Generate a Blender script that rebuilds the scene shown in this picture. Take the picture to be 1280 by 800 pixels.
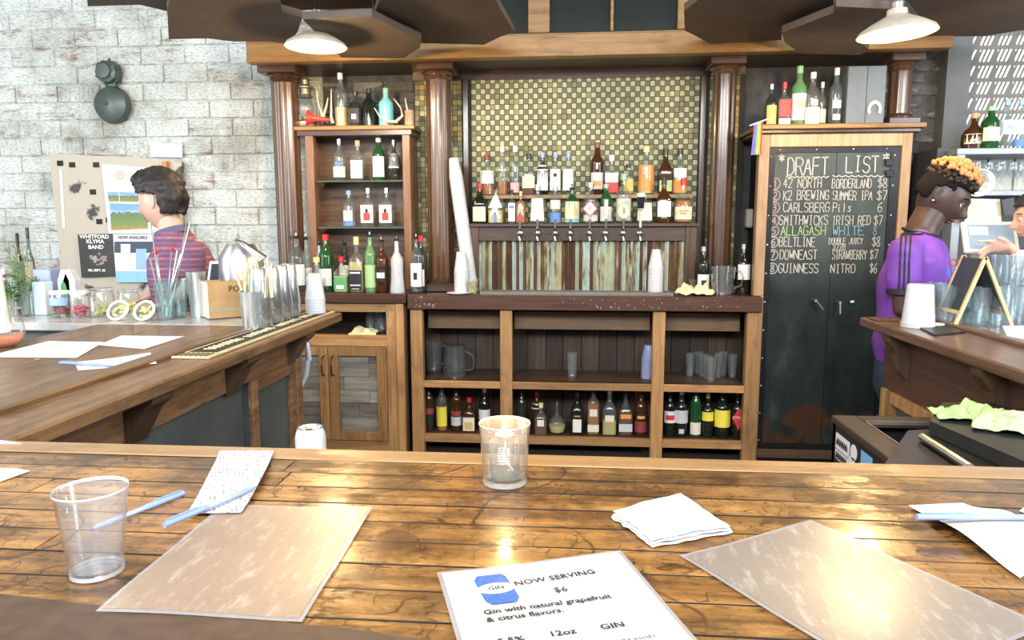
import bpy, bmesh, math, random
from mathutils import Vector, Matrix, Euler, noise
random.seed(7)
PI = math.pi
SC = bpy.context.scene
COL = SC.collection
for o in list(bpy.data.objects): bpy.data.objects.remove(o)

# ------------------------------------------------------------------ camera
F_PX = 900.0; PITCH = math.radians(7.65); YAW = math.radians(5.04); ROLL = math.radians(-0.1); CAM_Z = 1.48
_cp, _sp, _cy, _sy = math.cos(PITCH), math.sin(PITCH), math.cos(YAW), math.sin(YAW)
FWD = Vector((-_sy*_cp, _cy*_cp, -_sp)); RGT = Vector((_cy, _sy, 0)); UPV = RGT.cross(FWD)
RGT, UPV = RGT*math.cos(ROLL)+UPV*math.sin(ROLL), -RGT*math.sin(ROLL)+UPV*math.cos(ROLL)
cam_d = bpy.data.cameras.new('camera'); cam = bpy.data.objects.new('camera', cam_d); COL.objects.link(cam)
cam_d.sensor_width = 36; cam_d.lens = F_PX/1280*36; cam_d.clip_start = 0.02
m = Matrix((RGT, UPV, -FWD)).transposed().to_4x4(); m.translation = (0, 0, CAM_Z); cam.matrix_world = m
SC.camera = cam
def ray(u, v): return RGT*((u-640)/F_PX) + UPV*((400-v)/F_PX) + FWD
def AY(u, v, y):                     # point of a view ray on the wall plane y
    d = ray(u, v); p = d*(y/d.y); return Vector((p.x, y, p.z+CAM_Z))
def AZ(u, v, z):                     # point of a view ray on the level z
    d = ray(u, v); p = d*((z-CAM_Z)/d.z); return Vector((p.x, p.y, z))
def PXM(y): return y/F_PX            # metres per pixel at depth y (near enough)

# ------------------------------------------------------------------ world, lights, exposure
W = bpy.data.worlds.new('world'); SC.world = W; W.use_nodes = True
bg = W.node_tree.nodes['Background']; bg.inputs[0].default_value = (0.84, 0.93, 1.0, 1); bg.inputs[1].default_value = 0.52
def area(name, loc, target, sx, sy, power, color):
    l = bpy.data.lights.new(name, 'AREA'); l.shape = 'RECTANGLE'; l.size = sx; l.size_y = sy; l.energy = power; l.color = color
    o = bpy.data.objects.new(name, l); COL.objects.link(o); o.location = loc
    o.rotation_euler = (Vector(target)-Vector(loc)).to_track_quat('-Z', 'Y').to_euler(); return o
area('shop_window_light', (-0.3, -0.8, 3.0), (-0.2, 4.7, 0.9), 4.6, 1.0, 165, (0.95, 0.97, 1.0))
area('side_window_light', (-4.2, 1.6, 2.1), (-3.0, 4.9, 1.7), 1.6, 2.2, 42, (0.93, 0.98, 1.0))
area('right_window_light', (3.9, 1.4, 2.2), (2.0, 4.0, 1.3), 1.6, 2.2, 60, (0.86, 0.94, 1.0))
vs = SC.view_settings; vs.view_transform = 'Standard'; vs.look = 'None'; vs.gamma = 1.0; vs.use_curve_mapping = False
vs.exposure = 1.0
cy = SC.cycles
cy.use_denoising = True; cy.max_bounces = 8; cy.transparent_max_bounces = 40; cy.transmission_bounces = 8; cy.glossy_bounces = 4; cy.diffuse_bounces = 3
cy.caustics_reflective = False; cy.caustics_refractive = False; cy.sample_clamp_indirect = 4

# ------------------------------------------------------------------ materials
MATS = {}
def newmat(name):
    m = bpy.data.materials.new(name); m.use_nodes = True; nt = m.node_tree
    return m, nt, nt.nodes['Principled BSDF']
def pm(name, col, rough=0.5, metal=0.0, coat=0.0, emit=None, es=0.0, var=0.12, vscale=18, bump=0.0, trans=0.0, spec=0.5, sss=0.0):
    """plain procedural material: base colour broken up by noise, optional relief"""
    if name in MATS: return MATS[name]
    m, nt, b = newmat(name); N, L = nt.nodes, nt.links
    b.inputs['Roughness'].default_value = rough; b.inputs['Metallic'].default_value = metal
    b.inputs['Coat Weight'].default_value = coat; b.inputs['Coat Roughness'].default_value = 0.08
    b.inputs['Transmission Weight'].default_value = trans; b.inputs['Specular IOR Level'].default_value = spec
    if emit: b.inputs['Emission Color'].default_value = (*emit, 1); b.inputs['Emission Strength'].default_value = es
    if sss: b.inputs['Subsurface Weight'].default_value = sss; b.inputs['Subsurface Radius'].default_value = (0.02, 0.01, 0.005)
    tc = N.new('ShaderNodeTexCoord'); nz = N.new('ShaderNodeTexNoise'); nz.inputs['Scale'].default_value = vscale; nz.inputs['Detail'].default_value = 5
    L.new(tc.outputs['Object'], nz.inputs['Vector'])
    cr = N.new('ShaderNodeValToRGB'); cr.color_ramp.elements[0].position = 0.3; cr.color_ramp.elements[1].position = 0.7
    cr.color_ramp.elements[0].color = (*[max(0, c*(1-var)) for c in col], 1); cr.color_ramp.elements[1].color = (*[min(1, c*(1+var)) for c in col], 1)
    L.new(nz.outputs[0], cr.inputs[0]); L.new(cr.outputs[0], b.inputs['Base Color'])
    if bump:
        bp = N.new('ShaderNodeBump'); bp.inputs['Strength'].default_value = bump; bp.inputs['Distance'].default_value = 0.01
        L.new(nz.outputs[0], bp.inputs['Height']); L.new(bp.outputs[0], b.inputs['Normal'])
    MATS[name] = m; return m
def ramp(N, stops):
    cr = N.new('ShaderNodeValToRGB'); e = cr.color_ramp.elements
    while len(e) < len(stops): e.new(0.5)
    for k, (p, c) in enumerate(stops): e[k].position = p; e[k].color = (*c, 1)
    return cr
def wood(name, c0, c1, axis='X', rough=0.45, coat=0.0, scale=1.0, dark=(0.02, 0.012, 0.006), wear=0.25, bump=0.25, rnd=0.25):
    """grain streaks along one axis, darker pits and scratches, each piece shifted by its own random value"""
    if name in MATS: return MATS[name]
    m, nt, b = newmat(name); N, L = nt.nodes, nt.links
    b.inputs['Roughness'].default_value = rough; b.inputs['Coat Weight'].default_value = coat; b.inputs['Coat Roughness'].default_value = 0.12
    geo = N.new('ShaderNodeNewGeometry'); oi = N.new('ShaderNodeObjectInfo')
    add = N.new('ShaderNodeVectorMath'); add.operation = 'ADD'; mul = N.new('ShaderNodeMath'); mul.operation = 'MULTIPLY'; mul.inputs[1].default_value = 9
    L.new(oi.outputs['Random'], mul.inputs[0]); L.new(geo.outputs['Position'], add.inputs[0]); L.new(mul.outputs[0], add.inputs[1])
    def mapped(s):
        mp = N.new('ShaderNodeMapping'); mp.inputs['Scale'].default_value = s; L.new(add.outputs[0], mp.inputs['Vector']); return mp
    lo, hi = 2.2*scale, 38*scale
    s = {'X': (lo, hi, hi), 'Y': (hi, lo, hi), 'Z': (hi, hi, lo)}[axis]
    g = N.new('ShaderNodeTexNoise'); g.inputs['Scale'].default_value = 1; g.inputs['Detail'].default_value = 8; g.inputs['Roughness'].default_value = 0.62; g.inputs['Distortion'].default_value = 0.5
    L.new(mapped(s).outputs[0], g.inputs['Vector'])
    base = ramp(N, [(0.28, c0), (0.72, c1)]); L.new(g.outputs[0], base.inputs[0])
    w = N.new('ShaderNodeTexNoise'); w.inputs['Scale'].default_value = 1; w.inputs['Detail'].default_value = 9; w.inputs['Roughness'].default_value = 0.75
    s2 = {'X': (5, 11, 11), 'Y': (11, 5, 11), 'Z': (11, 11, 5)}[axis]
    L.new(mapped(tuple(k*scale for k in s2)).outputs[0], w.inputs['Vector'])
    wr = ramp(N, [(0.52, (0, 0, 0)), (0.70, (1, 1, 1))]); L.new(w.outputs[0], wr.inputs[0])
    wm = N.new('ShaderNodeMath'); wm.operation = 'MULTIPLY'; wm.inputs[1].default_value = wear; L.new(wr.outputs[0], wm.inputs[0])
    mx = N.new('ShaderNodeMix'); mx.data_type = 'RGBA'; L.new(wm.outputs[0], mx.inputs[0]); L.new(base.outputs[0], mx.inputs[6]); mx.inputs[7].default_value = (*dark, 1)
    hs = N.new('ShaderNodeHueSaturation'); L.new(mx.outputs[2], hs.inputs['Color'])
    mr = N.new('ShaderNodeMapRange'); mr.inputs[3].default_value = 1-rnd; mr.inputs[4].default_value = 1+rnd; L.new(oi.outputs['Random'], mr.inputs[0]); L.new(mr.outputs[0], hs.inputs['Value'])
    L.new(hs.outputs[0], b.inputs['Base Color'])
    bp = N.new('ShaderNodeBump'); bp.inputs['Strength'].default_value = bump; bp.inputs['Distance'].default_value = 0.004
    sm = N.new('ShaderNodeMath'); sm.operation = 'SUBTRACT'; L.new(g.outputs[0], sm.inputs[0]); L.new(wr.outputs[0], sm.inputs[1])
    L.new(sm.outputs[0], bp.inputs['Height']); L.new(bp.outputs[0], b.inputs['Normal'])
    MATS[name] = m; return m
def glass(name, tint=(0.93, 0.97, 0.96), refl=0.9, body=0.0, bodycol=(0.9, 0.95, 0.95), rough=0.03):
    """thin glass or clear plastic wall: tinted see-through, fresnel gloss, diffuse white that paints overexposure or makes plastic milky"""
    if name in MATS: return MATS[name]
    m = bpy.data.materials.new(name); m.use_nodes = True; nt = m.node_tree; N, L = nt.nodes, nt.links; N.clear()
    out = N.new('ShaderNodeOutputMaterial'); tr = N.new('ShaderNodeBsdfTransparent'); tr.inputs[0].default_value = (*tint, 1)
    gl = N.new('ShaderNodeBsdfGlossy'); gl.inputs['Roughness'].default_value = rough
    df = N.new('ShaderNodeBsdfPrincipled'); df.inputs['Base Color'].default_value = (*bodycol, 1); df.inputs['Roughness'].default_value = 0.3  # diffuse white put in for an overexposed look; milky plastics take more
    lw = N.new('ShaderNodeLayerWeight'); lw.inputs['Blend'].default_value = 0.5
    pw = N.new('ShaderNodeMath'); pw.operation = 'POWER'; pw.inputs[1].default_value = 3.2; L.new(lw.outputs['Facing'], pw.inputs[0])
    mu = N.new('ShaderNodeMath'); mu.operation = 'MULTIPLY_ADD'; mu.inputs[1].default_value = refl*0.75; mu.inputs[2].default_value = 0.05*refl; mu.use_clamp = True; L.new(pw.outputs[0], mu.inputs[0])
    nz = N.new('ShaderNodeTexNoise'); nz.inputs['Scale'].default_value = 60
    nz.inputs['Scale'].default_value = 7; bm_ = N.new('ShaderNodeMath'); bm_.operation = 'MULTIPLY_ADD'; bm_.inputs[1].default_value = body*0.5; bm_.inputs[2].default_value = body*0.75; L.new(nz.outputs[0], bm_.inputs[0])
    m1 = N.new('ShaderNodeMixShader'); L.new(bm_.outputs[0], m1.inputs[0]); L.new(tr.outputs[0], m1.inputs[1]); L.new(df.outputs[0], m1.inputs[2])
    m2 = N.new('ShaderNodeMixShader'); L.new(mu.outputs[0], m2.inputs[0]); L.new(m1.outputs[0], m2.inputs[1]); L.new(gl.outputs[0], m2.inputs[2])
    L.new(m2.outputs[0], out.inputs[0]); MATS[name] = m; return m
def printed(name, paper, ink, sx=60, sz=90, amount=0.5, axes='XZ', rough=0.6):
    """paper with rows of small print (too small to read in the photograph)"""
    if name in MATS: return MATS[name]
    m, nt, b = newmat(name); N, L = nt.nodes, nt.links; b.inputs['Roughness'].default_value = rough
    tc = N.new('ShaderNodeTexCoord'); mp = N.new('ShaderNodeMapping'); L.new(tc.outputs['Object'], mp.inputs[0])
    if axes == 'XZ': mp.inputs['Rotation'].default_value = (PI/2, 0, 0)
    br = N.new('ShaderNodeTexBrick'); br.inputs['Scale'].default_value = sz; br.inputs['Mortar Size'].default_value = 0.14; br.inputs['Brick Width'].default_value = sz/sx; br.inputs['Row Height'].default_value = 1.0
    br.inputs['Color1'].default_value = (1, 1, 1, 1); br.inputs['Color2'].default_value = (0, 0, 0, 1); br.inputs['Mortar'].default_value = (0, 0, 0, 1)
    L.new(mp.outputs[0], br.inputs['Vector'])
    nz = N.new('ShaderNodeTexNoise'); nz.inputs['Scale'].default_value = sx*4; L.new(tc.outputs['Object'], nz.inputs['Vector'])
    mm = N.new('ShaderNodeMath'); mm.operation = 'MULTIPLY'; L.new(br.outputs[0], mm.inputs[0]); L.new(nz.outputs[0], mm.inputs[1])
    m2 = N.new('ShaderNodeMath'); m2.operation = 'MULTIPLY'; m2.inputs[1].default_value = amount*2; L.new(mm.outputs[0], m2.inputs[0])
    mx = N.new('ShaderNodeMix'); mx.data_type = 'RGBA'; mx.inputs[6].default_value = (*paper, 1); mx.inputs[7].default_value = (*ink, 1)
    L.new(m2.outputs[0], mx.inputs[0]); L.new(mx.outputs[2], b.inputs['Base Color']); MATS[name] = m; return m

def scratched_bar():
    m = wood('varnished_bar_plank', (0.13, 0.055, 0.015), (0.56, 0.285, 0.085), 'X', 0.27, 0.35, wear=0.95, dark=(0.05, 0.022, 0.008), bump=0.3, rnd=0.18); nt = m.node_tree; N, L = nt.nodes, nt.links; b = N['Principled BSDF']
    src = b.inputs['Base Color'].links[0].from_socket; geo = N.new('ShaderNodeNewGeometry')
    cur = src
    for sc, wd, st, sz in ((3.2, .006, .9, (1, 1, 1)), (7, .011, .8, (1, 2.2, 1)), (17, .018, .75, (1.6, 1, 1)), (30, .03, .6, (.5, 2.4, 1))):
        mp = N.new('ShaderNodeMapping'); mp.inputs['Scale'].default_value = sz; mp.inputs['Location'].default_value = (sc, sc*.3, 0); mp.inputs['Rotation'].default_value = (0, 0, sc*.4); L.new(geo.outputs['Position'], mp.inputs[0])
        nz = N.new('ShaderNodeTexNoise'); nz.inputs['Scale'].default_value = sc; nz.inputs['Detail'].default_value = 1.5; L.new(mp.outputs[0], nz.inputs[0])
        s1 = N.new('ShaderNodeMath'); s1.operation = 'SUBTRACT'; s1.inputs[1].default_value = .5; L.new(nz.outputs[0], s1.inputs[0])
        s2 = N.new('ShaderNodeMath'); s2.operation = 'ABSOLUTE'; L.new(s1.outputs[0], s2.inputs[0])
        r = ramp(N, [(0.0, (st,)*3), (wd, (0, 0, 0))]); L.new(s2.outputs[0], r.inputs[0])
        gate = N.new('ShaderNodeTexNoise'); gate.inputs['Scale'].default_value = sc*1.3; L.new(geo.outputs['Position'], gate.inputs[0])
        gr = ramp(N, [(.46, (0, 0, 0)), (.58, (1, 1, 1))]); L.new(gate.outputs[0], gr.inputs[0])
        mm = N.new('ShaderNodeMath'); mm.operation = 'MULTIPLY'; L.new(r.outputs[0], mm.inputs[0]); L.new(gr.outputs[0], mm.inputs[1])
        mx = N.new('ShaderNodeMix'); mx.data_type = 'RGBA'; L.new(mm.outputs[0], mx.inputs[0]); L.new(cur, mx.inputs[6]); mx.inputs[7].default_value = (.03, .014, .006, 1); cur = mx.outputs[2]
    bl = N.new('ShaderNodeTexNoise'); bl.inputs['Scale'].default_value = 5; bl.inputs['Detail'].default_value = 7; bl.inputs['Roughness'].default_value = .7; L.new(geo.outputs['Position'], bl.inputs[0])
    br = ramp(N, [(.40, (.22, .18, .15)), (.55, (.9, .9, .9)), (.70, (1.2, 1.2, 1.15))]); L.new(bl.outputs[0], br.inputs[0])
    mx = N.new('ShaderNodeMix'); mx.data_type = 'RGBA'; mx.blend_type = 'MULTIPLY'; mx.inputs[0].default_value = .85; L.new(cur, mx.inputs[6]); L.new(br.outputs[0], mx.inputs[7]); L.new(mx.outputs[2], b.inputs['Base Color'])
    return m
# ------------------------------------------------------------------ mesh helper
class MB:
    def __init__(s): s.bm = bmesh.new(); s.mi = 0
    def _f(s, vs):
        try: f = s.bm.faces.new(vs); f.material_index = s.mi; return f
        except ValueError: return None
    def box(s, x0, x1, y0, y1, z0, z1, bev=0.0, rot=None, piv=None):
        v = [s.bm.verts.new((x, y, z)) for x in (x0, x1) for y in (y0, y1) for z in (z0, z1)]
        fs = [s._f([v[i] for i in q]) for q in ((0, 1, 3, 2), (4, 6, 7, 5), (0, 4, 5, 1), (2, 3, 7, 6), (0, 2, 6, 4), (1, 5, 7, 3))]
        if bev > 0:
            es = list({e for f in fs for e in f.edges}); r = bmesh.ops.bevel(s.bm, geom=es, offset=bev, segments=1, affect='EDGES')
            vv = list({w for f in r['faces'] for w in f.verts})
            for f in r['faces']: f.material_index = s.mi
        else: vv = v
        if rot is not None:
            piv = Vector(piv or ((x0+x1)/2, (y0+y1)/2, (z0+z1)/2)); allv = set(vv)
            for f in list(s.bm.faces):
                if any(w in allv for w in f.verts): allv.update(f.verts)
            for w in allv: w.co = piv + rot @ (w.co-piv)
        return s
    def prism(s, pts, h0, h1, axis='Z'):
        def P(a, b, c): return {'Z': (a, b, c), 'Y': (a, c, b), 'X': (c, a, b)}[axis]
        A = [s.bm.verts.new(P(a, b, h0)) for a, b in pts]; B = [s.bm.verts.new(P(a, b, h1)) for a, b in pts]
        s._f(list(reversed(A))); s._f(B); n = len(A)
        for i in range(n): s._f([A[i], A[(i+1) % n], B[(i+1) % n], B[i]])
        return s
    def lathe(s, prof, seg=16, c=(0, 0, 0), fn=None, mat=None, a0=0, a1=2*PI):
        full = abs(a1-a0-2*PI) < 1e-6; rings = []; n = seg if full else seg+1; c = Vector(c)
        for (r, z) in prof:
            if r < 1e-6 and full:
                p = Vector((0, 0, z)); rings.append([s.bm.verts.new(c+(mat @ p if mat else p))])
            else:
                R = []
                for i in range(n):
                    a = a0+(a1-a0)*i/seg; k = fn(a, z) if fn else 1.0
                    p = Vector((r*k*math.cos(a), r*k*math.sin(a), z)); R.append(s.bm.verts.new(c+(mat @ p if mat else p)))
                rings.append(R)
        for A, B in zip(rings, rings[1:]):
            m_ = n if full else n-1
            for i in range(m_):
                j = (i+1) % n
                if len(A) == 1 and len(B) == 1: continue
                if len(A) == 1: s._f([A[0], B[j], B[i]])
                elif len(B) == 1: s._f([A[i], A[j], B[0]])
                else: s._f([A[i], A[j], B[j], B[i]])
        return s
    def tube(s, pts, r, seg=8, cap=True):
        pts = [Vector(p) for p in pts]; rings = []; n = len(pts); rr = r if isinstance(r, (list, tuple)) else [r]*n
        up = Vector((0.13, 0.21, 0.97)).normalized()
        for i, p in enumerate(pts):
            t = (pts[min(i+1, n-1)]-pts[max(i-1, 0)]).normalized(); a = t.cross(up)
            if a.length < 0.05: a = t.cross(Vector((1, 0, 0)))
            a.normalize(); b = t.cross(a)
            rings.append([s.bm.verts.new(p+(a*math.cos(2*PI*k/seg)+b*math.sin(2*PI*k/seg))*rr[i]) for k in range(seg)])
        for A, B in zip(rings, rings[1:]):
            for k in range(seg): s._f([A[k], A[(k+1) % seg], B[(k+1) % seg], B[k]])
        if cap: s._f(list(reversed(rings[0]))); s._f(rings[-1])
        return s
    def ball(s, c, r, sub=2, sq=(1, 1, 1)):
        res = bmesh.ops.create_icosphere(s.bm, subdivisions=sub, radius=r)
        for v in res['verts']: v.co = Vector((v.co.x*sq[0], v.co.y*sq[1], v.co.z*sq[2]))+Vector(c)
        for f in {f for v in res['verts'] for f in v.link_faces}: f.material_index = s.mi
        return s
    def quad(s, a, b, c, d):
        s._f([s.bm.verts.new(Vector(p)) for p in (a, b, c, d)]); return s
    def build(s, name, mat, parent=None, loc=None, smooth=False, local=False):
        bmesh.ops.recalc_face_normals(s.bm, faces=s.bm.faces[:])
        org = Vector(loc) if loc is not None else Vector((0, 0, 0))
        off = Vector((0, 0, 0)) if local else (origin(parent)+org)
        for v in s.bm.verts: v.co -= off
        me = bpy.data.meshes.new(name); s.bm.to_mesh(me); s.bm.free()
        for mm in (mat if isinstance(mat, (list, tuple)) else [mat]): me.materials.append(mm)
        if smooth:
            for p in me.polygons: p.use_smooth = True
            try: me.set_sharp_from_angle(angle=math.radians(38))
            except Exception: pass
        o = bpy.data.objects.new(name, me); COL.objects.link(o); o.location = org
        if parent: o.parent = parent
        return o
def origin(o):
    p = Vector((0, 0, 0))
    while o is not None: p += o.location; o = o.parent
    return p
def tag(o, label, cat, group=None, kind=None):
    o['label'] = label; o['category'] = cat
    if group: o['group'] = group
    if kind: o['kind'] = kind
    return o
def thing(name, label, cat, loc=(0, 0, 0), rz=0.0, group=None):
    o = bpy.data.objects.new(name, None); o.empty_display_size = 0.05; COL.objects.link(o); o.location = loc; o.rotation_euler = (0, 0, rz)
    return tag(o, label, cat, group)
def struct(o): o['kind'] = 'structure'; return o
def share(src, name, parent, loc=(0, 0, 0), rot=None):
    c = src.copy(); c.name = name; COL.objects.link(c); c.parent = parent; c.location = loc
    if rot: c.rotation_euler = rot
    return c
def dup(root, loc, rz=0, label=None, group=None):
    r = root.copy(); COL.objects.link(r); r.location = loc; r.rotation_euler = (0, 0, rz)
    if label: r['label'] = label
    if group: r['group'] = group
    for ch in list(root.children):
        c = ch.copy(); COL.objects.link(c); c.parent = r
        for g in ch.children:
            d = g.copy(); COL.objects.link(d); d.parent = c
    return r
def text(s, size, mat, parent, loc, rot=(PI/2, 0, 0), align='CENTER', name='lettering', ext=0.0004, sx=1.0, bold=0.0):
    cu = bpy.data.curves.new('t', 'FONT'); cu.body = s; cu.size = size; cu.align_x = align; cu.align_y = 'CENTER'; cu.extrude = ext; cu.offset = bold; cu.resolution_u = 2
    t = bpy.data.objects.new('t', cu); COL.objects.link(t); bpy.context.view_layer.update()
    me = bpy.data.meshes.new_from_object(t.evaluated_get(bpy.context.evaluated_depsgraph_get())); bpy.data.objects.remove(t)
    me.materials.clear(); me.materials.append(mat)
    for v in me.vertices: v.co.x *= sx
    o = bpy.data.objects.new(name, me); COL.objects.link(o); o.parent = parent; o.location = Vector(loc)-(origin(parent) if parent else Vector()); o.rotation_euler = rot
    return o
# single-stroke hand lettering
GL = {'A': '0006 2046 x1333', 'a': ''}
STROKES = {
'A': [(0,0,2,6,4,0),(.8,2.3,3.2,2.3)], 'B': [(0,0,0,6,3,6,3.6,5,3,3.3,0,3.3),(3,3.3,4,2,3,0,0,0)], 'C': [(4,5,3,6,1,6,0,4.5,0,1.5,1,0,3,0,4,1)],
'D': [(0,0,0,6,2.4,6,4,4.5,4,1.5,2.4,0,0,0)], 'E': [(4,6,0,6,0,0,4,0),(0,3.1,3,3.1)], 'F': [(4,6,0,6,0,0),(0,3.1,3,3.1)],
'G': [(4,5,3,6,1,6,0,4.5,0,1.5,1,0,3,0,4,1,4,2.8,2.4,2.8)], 'H': [(0,0,0,6),(4,0,4,6),(0,3,4,3)], 'I': [(2,0,2,6),(1,6,3,6),(1,0,3,0)],
'J': [(4,6,4,1.5,3,0,1,0,0,1.2)], 'K': [(0,0,0,6),(4,6,0,2.6),(1.2,3.6,4,0)], 'L': [(0,6,0,0,4,0)], 'M': [(0,0,.4,6,2,2.2,3.6,6,4,0)],
'N': [(0,0,0,6,4,0,4,6)], 'O': [(1,0,0,1.5,0,4.5,1,6,3,6,4,4.5,4,1.5,3,0,1,0)], 'P': [(0,0,0,6,3,6,4,5,4,3.8,3,2.9,0,2.9)],
'Q': [(1,0,0,1.5,0,4.5,1,6,3,6,4,4.5,4,1.5,3,0,1,0),(2.5,1.5,4,-.5)], 'R': [(0,0,0,6,3,6,4,5,4,4,3,3,0,3),(2,3,4,0)],
'S': [(4,5.2,3,6,1,6,0,5,.4,3.6,3.4,2.6,4,1.4,3,0,1,0,0,.9)], 'T': [(0,6,4,6),(2,6,2,0)], 'U': [(0,6,0,1.4,1,0,3,0,4,1.4,4,6)],
'V': [(0,6,2,0,4,6)], 'W': [(0,6,1,0,2,4,3,0,4,6)], 'X': [(0,0,4,6),(0,6,4,0)], 'Y': [(0,6,2,3,4,6),(2,3,2,0)], 'Z': [(0,6,4,6,0,0,4,0)],
'1': [(1,4.8,2,6,2,0)], '2': [(0,5,1,6,3,6,4,4.8,3.4,3.2,0,0,4,0)], '3': [(0,5.4,1.5,6,3.6,5.2,3,3.4,1.5,3.2),(3,3.4,4,1.8,3,.2,1,0,0,.8)],
'4': [(3,0,3,6,0,2,4,2)], '5': [(4,6,.4,6,0,3.4,2.6,3.7,4,2.2,3,.2,0,0)], '6': [(3.6,6,1,4.4,0,2,1,0,3,0,4,1.4,3.2,3,.6,2.6)],
'7': [(0,6,4,6,1.4,0)], '8': [(2,3.2,.5,4.4,1,6,3,6,3.5,4.4,2,3.2,0,1.6,1,0,3,0,4,1.6,2,3.2)], '0': [(1,0,0,1.5,0,4.5,1,6,3,6,4,4.5,4,1.5,3,0,1,0)],
'$': [(4,4.8,3,5.6,1,5.6,0,4.6,3.6,2.8,4,1.4,3,.4,1,.4,0,1.2),(2,6.4,2,-.4)], '*': [(2,.5,2,5.5),(0,1.6,4,4.4),(4,1.6,0,4.4)],
'i': [(1,0,1,3.4),(1,4.6,1,5)], 'l': [(1,0,1,6)], 's': [(3,3.2,1,3.6,.4,2.6,2.6,1.4,2,.1,0,.4)], '-': [(0,3,3,3)], '.': [(1,0,1.4,.4)], '%': [(0,0,4,6),(.5,5,.6,5.2),(3.4,.8,3.5,1)], "'": [(1,6,.8,4.8)], '&': [(4,0,.8,4.6,1.4,6,2.4,5,0,1.6,1,0,4,2.4)],
}
def chalk(mb, s, x0, x1, z, h, y, w, jit=0.04):
    """hand-chalked words between x0 and x1 on the board plane y, base z"""
    n = len(s); adv = (x1-x0)/max(n, 1); sx = adv*0.76/4; sz = h/6
    for i, ch in enumerate(s):
        if ch == ' ': continue
        ox = x0+i*adv; oz = z+random.uniform(-jit, jit)*h
        for st in STROKES.get(ch, []):
            P = [Vector((ox+st[k]*sx+random.uniform(-jit, jit)*adv, y, oz+st[k+1]*sz)) for k in range(0, len(st), 2)]
            ribbon(mb, P, w)
def ribbon(mb, P, w):
    for a, b in zip(P, P[1:]):
        t = (b-a); 
        if t.length < 1e-6: continue
        t.normalize(); n = Vector((-t.z, 0, t.x))*w/2; e = t*w*0.3
        mb.quad(a-e-n, b+e-n, b+e+n, a-e+n)

# ------------------------------------------------------------------ palette
M_oak   = wood('warm_oak', (0.27, 0.14, 0.05), (0.56, 0.32, 0.135), 'Z', 0.5, 0.05, wear=0.5)
M_oakx  = wood('warm_oak_cross', (0.27, 0.14, 0.05), (0.56, 0.32, 0.135), 'X', 0.5, 0.05, wear=0.5)
M_beam  = wood('cornice_wood', (0.22, 0.11, 0.03), (0.45, 0.245, 0.07), 'X', 0.45, 0.1, wear=0.4)
M_mahz  = wood('mahogany_upright', (0.045, 0.022, 0.012), (0.135, 0.072, 0.038), 'Z', 0.25, 0.5, wear=0.3, bump=0.12)
M_mahx  = wood('mahogany_cross', (0.045, 0.022, 0.017), (0.11, 0.055, 0.038), 'X', 0.3, 0.4, wear=0.3, bump=0.12)
M_darkx = wood('dark_wood_cross', (0.04, 0.024, 0.016), (0.095, 0.055, 0.035), 'X', 0.5, 0.1, wear=0.3)
M_darkz = wood('dark_wood_upright', (0.05, 0.03, 0.018), (0.12, 0.07, 0.04), 'Z', 0.5, 0.0, wear=0.3)
M_barx  = scratched_bar()
M_bary  = wood('bar_top_side', (0.075, 0.04, 0.018), (0.28, 0.155, 0.07), 'Y', 0.42, 0.12, wear=0.8, bump=0.2)
M_apron = wood('rough_apron_board', (0.10, 0.048, 0.022), (0.34, 0.18, 0.085), 'Y', 0.6, 0.0, wear=0.6, bump=0.5)
M_redap = wood('red_brown_apron', (0.045, 0.022, 0.018), (0.10, 0.045, 0.035), 'Y', 0.5, 0.1, wear=0.4)
M_grey  = wood('weathered_board', (0.26, 0.23, 0.20), (0.66, 0.60, 0.54), 'X', 0.7, 0.0, wear=0.5, dark=(0.08, 0.07, 0.06), rnd=0.45)
M_slate = pm('slate_panel', (0.075, 0.09, 0.09), 0.5, var=0.3, vscale=5)
M_black = pm('black_plastic', (0.012, 0.013, 0.015), 0.4)
M_white = pm('white_paper', (0.86, 0.86, 0.84), 0.6, var=0.03)
M_wplas = pm('white_plastic', (0.85, 0.87, 0.88), 0.35, var=0.03)
M_ink   = pm('dark_ink', (0.02, 0.02, 0.025), 0.6)
M_chrome= pm('chrome', (0.78, 0.80, 0.82), 0.14, metal=1.0, var=0.03)
M_steel = pm('brushed_steel', (0.62, 0.64, 0.65), 0.32, metal=1.0, var=0.12)
M_brass = pm('aged_brass', (0.55, 0.40, 0.16), 0.3, metal=1.0, var=0.2)
M_iron  = pm('black_iron', (0.02, 0.02, 0.022), 0.4, metal=0.6)
M_clay  = pm('ceiling_panel_brown', (0.13, 0.095, 0.072), 0.8, var=0.15, vscale=4)
M_glass = glass('clear_glass', (0.95, 0.97, 0.97), 1.3, 0.05, (0.9, 0.95, 0.95), 0.05)  # small diffuse body added so the clear glass shows bright against dark
M_pane  = glass('window_pane_glass', (0.96, 0.97, 0.96), 0.6)
M_plas  = glass('clear_plastic', (0.95, 0.97, 0.98), 0.85, 0.06, (0.9, 0.95, 1.0), 0.06)
M_frost = glass('milky_plastic', (0.90, 0.93, 0.96), 0.4, 0.72, (0.88, 0.91, 0.95), 0.2)
M_label = printed('cream_label', (0.86, 0.82, 0.70), (0.12, 0.09, 0.06), 300, 160, 0.45)
M_lwhite= printed('white_label', (0.88, 0.88, 0.86), (0.15, 0.15, 0.18), 300, 160, 0.4)

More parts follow.
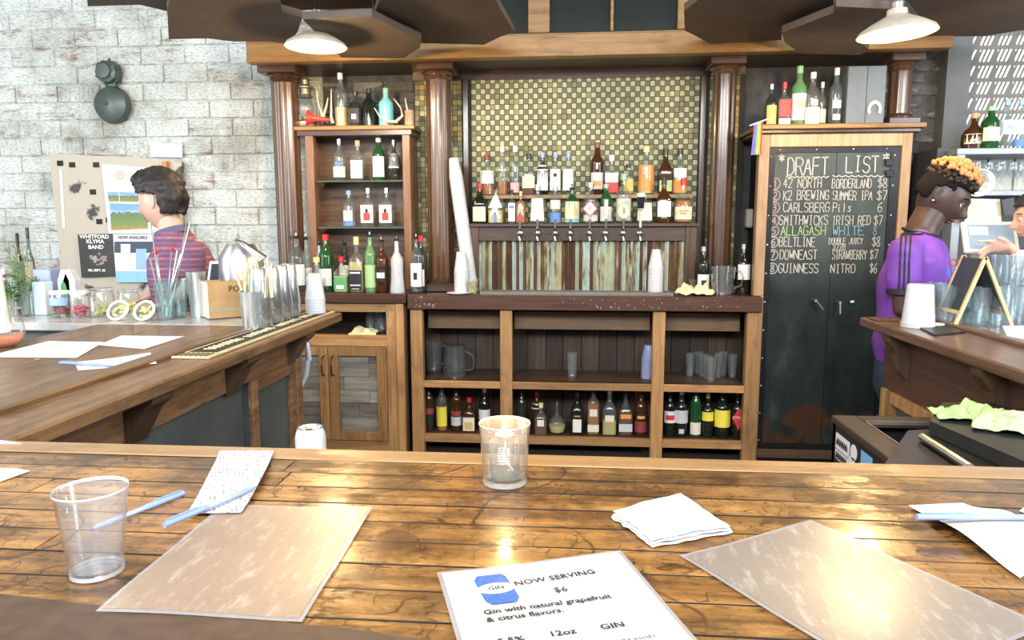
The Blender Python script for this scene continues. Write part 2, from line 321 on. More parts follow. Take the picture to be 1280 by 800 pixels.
def painted_brick(name, white, red, patch=0.60):
    m, nt, b = newmat(name); N, L = nt.nodes, nt.links; b.inputs['Roughness'].default_value = 0.75
    geo = N.new('ShaderNodeNewGeometry'); oi = N.new('ShaderNodeObjectInfo')
    mp = N.new('ShaderNodeMapping'); mp.inputs['Scale'].default_value = (3.0, 3, 9); L.new(geo.outputs['Position'], mp.inputs[0])
    n1 = N.new('ShaderNodeTexNoise'); n1.inputs['Scale'].default_value = 1.6; n1.inputs['Detail'].default_value = 10; n1.inputs['Roughness'].default_value = 0.7
    L.new(mp.outputs[0], n1.inputs['Vector'])
    ad = N.new('ShaderNodeMath'); ad.operation = 'MULTIPLY_ADD'; ad.inputs[1].default_value = 0.13; L.new(oi.outputs['Random'], ad.inputs[0]); L.new(n1.outputs[0], ad.inputs[2])
    cr = ramp(N, [(patch-0.06, white), (patch+0.02, [w*0.85 for w in white]), (patch+0.10, red)]); L.new(ad.outputs[0], cr.inputs[0])
    n2 = N.new('ShaderNodeTexNoise'); n2.inputs['Scale'].default_value = 14; n2.inputs['Detail'].default_value = 8; L.new(mp.outputs[0], n2.inputs['Vector'])
    r2 = ramp(N, [(0.36, (0.55, 0.57, 0.53)), (0.52, (1, 1, 1))]); L.new(n2.outputs[0], r2.inputs[0])
    mx = N.new('ShaderNodeMix'); mx.data_type = 'RGBA'; mx.blend_type = 'MULTIPLY'; mx.inputs[0].default_value = 0.8; L.new(cr.outputs[0], mx.inputs[6]); L.new(r2.outputs[0], mx.inputs[7])
    L.new(mx.outputs[2], b.inputs['Base Color'])
    n3 = N.new('ShaderNodeTexNoise'); n3.inputs['Scale'].default_value = 1.7; n3.inputs['Detail'].default_value = 6; n3.inputs['Roughness'].default_value = .65; L.new(geo.outputs['Position'], n3.inputs[0])
    r3 = ramp(N, [(0.36, (0.52, 0.50, 0.46)), (0.50, (0.84, 0.84, 0.82)), (0.62, (1, 1, 1))]); L.new(n3.outputs[0], r3.inputs[0])
    my = N.new('ShaderNodeMix'); my.data_type = 'RGBA'; my.blend_type = 'MULTIPLY'; my.inputs[0].default_value = 1; L.new(mx.outputs[2], my.inputs[6]); L.new(r3.outputs[0], my.inputs[7]); L.new(my.outputs[2], b.inputs['Base Color'])
    ad2 = N.new('ShaderNodeMath'); ad2.operation = 'MULTIPLY_ADD'; ad2.inputs[1].default_value = -0.22; L.new(n3.outputs[0], ad2.inputs[0]); L.new(ad.outputs[0], ad2.inputs[2]); ad3 = N.new('ShaderNodeMath'); ad3.inputs[1].default_value = 0.13; L.new(ad2.outputs[0], ad3.inputs[0]); L.new(ad3.outputs[0], cr.inputs[0])
    bp = N.new('ShaderNodeBump'); bp.inputs['Strength'].default_value = 0.7; bp.inputs['Distance'].default_value = 0.015; L.new(n2.outputs[0], bp.inputs['Height']); L.new(bp.outputs[0], b.inputs['Normal'])
    return m
M_wbrick = painted_brick('whitewashed_block', (0.76, 0.80, 0.78), (0.42, 0.27, 0.23), 0.66)
M_mortar = painted_brick('whitewashed_mortar', (0.66, 0.69, 0.67), (0.40, 0.34, 0.30), 0.66)
M_dbrick = painted_brick('sooty_brick', (0.13, 0.13, 0.125), (0.34, 0.34, 0.33), 0.60)

# ------------------------------------------------------------------ room shell
WY = 4.92
struct(MB().box(-5.4, 5.2, -4.2, 5.2, -0.12, 0).build('floor', pm('floor_boards', (0.07, 0.05, 0.04), 0.6)))
struct(MB().box(-5.4, 5.2, -1.0, 5.2, 3.35, 3.45).build('ceiling', pm('ceiling_paint', (0.30, 0.27, 0.24), 0.8)))
struct(MB().box(-5.4, -5.3, -4.2, 5.2, 0, 3.35).build('wall_left', M_mortar))
struct(MB().box(5.1, 5.2, -4.2, 5.2, 0, 3.35).build('wall_right', M_mortar))
wall_l = struct(MB().box(-5.3, -1.72, WY, 5.2, 0, 3.35).build('wall_back', M_mortar))
wall_c = struct(MB().box(-1.72, 2.26, WY, 5.2, 0, 2.62).box(-1.72, 2.26, WY+0.15, 5.2, 2.62, 3.35).build('wall_back', pm('sooty_plaster', (0.075, 0.075, 0.07), 0.8, var=0.4, vscale=9, bump=0.4)))
# scored clay blocks, whitewashed
def block(w, h, ribs, mb=None):
    mb = mb or MB(); mb.box(-w/2, w/2, -0.010, 0.02, -h/2, h/2, 0.004)
    if ribs == 1:
        for k in range(5): z = -h/2+h*(k+0.5)/5; mb.box(-w/2+0.012, w/2-0.012, -0.0135, -0.009, z-h*0.055, z+h*0.055)
    elif ribs == 2:
        n = 9
        for k in range(n): x = -w/2+w*(k+0.5)/n; mb.box(x-w*0.028, x+w*0.028, -0.0135, -0.009, -h/2+0.012, h/2-0.012)
    return mb
BH, BW = 0.122, 0.315
protos = [block(BW-0.010, BH-0.009, k).build('brick', M_wbrick, wall_l, local=True) for k in (0, 1, 2)]
for p in protos: p.location = (-4.6, WY, 0.5+0.13*protos.index(p))
rows = 19
for r in range(rows):
    z = 0.92+r*BH
    for c in range(12):
        x = -5.2+BW*0.5+c*BW+(BW/2 if r % 2 else 0)
        if x+BW/2 > -1.72: continue
        k = random.choices((0, 1, 2), (6, 3, 1.2))[0]
        share(protos[k], 'brick', wall_l, (x, WY+random.uniform(-0.006, 0.006), z+random.uniform(-.002, .002)), (random.uniform(-.01, .01), random.uniform(-.008, .008), random.uniform(-.012, .012)))
pd = block(0.20, 0.062, 0).build('brick', M_dbrick, wall_c, local=True); pd.location = (2.13, WY, 1.0)
for r in range(20):
    for c in range(2): share(pd, 'brick', wall_c, (1.86+c*0.215+(0.1 if r % 2 else 0), WY+random.uniform(-.008, .006), 1.07+r*0.073))
for r in range(5):
    for c in range(4): share(pd, 'brick', wall_c, (-1.72+c*0.215+(0.1 if r % 2 else 0)+0.1, WY+random.uniform(-.008, .006), 2.10+r*0.073))
# mosaic wall: small glazed tiles, joined
mt = MB(); ts = 0.0315
cols = int(2.12/ts)
tx0 = -1.075
for r in range(46):
    for c in range(cols):
        x = tx0+c*ts; z = 1.05+r*0.0335
        if abs(x+0.735) < 0.026 or abs(x-0.805) < 0.026: continue
        chk = (r+c) % 2 == 0
        edge = x < -0.735 or x > 0.8
        mt.mi = (1 if random.random() < 0.92 else 2) if chk else (0 if random.random() < 0.9 else 2)
        if edge: mt.mi = random.choice((1, 2, 0, 2, 3))
        d = random.uniform(0, .0015); g = 0.0017
        x1, z1 = x+ts-g, z+0.0335-g; y = WY-0.055-d
        mt.box(x+g, x1, y, y+0.006, z+g, z1)
mos = mt.build('mosaic_tile', [pm('tile_green', (0.15, 0.155, 0.085), 0.5, spec=0.25, var=0.25, vscale=3), pm('tile_pale', (0.47, 0.45, 0.26), 0.45, spec=0.3, var=0.2, vscale=3), pm('tile_olive', (0.26, 0.235, 0.10), 0.5, spec=0.25, var=0.3, vscale=3), pm('tile_amber', (0.44, 0.28, 0.09), 0.5, spec=0.25, var=0.3, vscale=3)], wall_c)
mos['kind'] = 'stuff'
MB().box(-1.08, 1.07, WY-0.052, WY-0.0, 1.03, 2.62).build('mosaic_backing', pm('tile_grout', (0.035, 0.03, 0.022), 0.8), wall_c)
for x in (-0.735, 0.805): MB().box(x-0.016, x+0.020, WY-0.075, WY-0.05, 1.04, 2.45, 0.003).build('mosaic_stile', M_mahz, wall_c)

# window with pierced brick screen on the right (daylight behind)
win = struct(MB().box(2.26, 2.40, WY-0.12, WY+0.25, 0, 3.35).box(2.26, 5.1, WY, WY+0.25, 0, 1.9).box(2.26, 5.1, WY-0.02, WY+0.25, 2.66, 3.35).build('wall_back', pm('grey_painted_wall', (0.14, 0.15, 0.155), 0.7, var=0.15, vscale=6)))
pane = struct(MB().box(2.38, 5.1, WY+0.14, WY+0.16, 1.9, 2.7).build('window_1', pm('daylit_pane', (0.8, 0.85, 0.88), 0.5, emit=(0.88, 0.96, 1.0), es=1.5)))
cw, chh = 0.105, 0.098
def screen_cell():
    mb = MB(); w, h = cw/2, chh/2; t = 0.005
    mb.box(-w, w, -t, t, -h, -h+0.013); mb.box(-w, w, -t, t, h-0.012, h)
    for k in range(4):                                     # slanted fins leave three slanted slots
        x = -w+0.004+k*0.026
        mb.prism([(x-0.022, -h+0.01), (x-0.011, -h+0.01), (x+0.019, h-0.01), (x+0.008, h-0.01)], -t, t, 'Y')
    mb.prism([(w-0.040, -h+0.01), (w, -h+0.01), (w, h-0.01), (w-0.010, h-0.01)], -t, t, 'Y')
    return mb
sc0 = screen_cell().build('screen_block', pm('screen_clay', (0.20, 0.19, 0.17), 0.7), win, local=True); sc0.location = (2.45, WY+0.0, 2.61)
for r in range(8):
    for c in range(8):
        if r or c: share(sc0, 'screen_block', win, (2.45+c*cw, WY, 2.61-r*chh))

# ------------------------------------------------------------------ back bar architecture (cornice, columns, upper windows)
bb = thing('back_bar', 'tall wooden back bar with cornice, four fluted columns and dark upper windows', 'back bar', (0, 4.65, 0))
YB = 4.42
zb = AY(700, 70, YB).z; xl = AY(308, 78, YB).x; xr = AY(1192, 60, YB).x
MB().box(xl, xr, YB, YB+0.08, zb, zb+0.125, 0.004).build('cornice_beam', M_beam, bb)
MB().box(xl+0.02, xr-0.02, YB+0.08, WY, zb+0.01, zb+0.055).build('soffit', M_darkx, bb)
MB().box(-1.08, 1.06, YB+0.42, YB+0.45, zb-0.045, zb+0.01).build('frieze', M_mahx, bb)
def flute(a, z): return 1.0+0.055*math.cos(a*9)
def column(u0, u1, ztop, zbot, y=4.66):
    xa, xb = AY(u0, 85, y).x, AY(u1, 85, y).x; cx, r = (xa+xb)/2, (xb-xa)/2
    c = MB().lathe([(r, zbot+0.07), (r, ztop-0.05)], 54, (cx, y+0.02, 0), flute).build('column', M_mahz, bb, smooth=True)
    MB().lathe([(0, ztop-0.06), (r*1.05, ztop-0.06), (r*1.22, ztop-0.045), (r*1.1, ztop-0.035), (r*1.35, ztop-0.02), (r*1.25, ztop-0.008), (0, ztop-0.008)], 28, (cx, y+0.02, 0)).build('capital_ring', M_mahz, c, smooth=True)
    MB().box(cx-r*1.5, cx+r*1.5, y-r*1.4, y+r*1.5, ztop-0.012, zb+0.012, 0.004).build('capital_block', M_mahx, c)
    MB().box(cx-r*1.45, cx+r*1.45, y-r*1.3, y+r*1.4, zbot, zbot+0.05, 0.004).lathe([(r*1.3, zbot+0.045), (r*1.35, zbot+0.06), (r*1.05, zbot+0.08)], 28, (cx, y+0.02, 0)).build('column_base', M_mahx, c)
column(338, 369, zb-0.02, 0.0); column(532, 562, zb-0.02, 1.045); column(893, 922, zb-0.02, 1.045); column(1115, 1142, zb-0.02, 2.05)
# upper glazed cupboards over the cornice
zu = zb+0.125
us = [(655, 661), (686, 690), (764, 768), (846, 851), (858, 861)]
MB().box(-1.30, AY(861, 30, 4.5).x, 4.52, WY+0.14, zu-0.01, zu+0.03).build('upper_sill', M_beam, bb)
for ua, ub in ((560, 572), (660, 687), (763, 767), (847, 860)):
    MB().box(AY(ua, 30, 4.5).x, AY(ub, 30, 4.5).x, 4.50, 4.54, zu+0.03, 3.25, 0.003).build('upper_stile', M_beam, bb)
MB().box(-0.75, AY(850, 30, 4.5).x, 4.55, 4.56, zu+0.03, 3.25).build('upper_glass', pm('dark_cupboard_glass', (0.02, 0.028, 0.024), 0.12), bb)

# ------------------------------------------------------------------ faceted ceiling panels hanging in front of the cornice
def hanging_panel(pts, z, label, drop=0.035, fold=None):
    P = [AZ(u, v, z) for u, v in pts]; cx = sum(p.x for p in P)/len(P); cyy = sum(p.y for p in P)/len(P)
    t = thing('ceiling_panel', label, 'ceiling panel', (cx, cyy, z), group='brown faceted ceiling panels')
    mb = MB(); mb.prism([(p.x, p.y) for p in P], z, z+drop); mb.build('panel_board', M_clay, t)
    mb = MB(); mb.tube([(cx, cyy, z+drop), (cx, cyy, 3.35)], 0.004, 6); mb.build('hanging_wire', M_iron, t)
    return t
hanging_panel([(60, -60), (108, -4), (110, 8), (175, 6), (209, 14), (300, 22), (330, -10), (300, -60)], 2.60, 'long brown ceiling panel highest at the upper left over the white wall')
hanging_panel([(209, 14), (211, 49), (260, 48), (292, 52), (337, 52), (360, 55), (372, 40), (378, 22), (352, 15), (345, -14), (215, -14)], 2.49, 'brown ceiling panel left of the left pendant, overlapping the cornice end')
hanging_panel([(378, 24), (465, 21), (500, 38), (527, 50), (525, 60), (504, 73), (427, 72), (400, 46)], 2.44, 'brown ceiling panel just right of the left pendant lamp')
hanging_panel([(466, 33), (500, 45), (526, 54), (605, 56), (627, 45), (643, 41), (625, 10), (612, -16), (480, -16), (470, 12)], 2.50, 'large brown faceted ceiling panel over the second column')
hanging_panel([(345, 12), (352, 14), (398, 12), (466, 10), (475, -2), (470, -20), (340, -20)], 2.66, 'brown ceiling panel high behind the left pendant cord')
hanging_panel([(856, 38), (889, 55), (977, 50), (977, 41), (1042, 16), (1042, -14), (890, -14), (855, 14)], 2.50, 'large brown ceiling panel right of the dark upper windows')
hanging_panel([(977, 41), (980, 52), (1000, 67), (1075, 69), (1086, 62), (1070, 47), (1100, 30), (1130, 12), (1045, 8), (1042, 16)], 2.43, 'brown ceiling panel just left of the right pendant lamp')
hanging_panel([(1120, -14), (1150, 20), (1158, 46), (1232, 45), (1300, 34), (1340, 8), (1320, -20)], 2.52, 'grey-brown ceiling panel at the upper right beyond the right pendant')

# ------------------------------------------------------------------ foreground bar
bar = thing('bar_counter', 'worn varnished plank bar top running across the foreground under the menus', 'bar', (0.2, 0.95, 0))
BZ = 1.07
step = 0.0615; y_edges = [0.565+k*step for k in range(11)]        # ..1.18
bm_caps = 0
for k in range(len(y_edges)-1):
    x = -2.2-random.uniform(0, 0.9)
    while x < 2.9:
        ln = random.uniform(0.9, 1.9); x1 = min(x+ln, 2.9)
        if x1 > -2.1:
            g = 0.0013; dz = random.uniform(-0.0006, 0.0006)
            MB().box(max(x, -2.1)+g, x1-g, y_edges[k]+g, y_edges[k+1]-g, BZ-0.035, BZ+dz, 0.0005).build('plank', M_barx, bar)
        x = x1
MB().box(-2.1, 2.9, 1.1805, 1.245, BZ-0.045, BZ+0.001, 0.006).build('front_edge_board', wood('bar_edge_board', (0.34, 0.18, 0.07), (0.52, 0.30, 0.13), 'X', 0.3, 0.4, wear=0.4), bar)
mb = MB()
for ye in y_edges[1:]: mb.box(-2.1, 2.9, ye-0.0012, ye+0.0013, BZ-0.03, BZ+0.0003)
o = mb.build('dark_gap_strip', M_black, bar); o['kind'] = 'stuff'  # black strips added to darken the plank gaps, whose sides catch light
MB().box(-2.1, 2.9, 0.50, 1.24, BZ-0.06, BZ-0.036).build('substrate', M_black, bar)
MB().box(-2.1, 2.9, 0.60, 1.20, 0, BZ-0.06).build('bar_body', M_darkx, bar)
rail_m = pm('brown_padded_rail', (0.085, 0.052, 0.034), 0.5, var=0.2, vscale=40, bump=0.15)
q = [AZ(-60, 738, BZ), AZ(0, 744, BZ), AZ(150, 762, BZ), AZ(300, 776, BZ), AZ(430, 787, BZ), AZ(520, 800, BZ)]
pts = [(p.x, p.y) for p in q]+[(0.4, 0.60), (2.9, 0.56), (2.9, 0.36), (-2.1, 0.36), (-2.1, pts[0][1]-0.0)] if False else [(p.x, p.y) for p in q]+[(0.5, 0.585), (2.9, 0.57), (2.9, 0.36), (-2.1, 0.36), (-2.1, q[0].y+0.12)]
MB().prism(pts, BZ-0.10, BZ+0.002).build('arm_rail', rail_m, bar)

# ------------------------------------------------------------------ left bar wing
BE = 2.95
lb = thing('side_bar', 'wooden bar wing on the left with long dark bar mat, corbels and slate panels', 'bar', (-1.5, 2.3, 0))
EY = 3.24
for k, (xa, xb) in enumerate(((-1.96, -1.80), (-1.80, -1.64), (-1.64, -1.47), (-1.47, -1.305))):
    MB().box(xa+0.001, xb-0.001, 1.25, 2.786, BZ-0.04, BZ, 0.0015).build('plank', M_bary, lb)
MB().box(-1.305, -1.245, 1.25, EY, BZ-0.04, BZ+0.012, 0.005).build('moulding', M_bary, lb)
MB().box(-1.245, -1.085, 1.25, EY+0.02, BZ-0.042, BZ-0.002, 0.006).build('lip_board', M_bary, lb)
MB().box(-1.96, -1.96+0.04, 1.25, 2.78, 0, BZ-0.04).box(-1.94, -1.22, 1.25, 2.80, 0, BZ-0.1).build('bar_body', M_slate, lb)
BE = 2.95; ysp = [1.25, 1.78, 2.34, BE]
for a, b_ in zip(ysp, ysp[1:]):
    MB().box(-1.215, -1.185, a+0.001, b_-0.001, BZ-0.165, BZ-0.042, 0.002).build('apron_board', M_apron, lb)
for yk in (1.30, 1.80, 2.36, 2.89):
    MB().prism([(-1.185, BZ-0.045), (-1.10, BZ-0.045), (-1.10, BZ-0.06), (-1.135, BZ-0.09), (-1.155, BZ-0.13), (-1.185, BZ-0.18)], yk-0.05, yk+0.05, 'Y').build('corbel', M_darkz, lb)
for ya, yb in ((2.50, 2.90), (1.30, 2.45)):
    MB().box(-1.222, -1.20, ya, yb, 0.25, BZ-0.165).build('slate_panel', M_slate, lb)
for (ya, yb, za, zc) in ((2.50, 2.55, 0.1, BZ-0.165), (2.86, 2.90, 0.1, BZ-0.165), (2.55, 2.86, BZ-0.215, BZ-0.165), (2.55, 2.86, 0.1, 0.18)):
    MB().box(-1.20, -1.182, ya, yb, za, zc, 0.002).build('panel_frame', M_apron, lb)
MB().box(-1.24, -1.17, BE-0.05, BE+0.01, 0, BZ-0.042, 0.004).build('end_post', M_apron, lb)
mar = thing('service_counter', 'pale marble-topped service counter along the left wall under the garnish jars', 'counter', (-3.0, 3.0, 0))
MB().box(-4.6, -1.32, 2.79, 3.20, BZ-0.032, BZ+0.002, 0.004).build('marble_top', pm('worn_marble', (0.46, 0.45, 0.42), 0.25, var=0.35, vscale=7), mar)
MB().box(-4.6, -1.34, 2.83, 3.1, 0, BZ-0.032).build('cabinet_body', M_slate, mar)
# ------------------------------------------------------------------ right bar wing
rb = thing('side_bar', 'dark wooden bar wing on the right under the pint glasses and A-frame sign', 'bar', (1.9, 2.3, 0))
M_rb = wood('right_bar_top', (0.075, 0.038, 0.024), (0.21, 0.12, 0.075), 'Y', 0.35, 0.25, wear=0.4)
M_rbs = wood('right_bar_surface', (0.28, 0.25, 0.23), (0.46, 0.42, 0.38), 'Y', 0.2, 0.5, wear=0.3)
MB().box(1.25, 1.475, 1.25, 3.27, BZ-0.042, BZ-0.002, 0.006).build('lip_board', M_rb, rb)
MB().box(1.475, 1.525, 1.25, 3.27, BZ-0.04, BZ+0.014, 0.006).build('moulding', M_rb, rb)
for xa, xb in ((1.525, 1.74), (1.74, 1.96), (1.96, 2.18), (2.18, 2.4)):
    MB().box(xa+0.001, xb-0.001, 1.25, 3.27, BZ-0.04, BZ, 0.0015).build('plank', M_rbs, rb)
MB().box(1.36, 2.4, 1.25, 3.2, 0, BZ-0.3).build('bar_body', M_slate, rb)
MB().box(1.345, 2.4, 1.25, 3.22, BZ-0.3, BZ-0.042).build('apron_board', M_redap, rb)
for yk in (1.75, 2.35, 3.02):
    MB().prism([(1.345, BZ-0.045), (1.262, BZ-0.045), (1.265, BZ-0.07), (1.30, BZ-0.12), (1.315, BZ-0.19), (1.345, BZ-0.23)], yk-0.035, yk+0.035, 'Y').build('corbel', M_darkz, rb)
for (ya, yb, za, zc) in ((3.17, 3.20, 0.1, BZ-0.3), (3.10, 3.135, 0.1, BZ-0.3), (2.60, 2.64, 0.1, BZ-0.3), (2.64, 3.10, BZ-0.35, BZ-0.3)):
    MB().box(1.33, 1.362, ya, yb, za, zc, 0.002).build('panel_frame', M_oak, rb)

# ------------------------------------------------------------------ back counter: worktop and open cabinet
ctop = tag(MB().box(-1.045, 1.118, 4.40, WY-0.055, 0.948, 1.040, 0.004).build('counter_top', M_mahx, None, loc=(0, 4.6, 0.95)), 'thick dark paint-flecked countertop in the middle under the beer taps', 'countertop')
mb = MB(); random.seed(4)
for k in range(70):
    x = random.choice((random.uniform(-1.0, -.85), random.uniform(-.15, 1.08), random.uniform(.1, .95))); mb.ball((x, 4.3995, random.uniform(.96, 1.03)), random.uniform(.0015, .004), 1, (1, .25, 1))
fk = mb.build('paint_fleck', pm('dried_paint', (.62, .56, .48), .7), ctop); fk['kind'] = 'stuff'
cab = thing('open_cabinet', 'open wooden bottle cabinet with three bays under the tap counter', 'cabinet', (0, 4.6, 0))
YC = 4.425
bays = []
for ua, ub in ((513, 528), (625, 640), (816, 831.5), (933, 951)):
    xa, xb = AY(ua, 420, YC).x, AY(ub, 420, YC).x; bays.append((xa, xb))
    MB().box(xa, xb, YC, YC+0.06, 0, 0.948, 0.003).build('post', M_oak, cab)
for (a, b_) in zip(bays, bays[1:]):
    xa, xb = a[1], b_[0]; zs = AY(580, 476, YC).z
    MB().box(xa, xb, YC+0.005, WY-0.1, zs-0.002, zs+0.0, ).build('shelf', M_darkx, cab)
    MB().box(xa, xb, YC+0.002, YC+0.03, zs-0.048, zs, 0.002).build('shelf_edge', M_oakx, cab)
    MB().box(xa, xb, YC+0.005, YC+0.04, 0.085, 0.135, 0.002).build('bottom_rail', M_apron if False else M_oakx, cab)
    MB().box(xa, xb, YC+0.04, WY-0.1, 0.10, 0.13).build('bottom_board', M_darkx, cab)
    MB().box(xa, xb, YC+0.18, YC+0.20, 0.80, 0.915, 0.002).build('cross_board', M_darkz if False else wood('brown_cross_board', (0.13, 0.075, 0.035), (0.22, 0.13, 0.07), 'X', 0.6), cab)
nbx = 18; bx0, bx1 = bays[0][0], bays[-1][1]
for k in range(nbx):
    w = (bx1-bx0)/nbx
    MB().box(bx0+k*w+0.0015, bx0+(k+1)*w-0.0015, WY-0.1, WY-0.08+random.uniform(0, .004), 0.02, 0.948, 0.001).build('back_board', wood('old_back_board', (0.03, 0.02, 0.013), (0.085, 0.055, 0.033), 'Z', 0.7, rnd=0.5), cab)
for q0 in (bx0, bx1-0.02): MB().box(q0, q0+0.02, YC+0.06, WY-0.1, 0, 0.948).build('side_panel', pm('green_black_paint', (0.05, 0.06, 0.045), 0.5), cab)

# ------------------------------------------------------------------ left cabinet with glazed doors
ltop = tag(MB().box(-1.80, -1.052, 4.39, WY-0.055, 0.985, 1.045, 0.004).build('counter_top', M_mahx, None, loc=(-1.4, 4.6, 1.0)), 'reddish wooden worktop left of the taps, under the row of liquor bottles', 'countertop')
lc = thing('door_cabinet', 'light wood cabinet with two glass-fronted doors left of the open bottle cabinet', 'cabinet', (-1.42, 4.6, 0))
def cx_(u): return AY(u, 460, 4.42).x
def cz_(v): return AY(450, v, 4.42).z
xL = -1.80
MB().box(cx_(484), cx_(496), 4.42, 4.45, 0.0, 0.985, 0.002).box(cx_(496.5), cx_(506), 4.41, 4.45, 0, 0.985, 0.003).build('stile', M_oak, lc)
MB().box(xL, cx_(484), 4.42, 4.45, cz_(390), 0.985, 0.002).build('top_rail', M_oakx, lc)
MB().box(xL, cx_(484), 4.42, 4.45, cz_(433), cz_(419), 0.002).build('middle_rail', M_oakx, lc)
MB().box(xL, cx_(484), 4.42, 4.45, 0.0, cz_(550.5), 0.002).build('bottom_rail', M_oakx, lc)
MB().box(xL, cx_(484), 4.45, WY-0.1, cz_(419)-0.02, cz_(419)).build('shelf', M_darkx, lc)
MB().box(xL, -1.06, WY-0.1, WY-0.08, 0.02, 0.98).box(xL, xL+0.02, 4.45, WY-0.1, 0, 0.98).box(-1.085, -1.065, 4.46, WY-0.1, 0, 0.98).build('carcass', M_darkz, lc)
for (ua, ub, ga, gb, hu) in ((411.5, 483.5, 423.4, 471.5, 416.5), (340, 410.8, 352, 399.4, 404.6)):
    dz0, dz1, gz0, gz1 = cz_(550), cz_(433.5), cz_(539), cz_(445); xa, xb, ga, gb = cx_(ua), cx_(ub), cx_(ga), cx_(gb)
    d = MB().box(xa, ga, 4.408, 4.43, dz0, dz1, 0.002).box(gb, xb, 4.408, 4.43, dz0, dz1, 0.002).box(ga, gb, 4.409, 4.43, gz1, dz1, 0.002).box(ga, gb, 4.409, 4.43, dz0, gz0, 0.002).build('door', M_oak, lc)
    MB().box(ga, gb, 4.417, 4.420, gz0, gz1).build('door_pane', M_pane, d)
    hx = AY(hu, 457, 4.4).x
    MB().tube([(hx, 4.408, cz_(445)), (hx, 4.375, cz_(446)), (hx-0.004, 4.370, cz_(457)), (hx, 4.375, cz_(468)), (hx, 4.408, cz_(469))], 0.0045, 8).build('door_handle', M_iron, d, smooth=True)
zz = 0.06
while zz < 0.70:
    h = random.uniform(0.07, 0.1)
    xs = [xL+0.02, xL+0.02+random.uniform(0.2, 0.5), -1.09]
    for a, b_ in zip(xs, xs[1:]): MB().box(a+.001, b_-.001, 4.434, 4.446, zz+0.001, min(zz+h, 0.705)-0.001, 0.001).build('backing_plank', M_grey, lc)
    zz += h
# ------------------------------------------------------------------ left hutch above it
hu = thing('bottle_hutch', 'narrow wooden hutch with two glass shelves between the first two columns', 'shelf unit', (-1.42, 4.75, 1.045))
YH = 4.64
def hx_(u): return AY(u, 200, YH).x
ztop = AY(440, 157, YH).z
MB().box(hx_(367), hx_(519), YH-0.01, 4.85, ztop-0.028, ztop, 0.005).build('top_board', M_beam, hu)
MB().box(hx_(372), hx_(515), YH, 4.85, ztop-0.062, ztop-0.028, 0.003).build('top_moulding', M_mahx, hu)
for ua, ub in ((382, 392), (503, 512.5)): MB().box(hx_(ua), hx_(ub), YH, YH+0.05, 1.045, ztop-0.062, 0.003).build('post', wood('hutch_post', (0.22, 0.10, 0.045), (0.38, 0.20, 0.10), 'Z', 0.4, 0.2), hu)
MB().box(hx_(382), hx_(382)+0.015, YH+0.05, 4.85, 1.045, ztop-0.06).box(hx_(512.5)-0.015, hx_(512.5), YH+0.05, 4.85, 1.045, ztop-0.06).build('side_board', wood('red_side_board', (0.20, 0.07, 0.03), (0.36, 0.15, 0.07), 'Z', 0.4, 0.2), hu)
MB().box(hx_(382), hx_(512.5), 4.85, 4.862, 1.045, ztop-0.06).build('back_board', wood('hutch_mirror_tones', (0.02, 0.012, 0.008), (0.17, 0.09, 0.045), 'X', 0.4, 0.2, wear=0.6), hu)  # mirrored back: amber reflections are put into the wood colour as contrast
ZG1 = AY(450, 225, YH).z; ZG2 = AY(450, 283.5, YH).z
for z in (ZG1, ZG2): MB().box(hx_(392)+.002, hx_(503)-.002, YH+0.02, 4.845, z-0.012, z, 0.001).build('glass_shelf', pm('green_edge_glass', (0.10, 0.16, 0.12), 0.1, trans=0.3), hu)

# ------------------------------------------------------------------ tap riser with upper step shelf
tr = thing('tap_riser', 'wooden beer tap riser with corrugated tin front, bottle shelf on top and chrome taps', 'tap riser', (0.03, 4.66, 1.04))
YR = 4.62
def rx_(u): return AY(u, 300, YR).x
ZR = AY(730, 279, YR-0.02).z
MB().box(rx_(584), rx_(874), YR-0.02, 4.80, ZR-0.022, ZR, 0.003).build('riser_shelf', M_mahx, tr)
for ua, ub in ((586, 598.5), (857, 871)): MB().box(rx_(ua), rx_(ub), YR, 4.74, 1.04, ZR-0.022, 0.003).build('riser_post', M_mahz, tr)
MB().box(rx_(598.5), rx_(857), YR+0.005, YR+0.03, ZR-0.112, ZR-0.022, 0.002).build('tap_board', M_darkx, tr)
mb = MB(); xa, xb = rx_(598.5), rx_(857); n = 29*8; zc0, zc1 = 1.04, ZR-0.112
prev = None
for i in range(n+1):
    x = xa+(xb-xa)*i/n; y = YR+0.03+0.011*math.sin(2*PI*i/8)
    v = [mb.bm.verts.new((x, y, zc0)), mb.bm.verts.new((x, y, zc1))]
    if prev: mb._f([prev[0], v[0], v[1], prev[1]])
    prev = v
m, nt, b = newmat('patinated_corrugated_tin'); N, L = nt.nodes, nt.links; b.inputs['Roughness'].default_value = 0.45; b.inputs['Metallic'].default_value = 0.25
geo = N.new('ShaderNodeNewGeometry'); sx_ = N.new('ShaderNodeSeparateXYZ'); L.new(geo.outputs['Position'], sx_.inputs[0])
fl = N.new('ShaderNodeMath'); fl.operation = 'MULTIPLY'; fl.inputs[1].default_value = 2*29/(xb-xa); L.new(sx_.outputs[0], fl.inputs[0])
f2 = N.new('ShaderNodeMath'); f2.operation = 'FLOOR'; L.new(fl.outputs[0], f2.inputs[0])
wn = N.new('ShaderNodeTexWhiteNoise'); wn.noise_dimensions = '1D'; L.new(f2.outputs[0], wn.inputs['W'])
mp = N.new('ShaderNodeMapping'); mp.inputs['Scale'].default_value = (26, 26, 9); L.new(geo.outputs['Position'], mp.inputs[0])
nz = N.new('ShaderNodeTexNoise'); nz.inputs['Scale'].default_value = 1; nz.inputs['Detail'].default_value = 8; L.new(mp.outputs[0], nz.inputs[0])
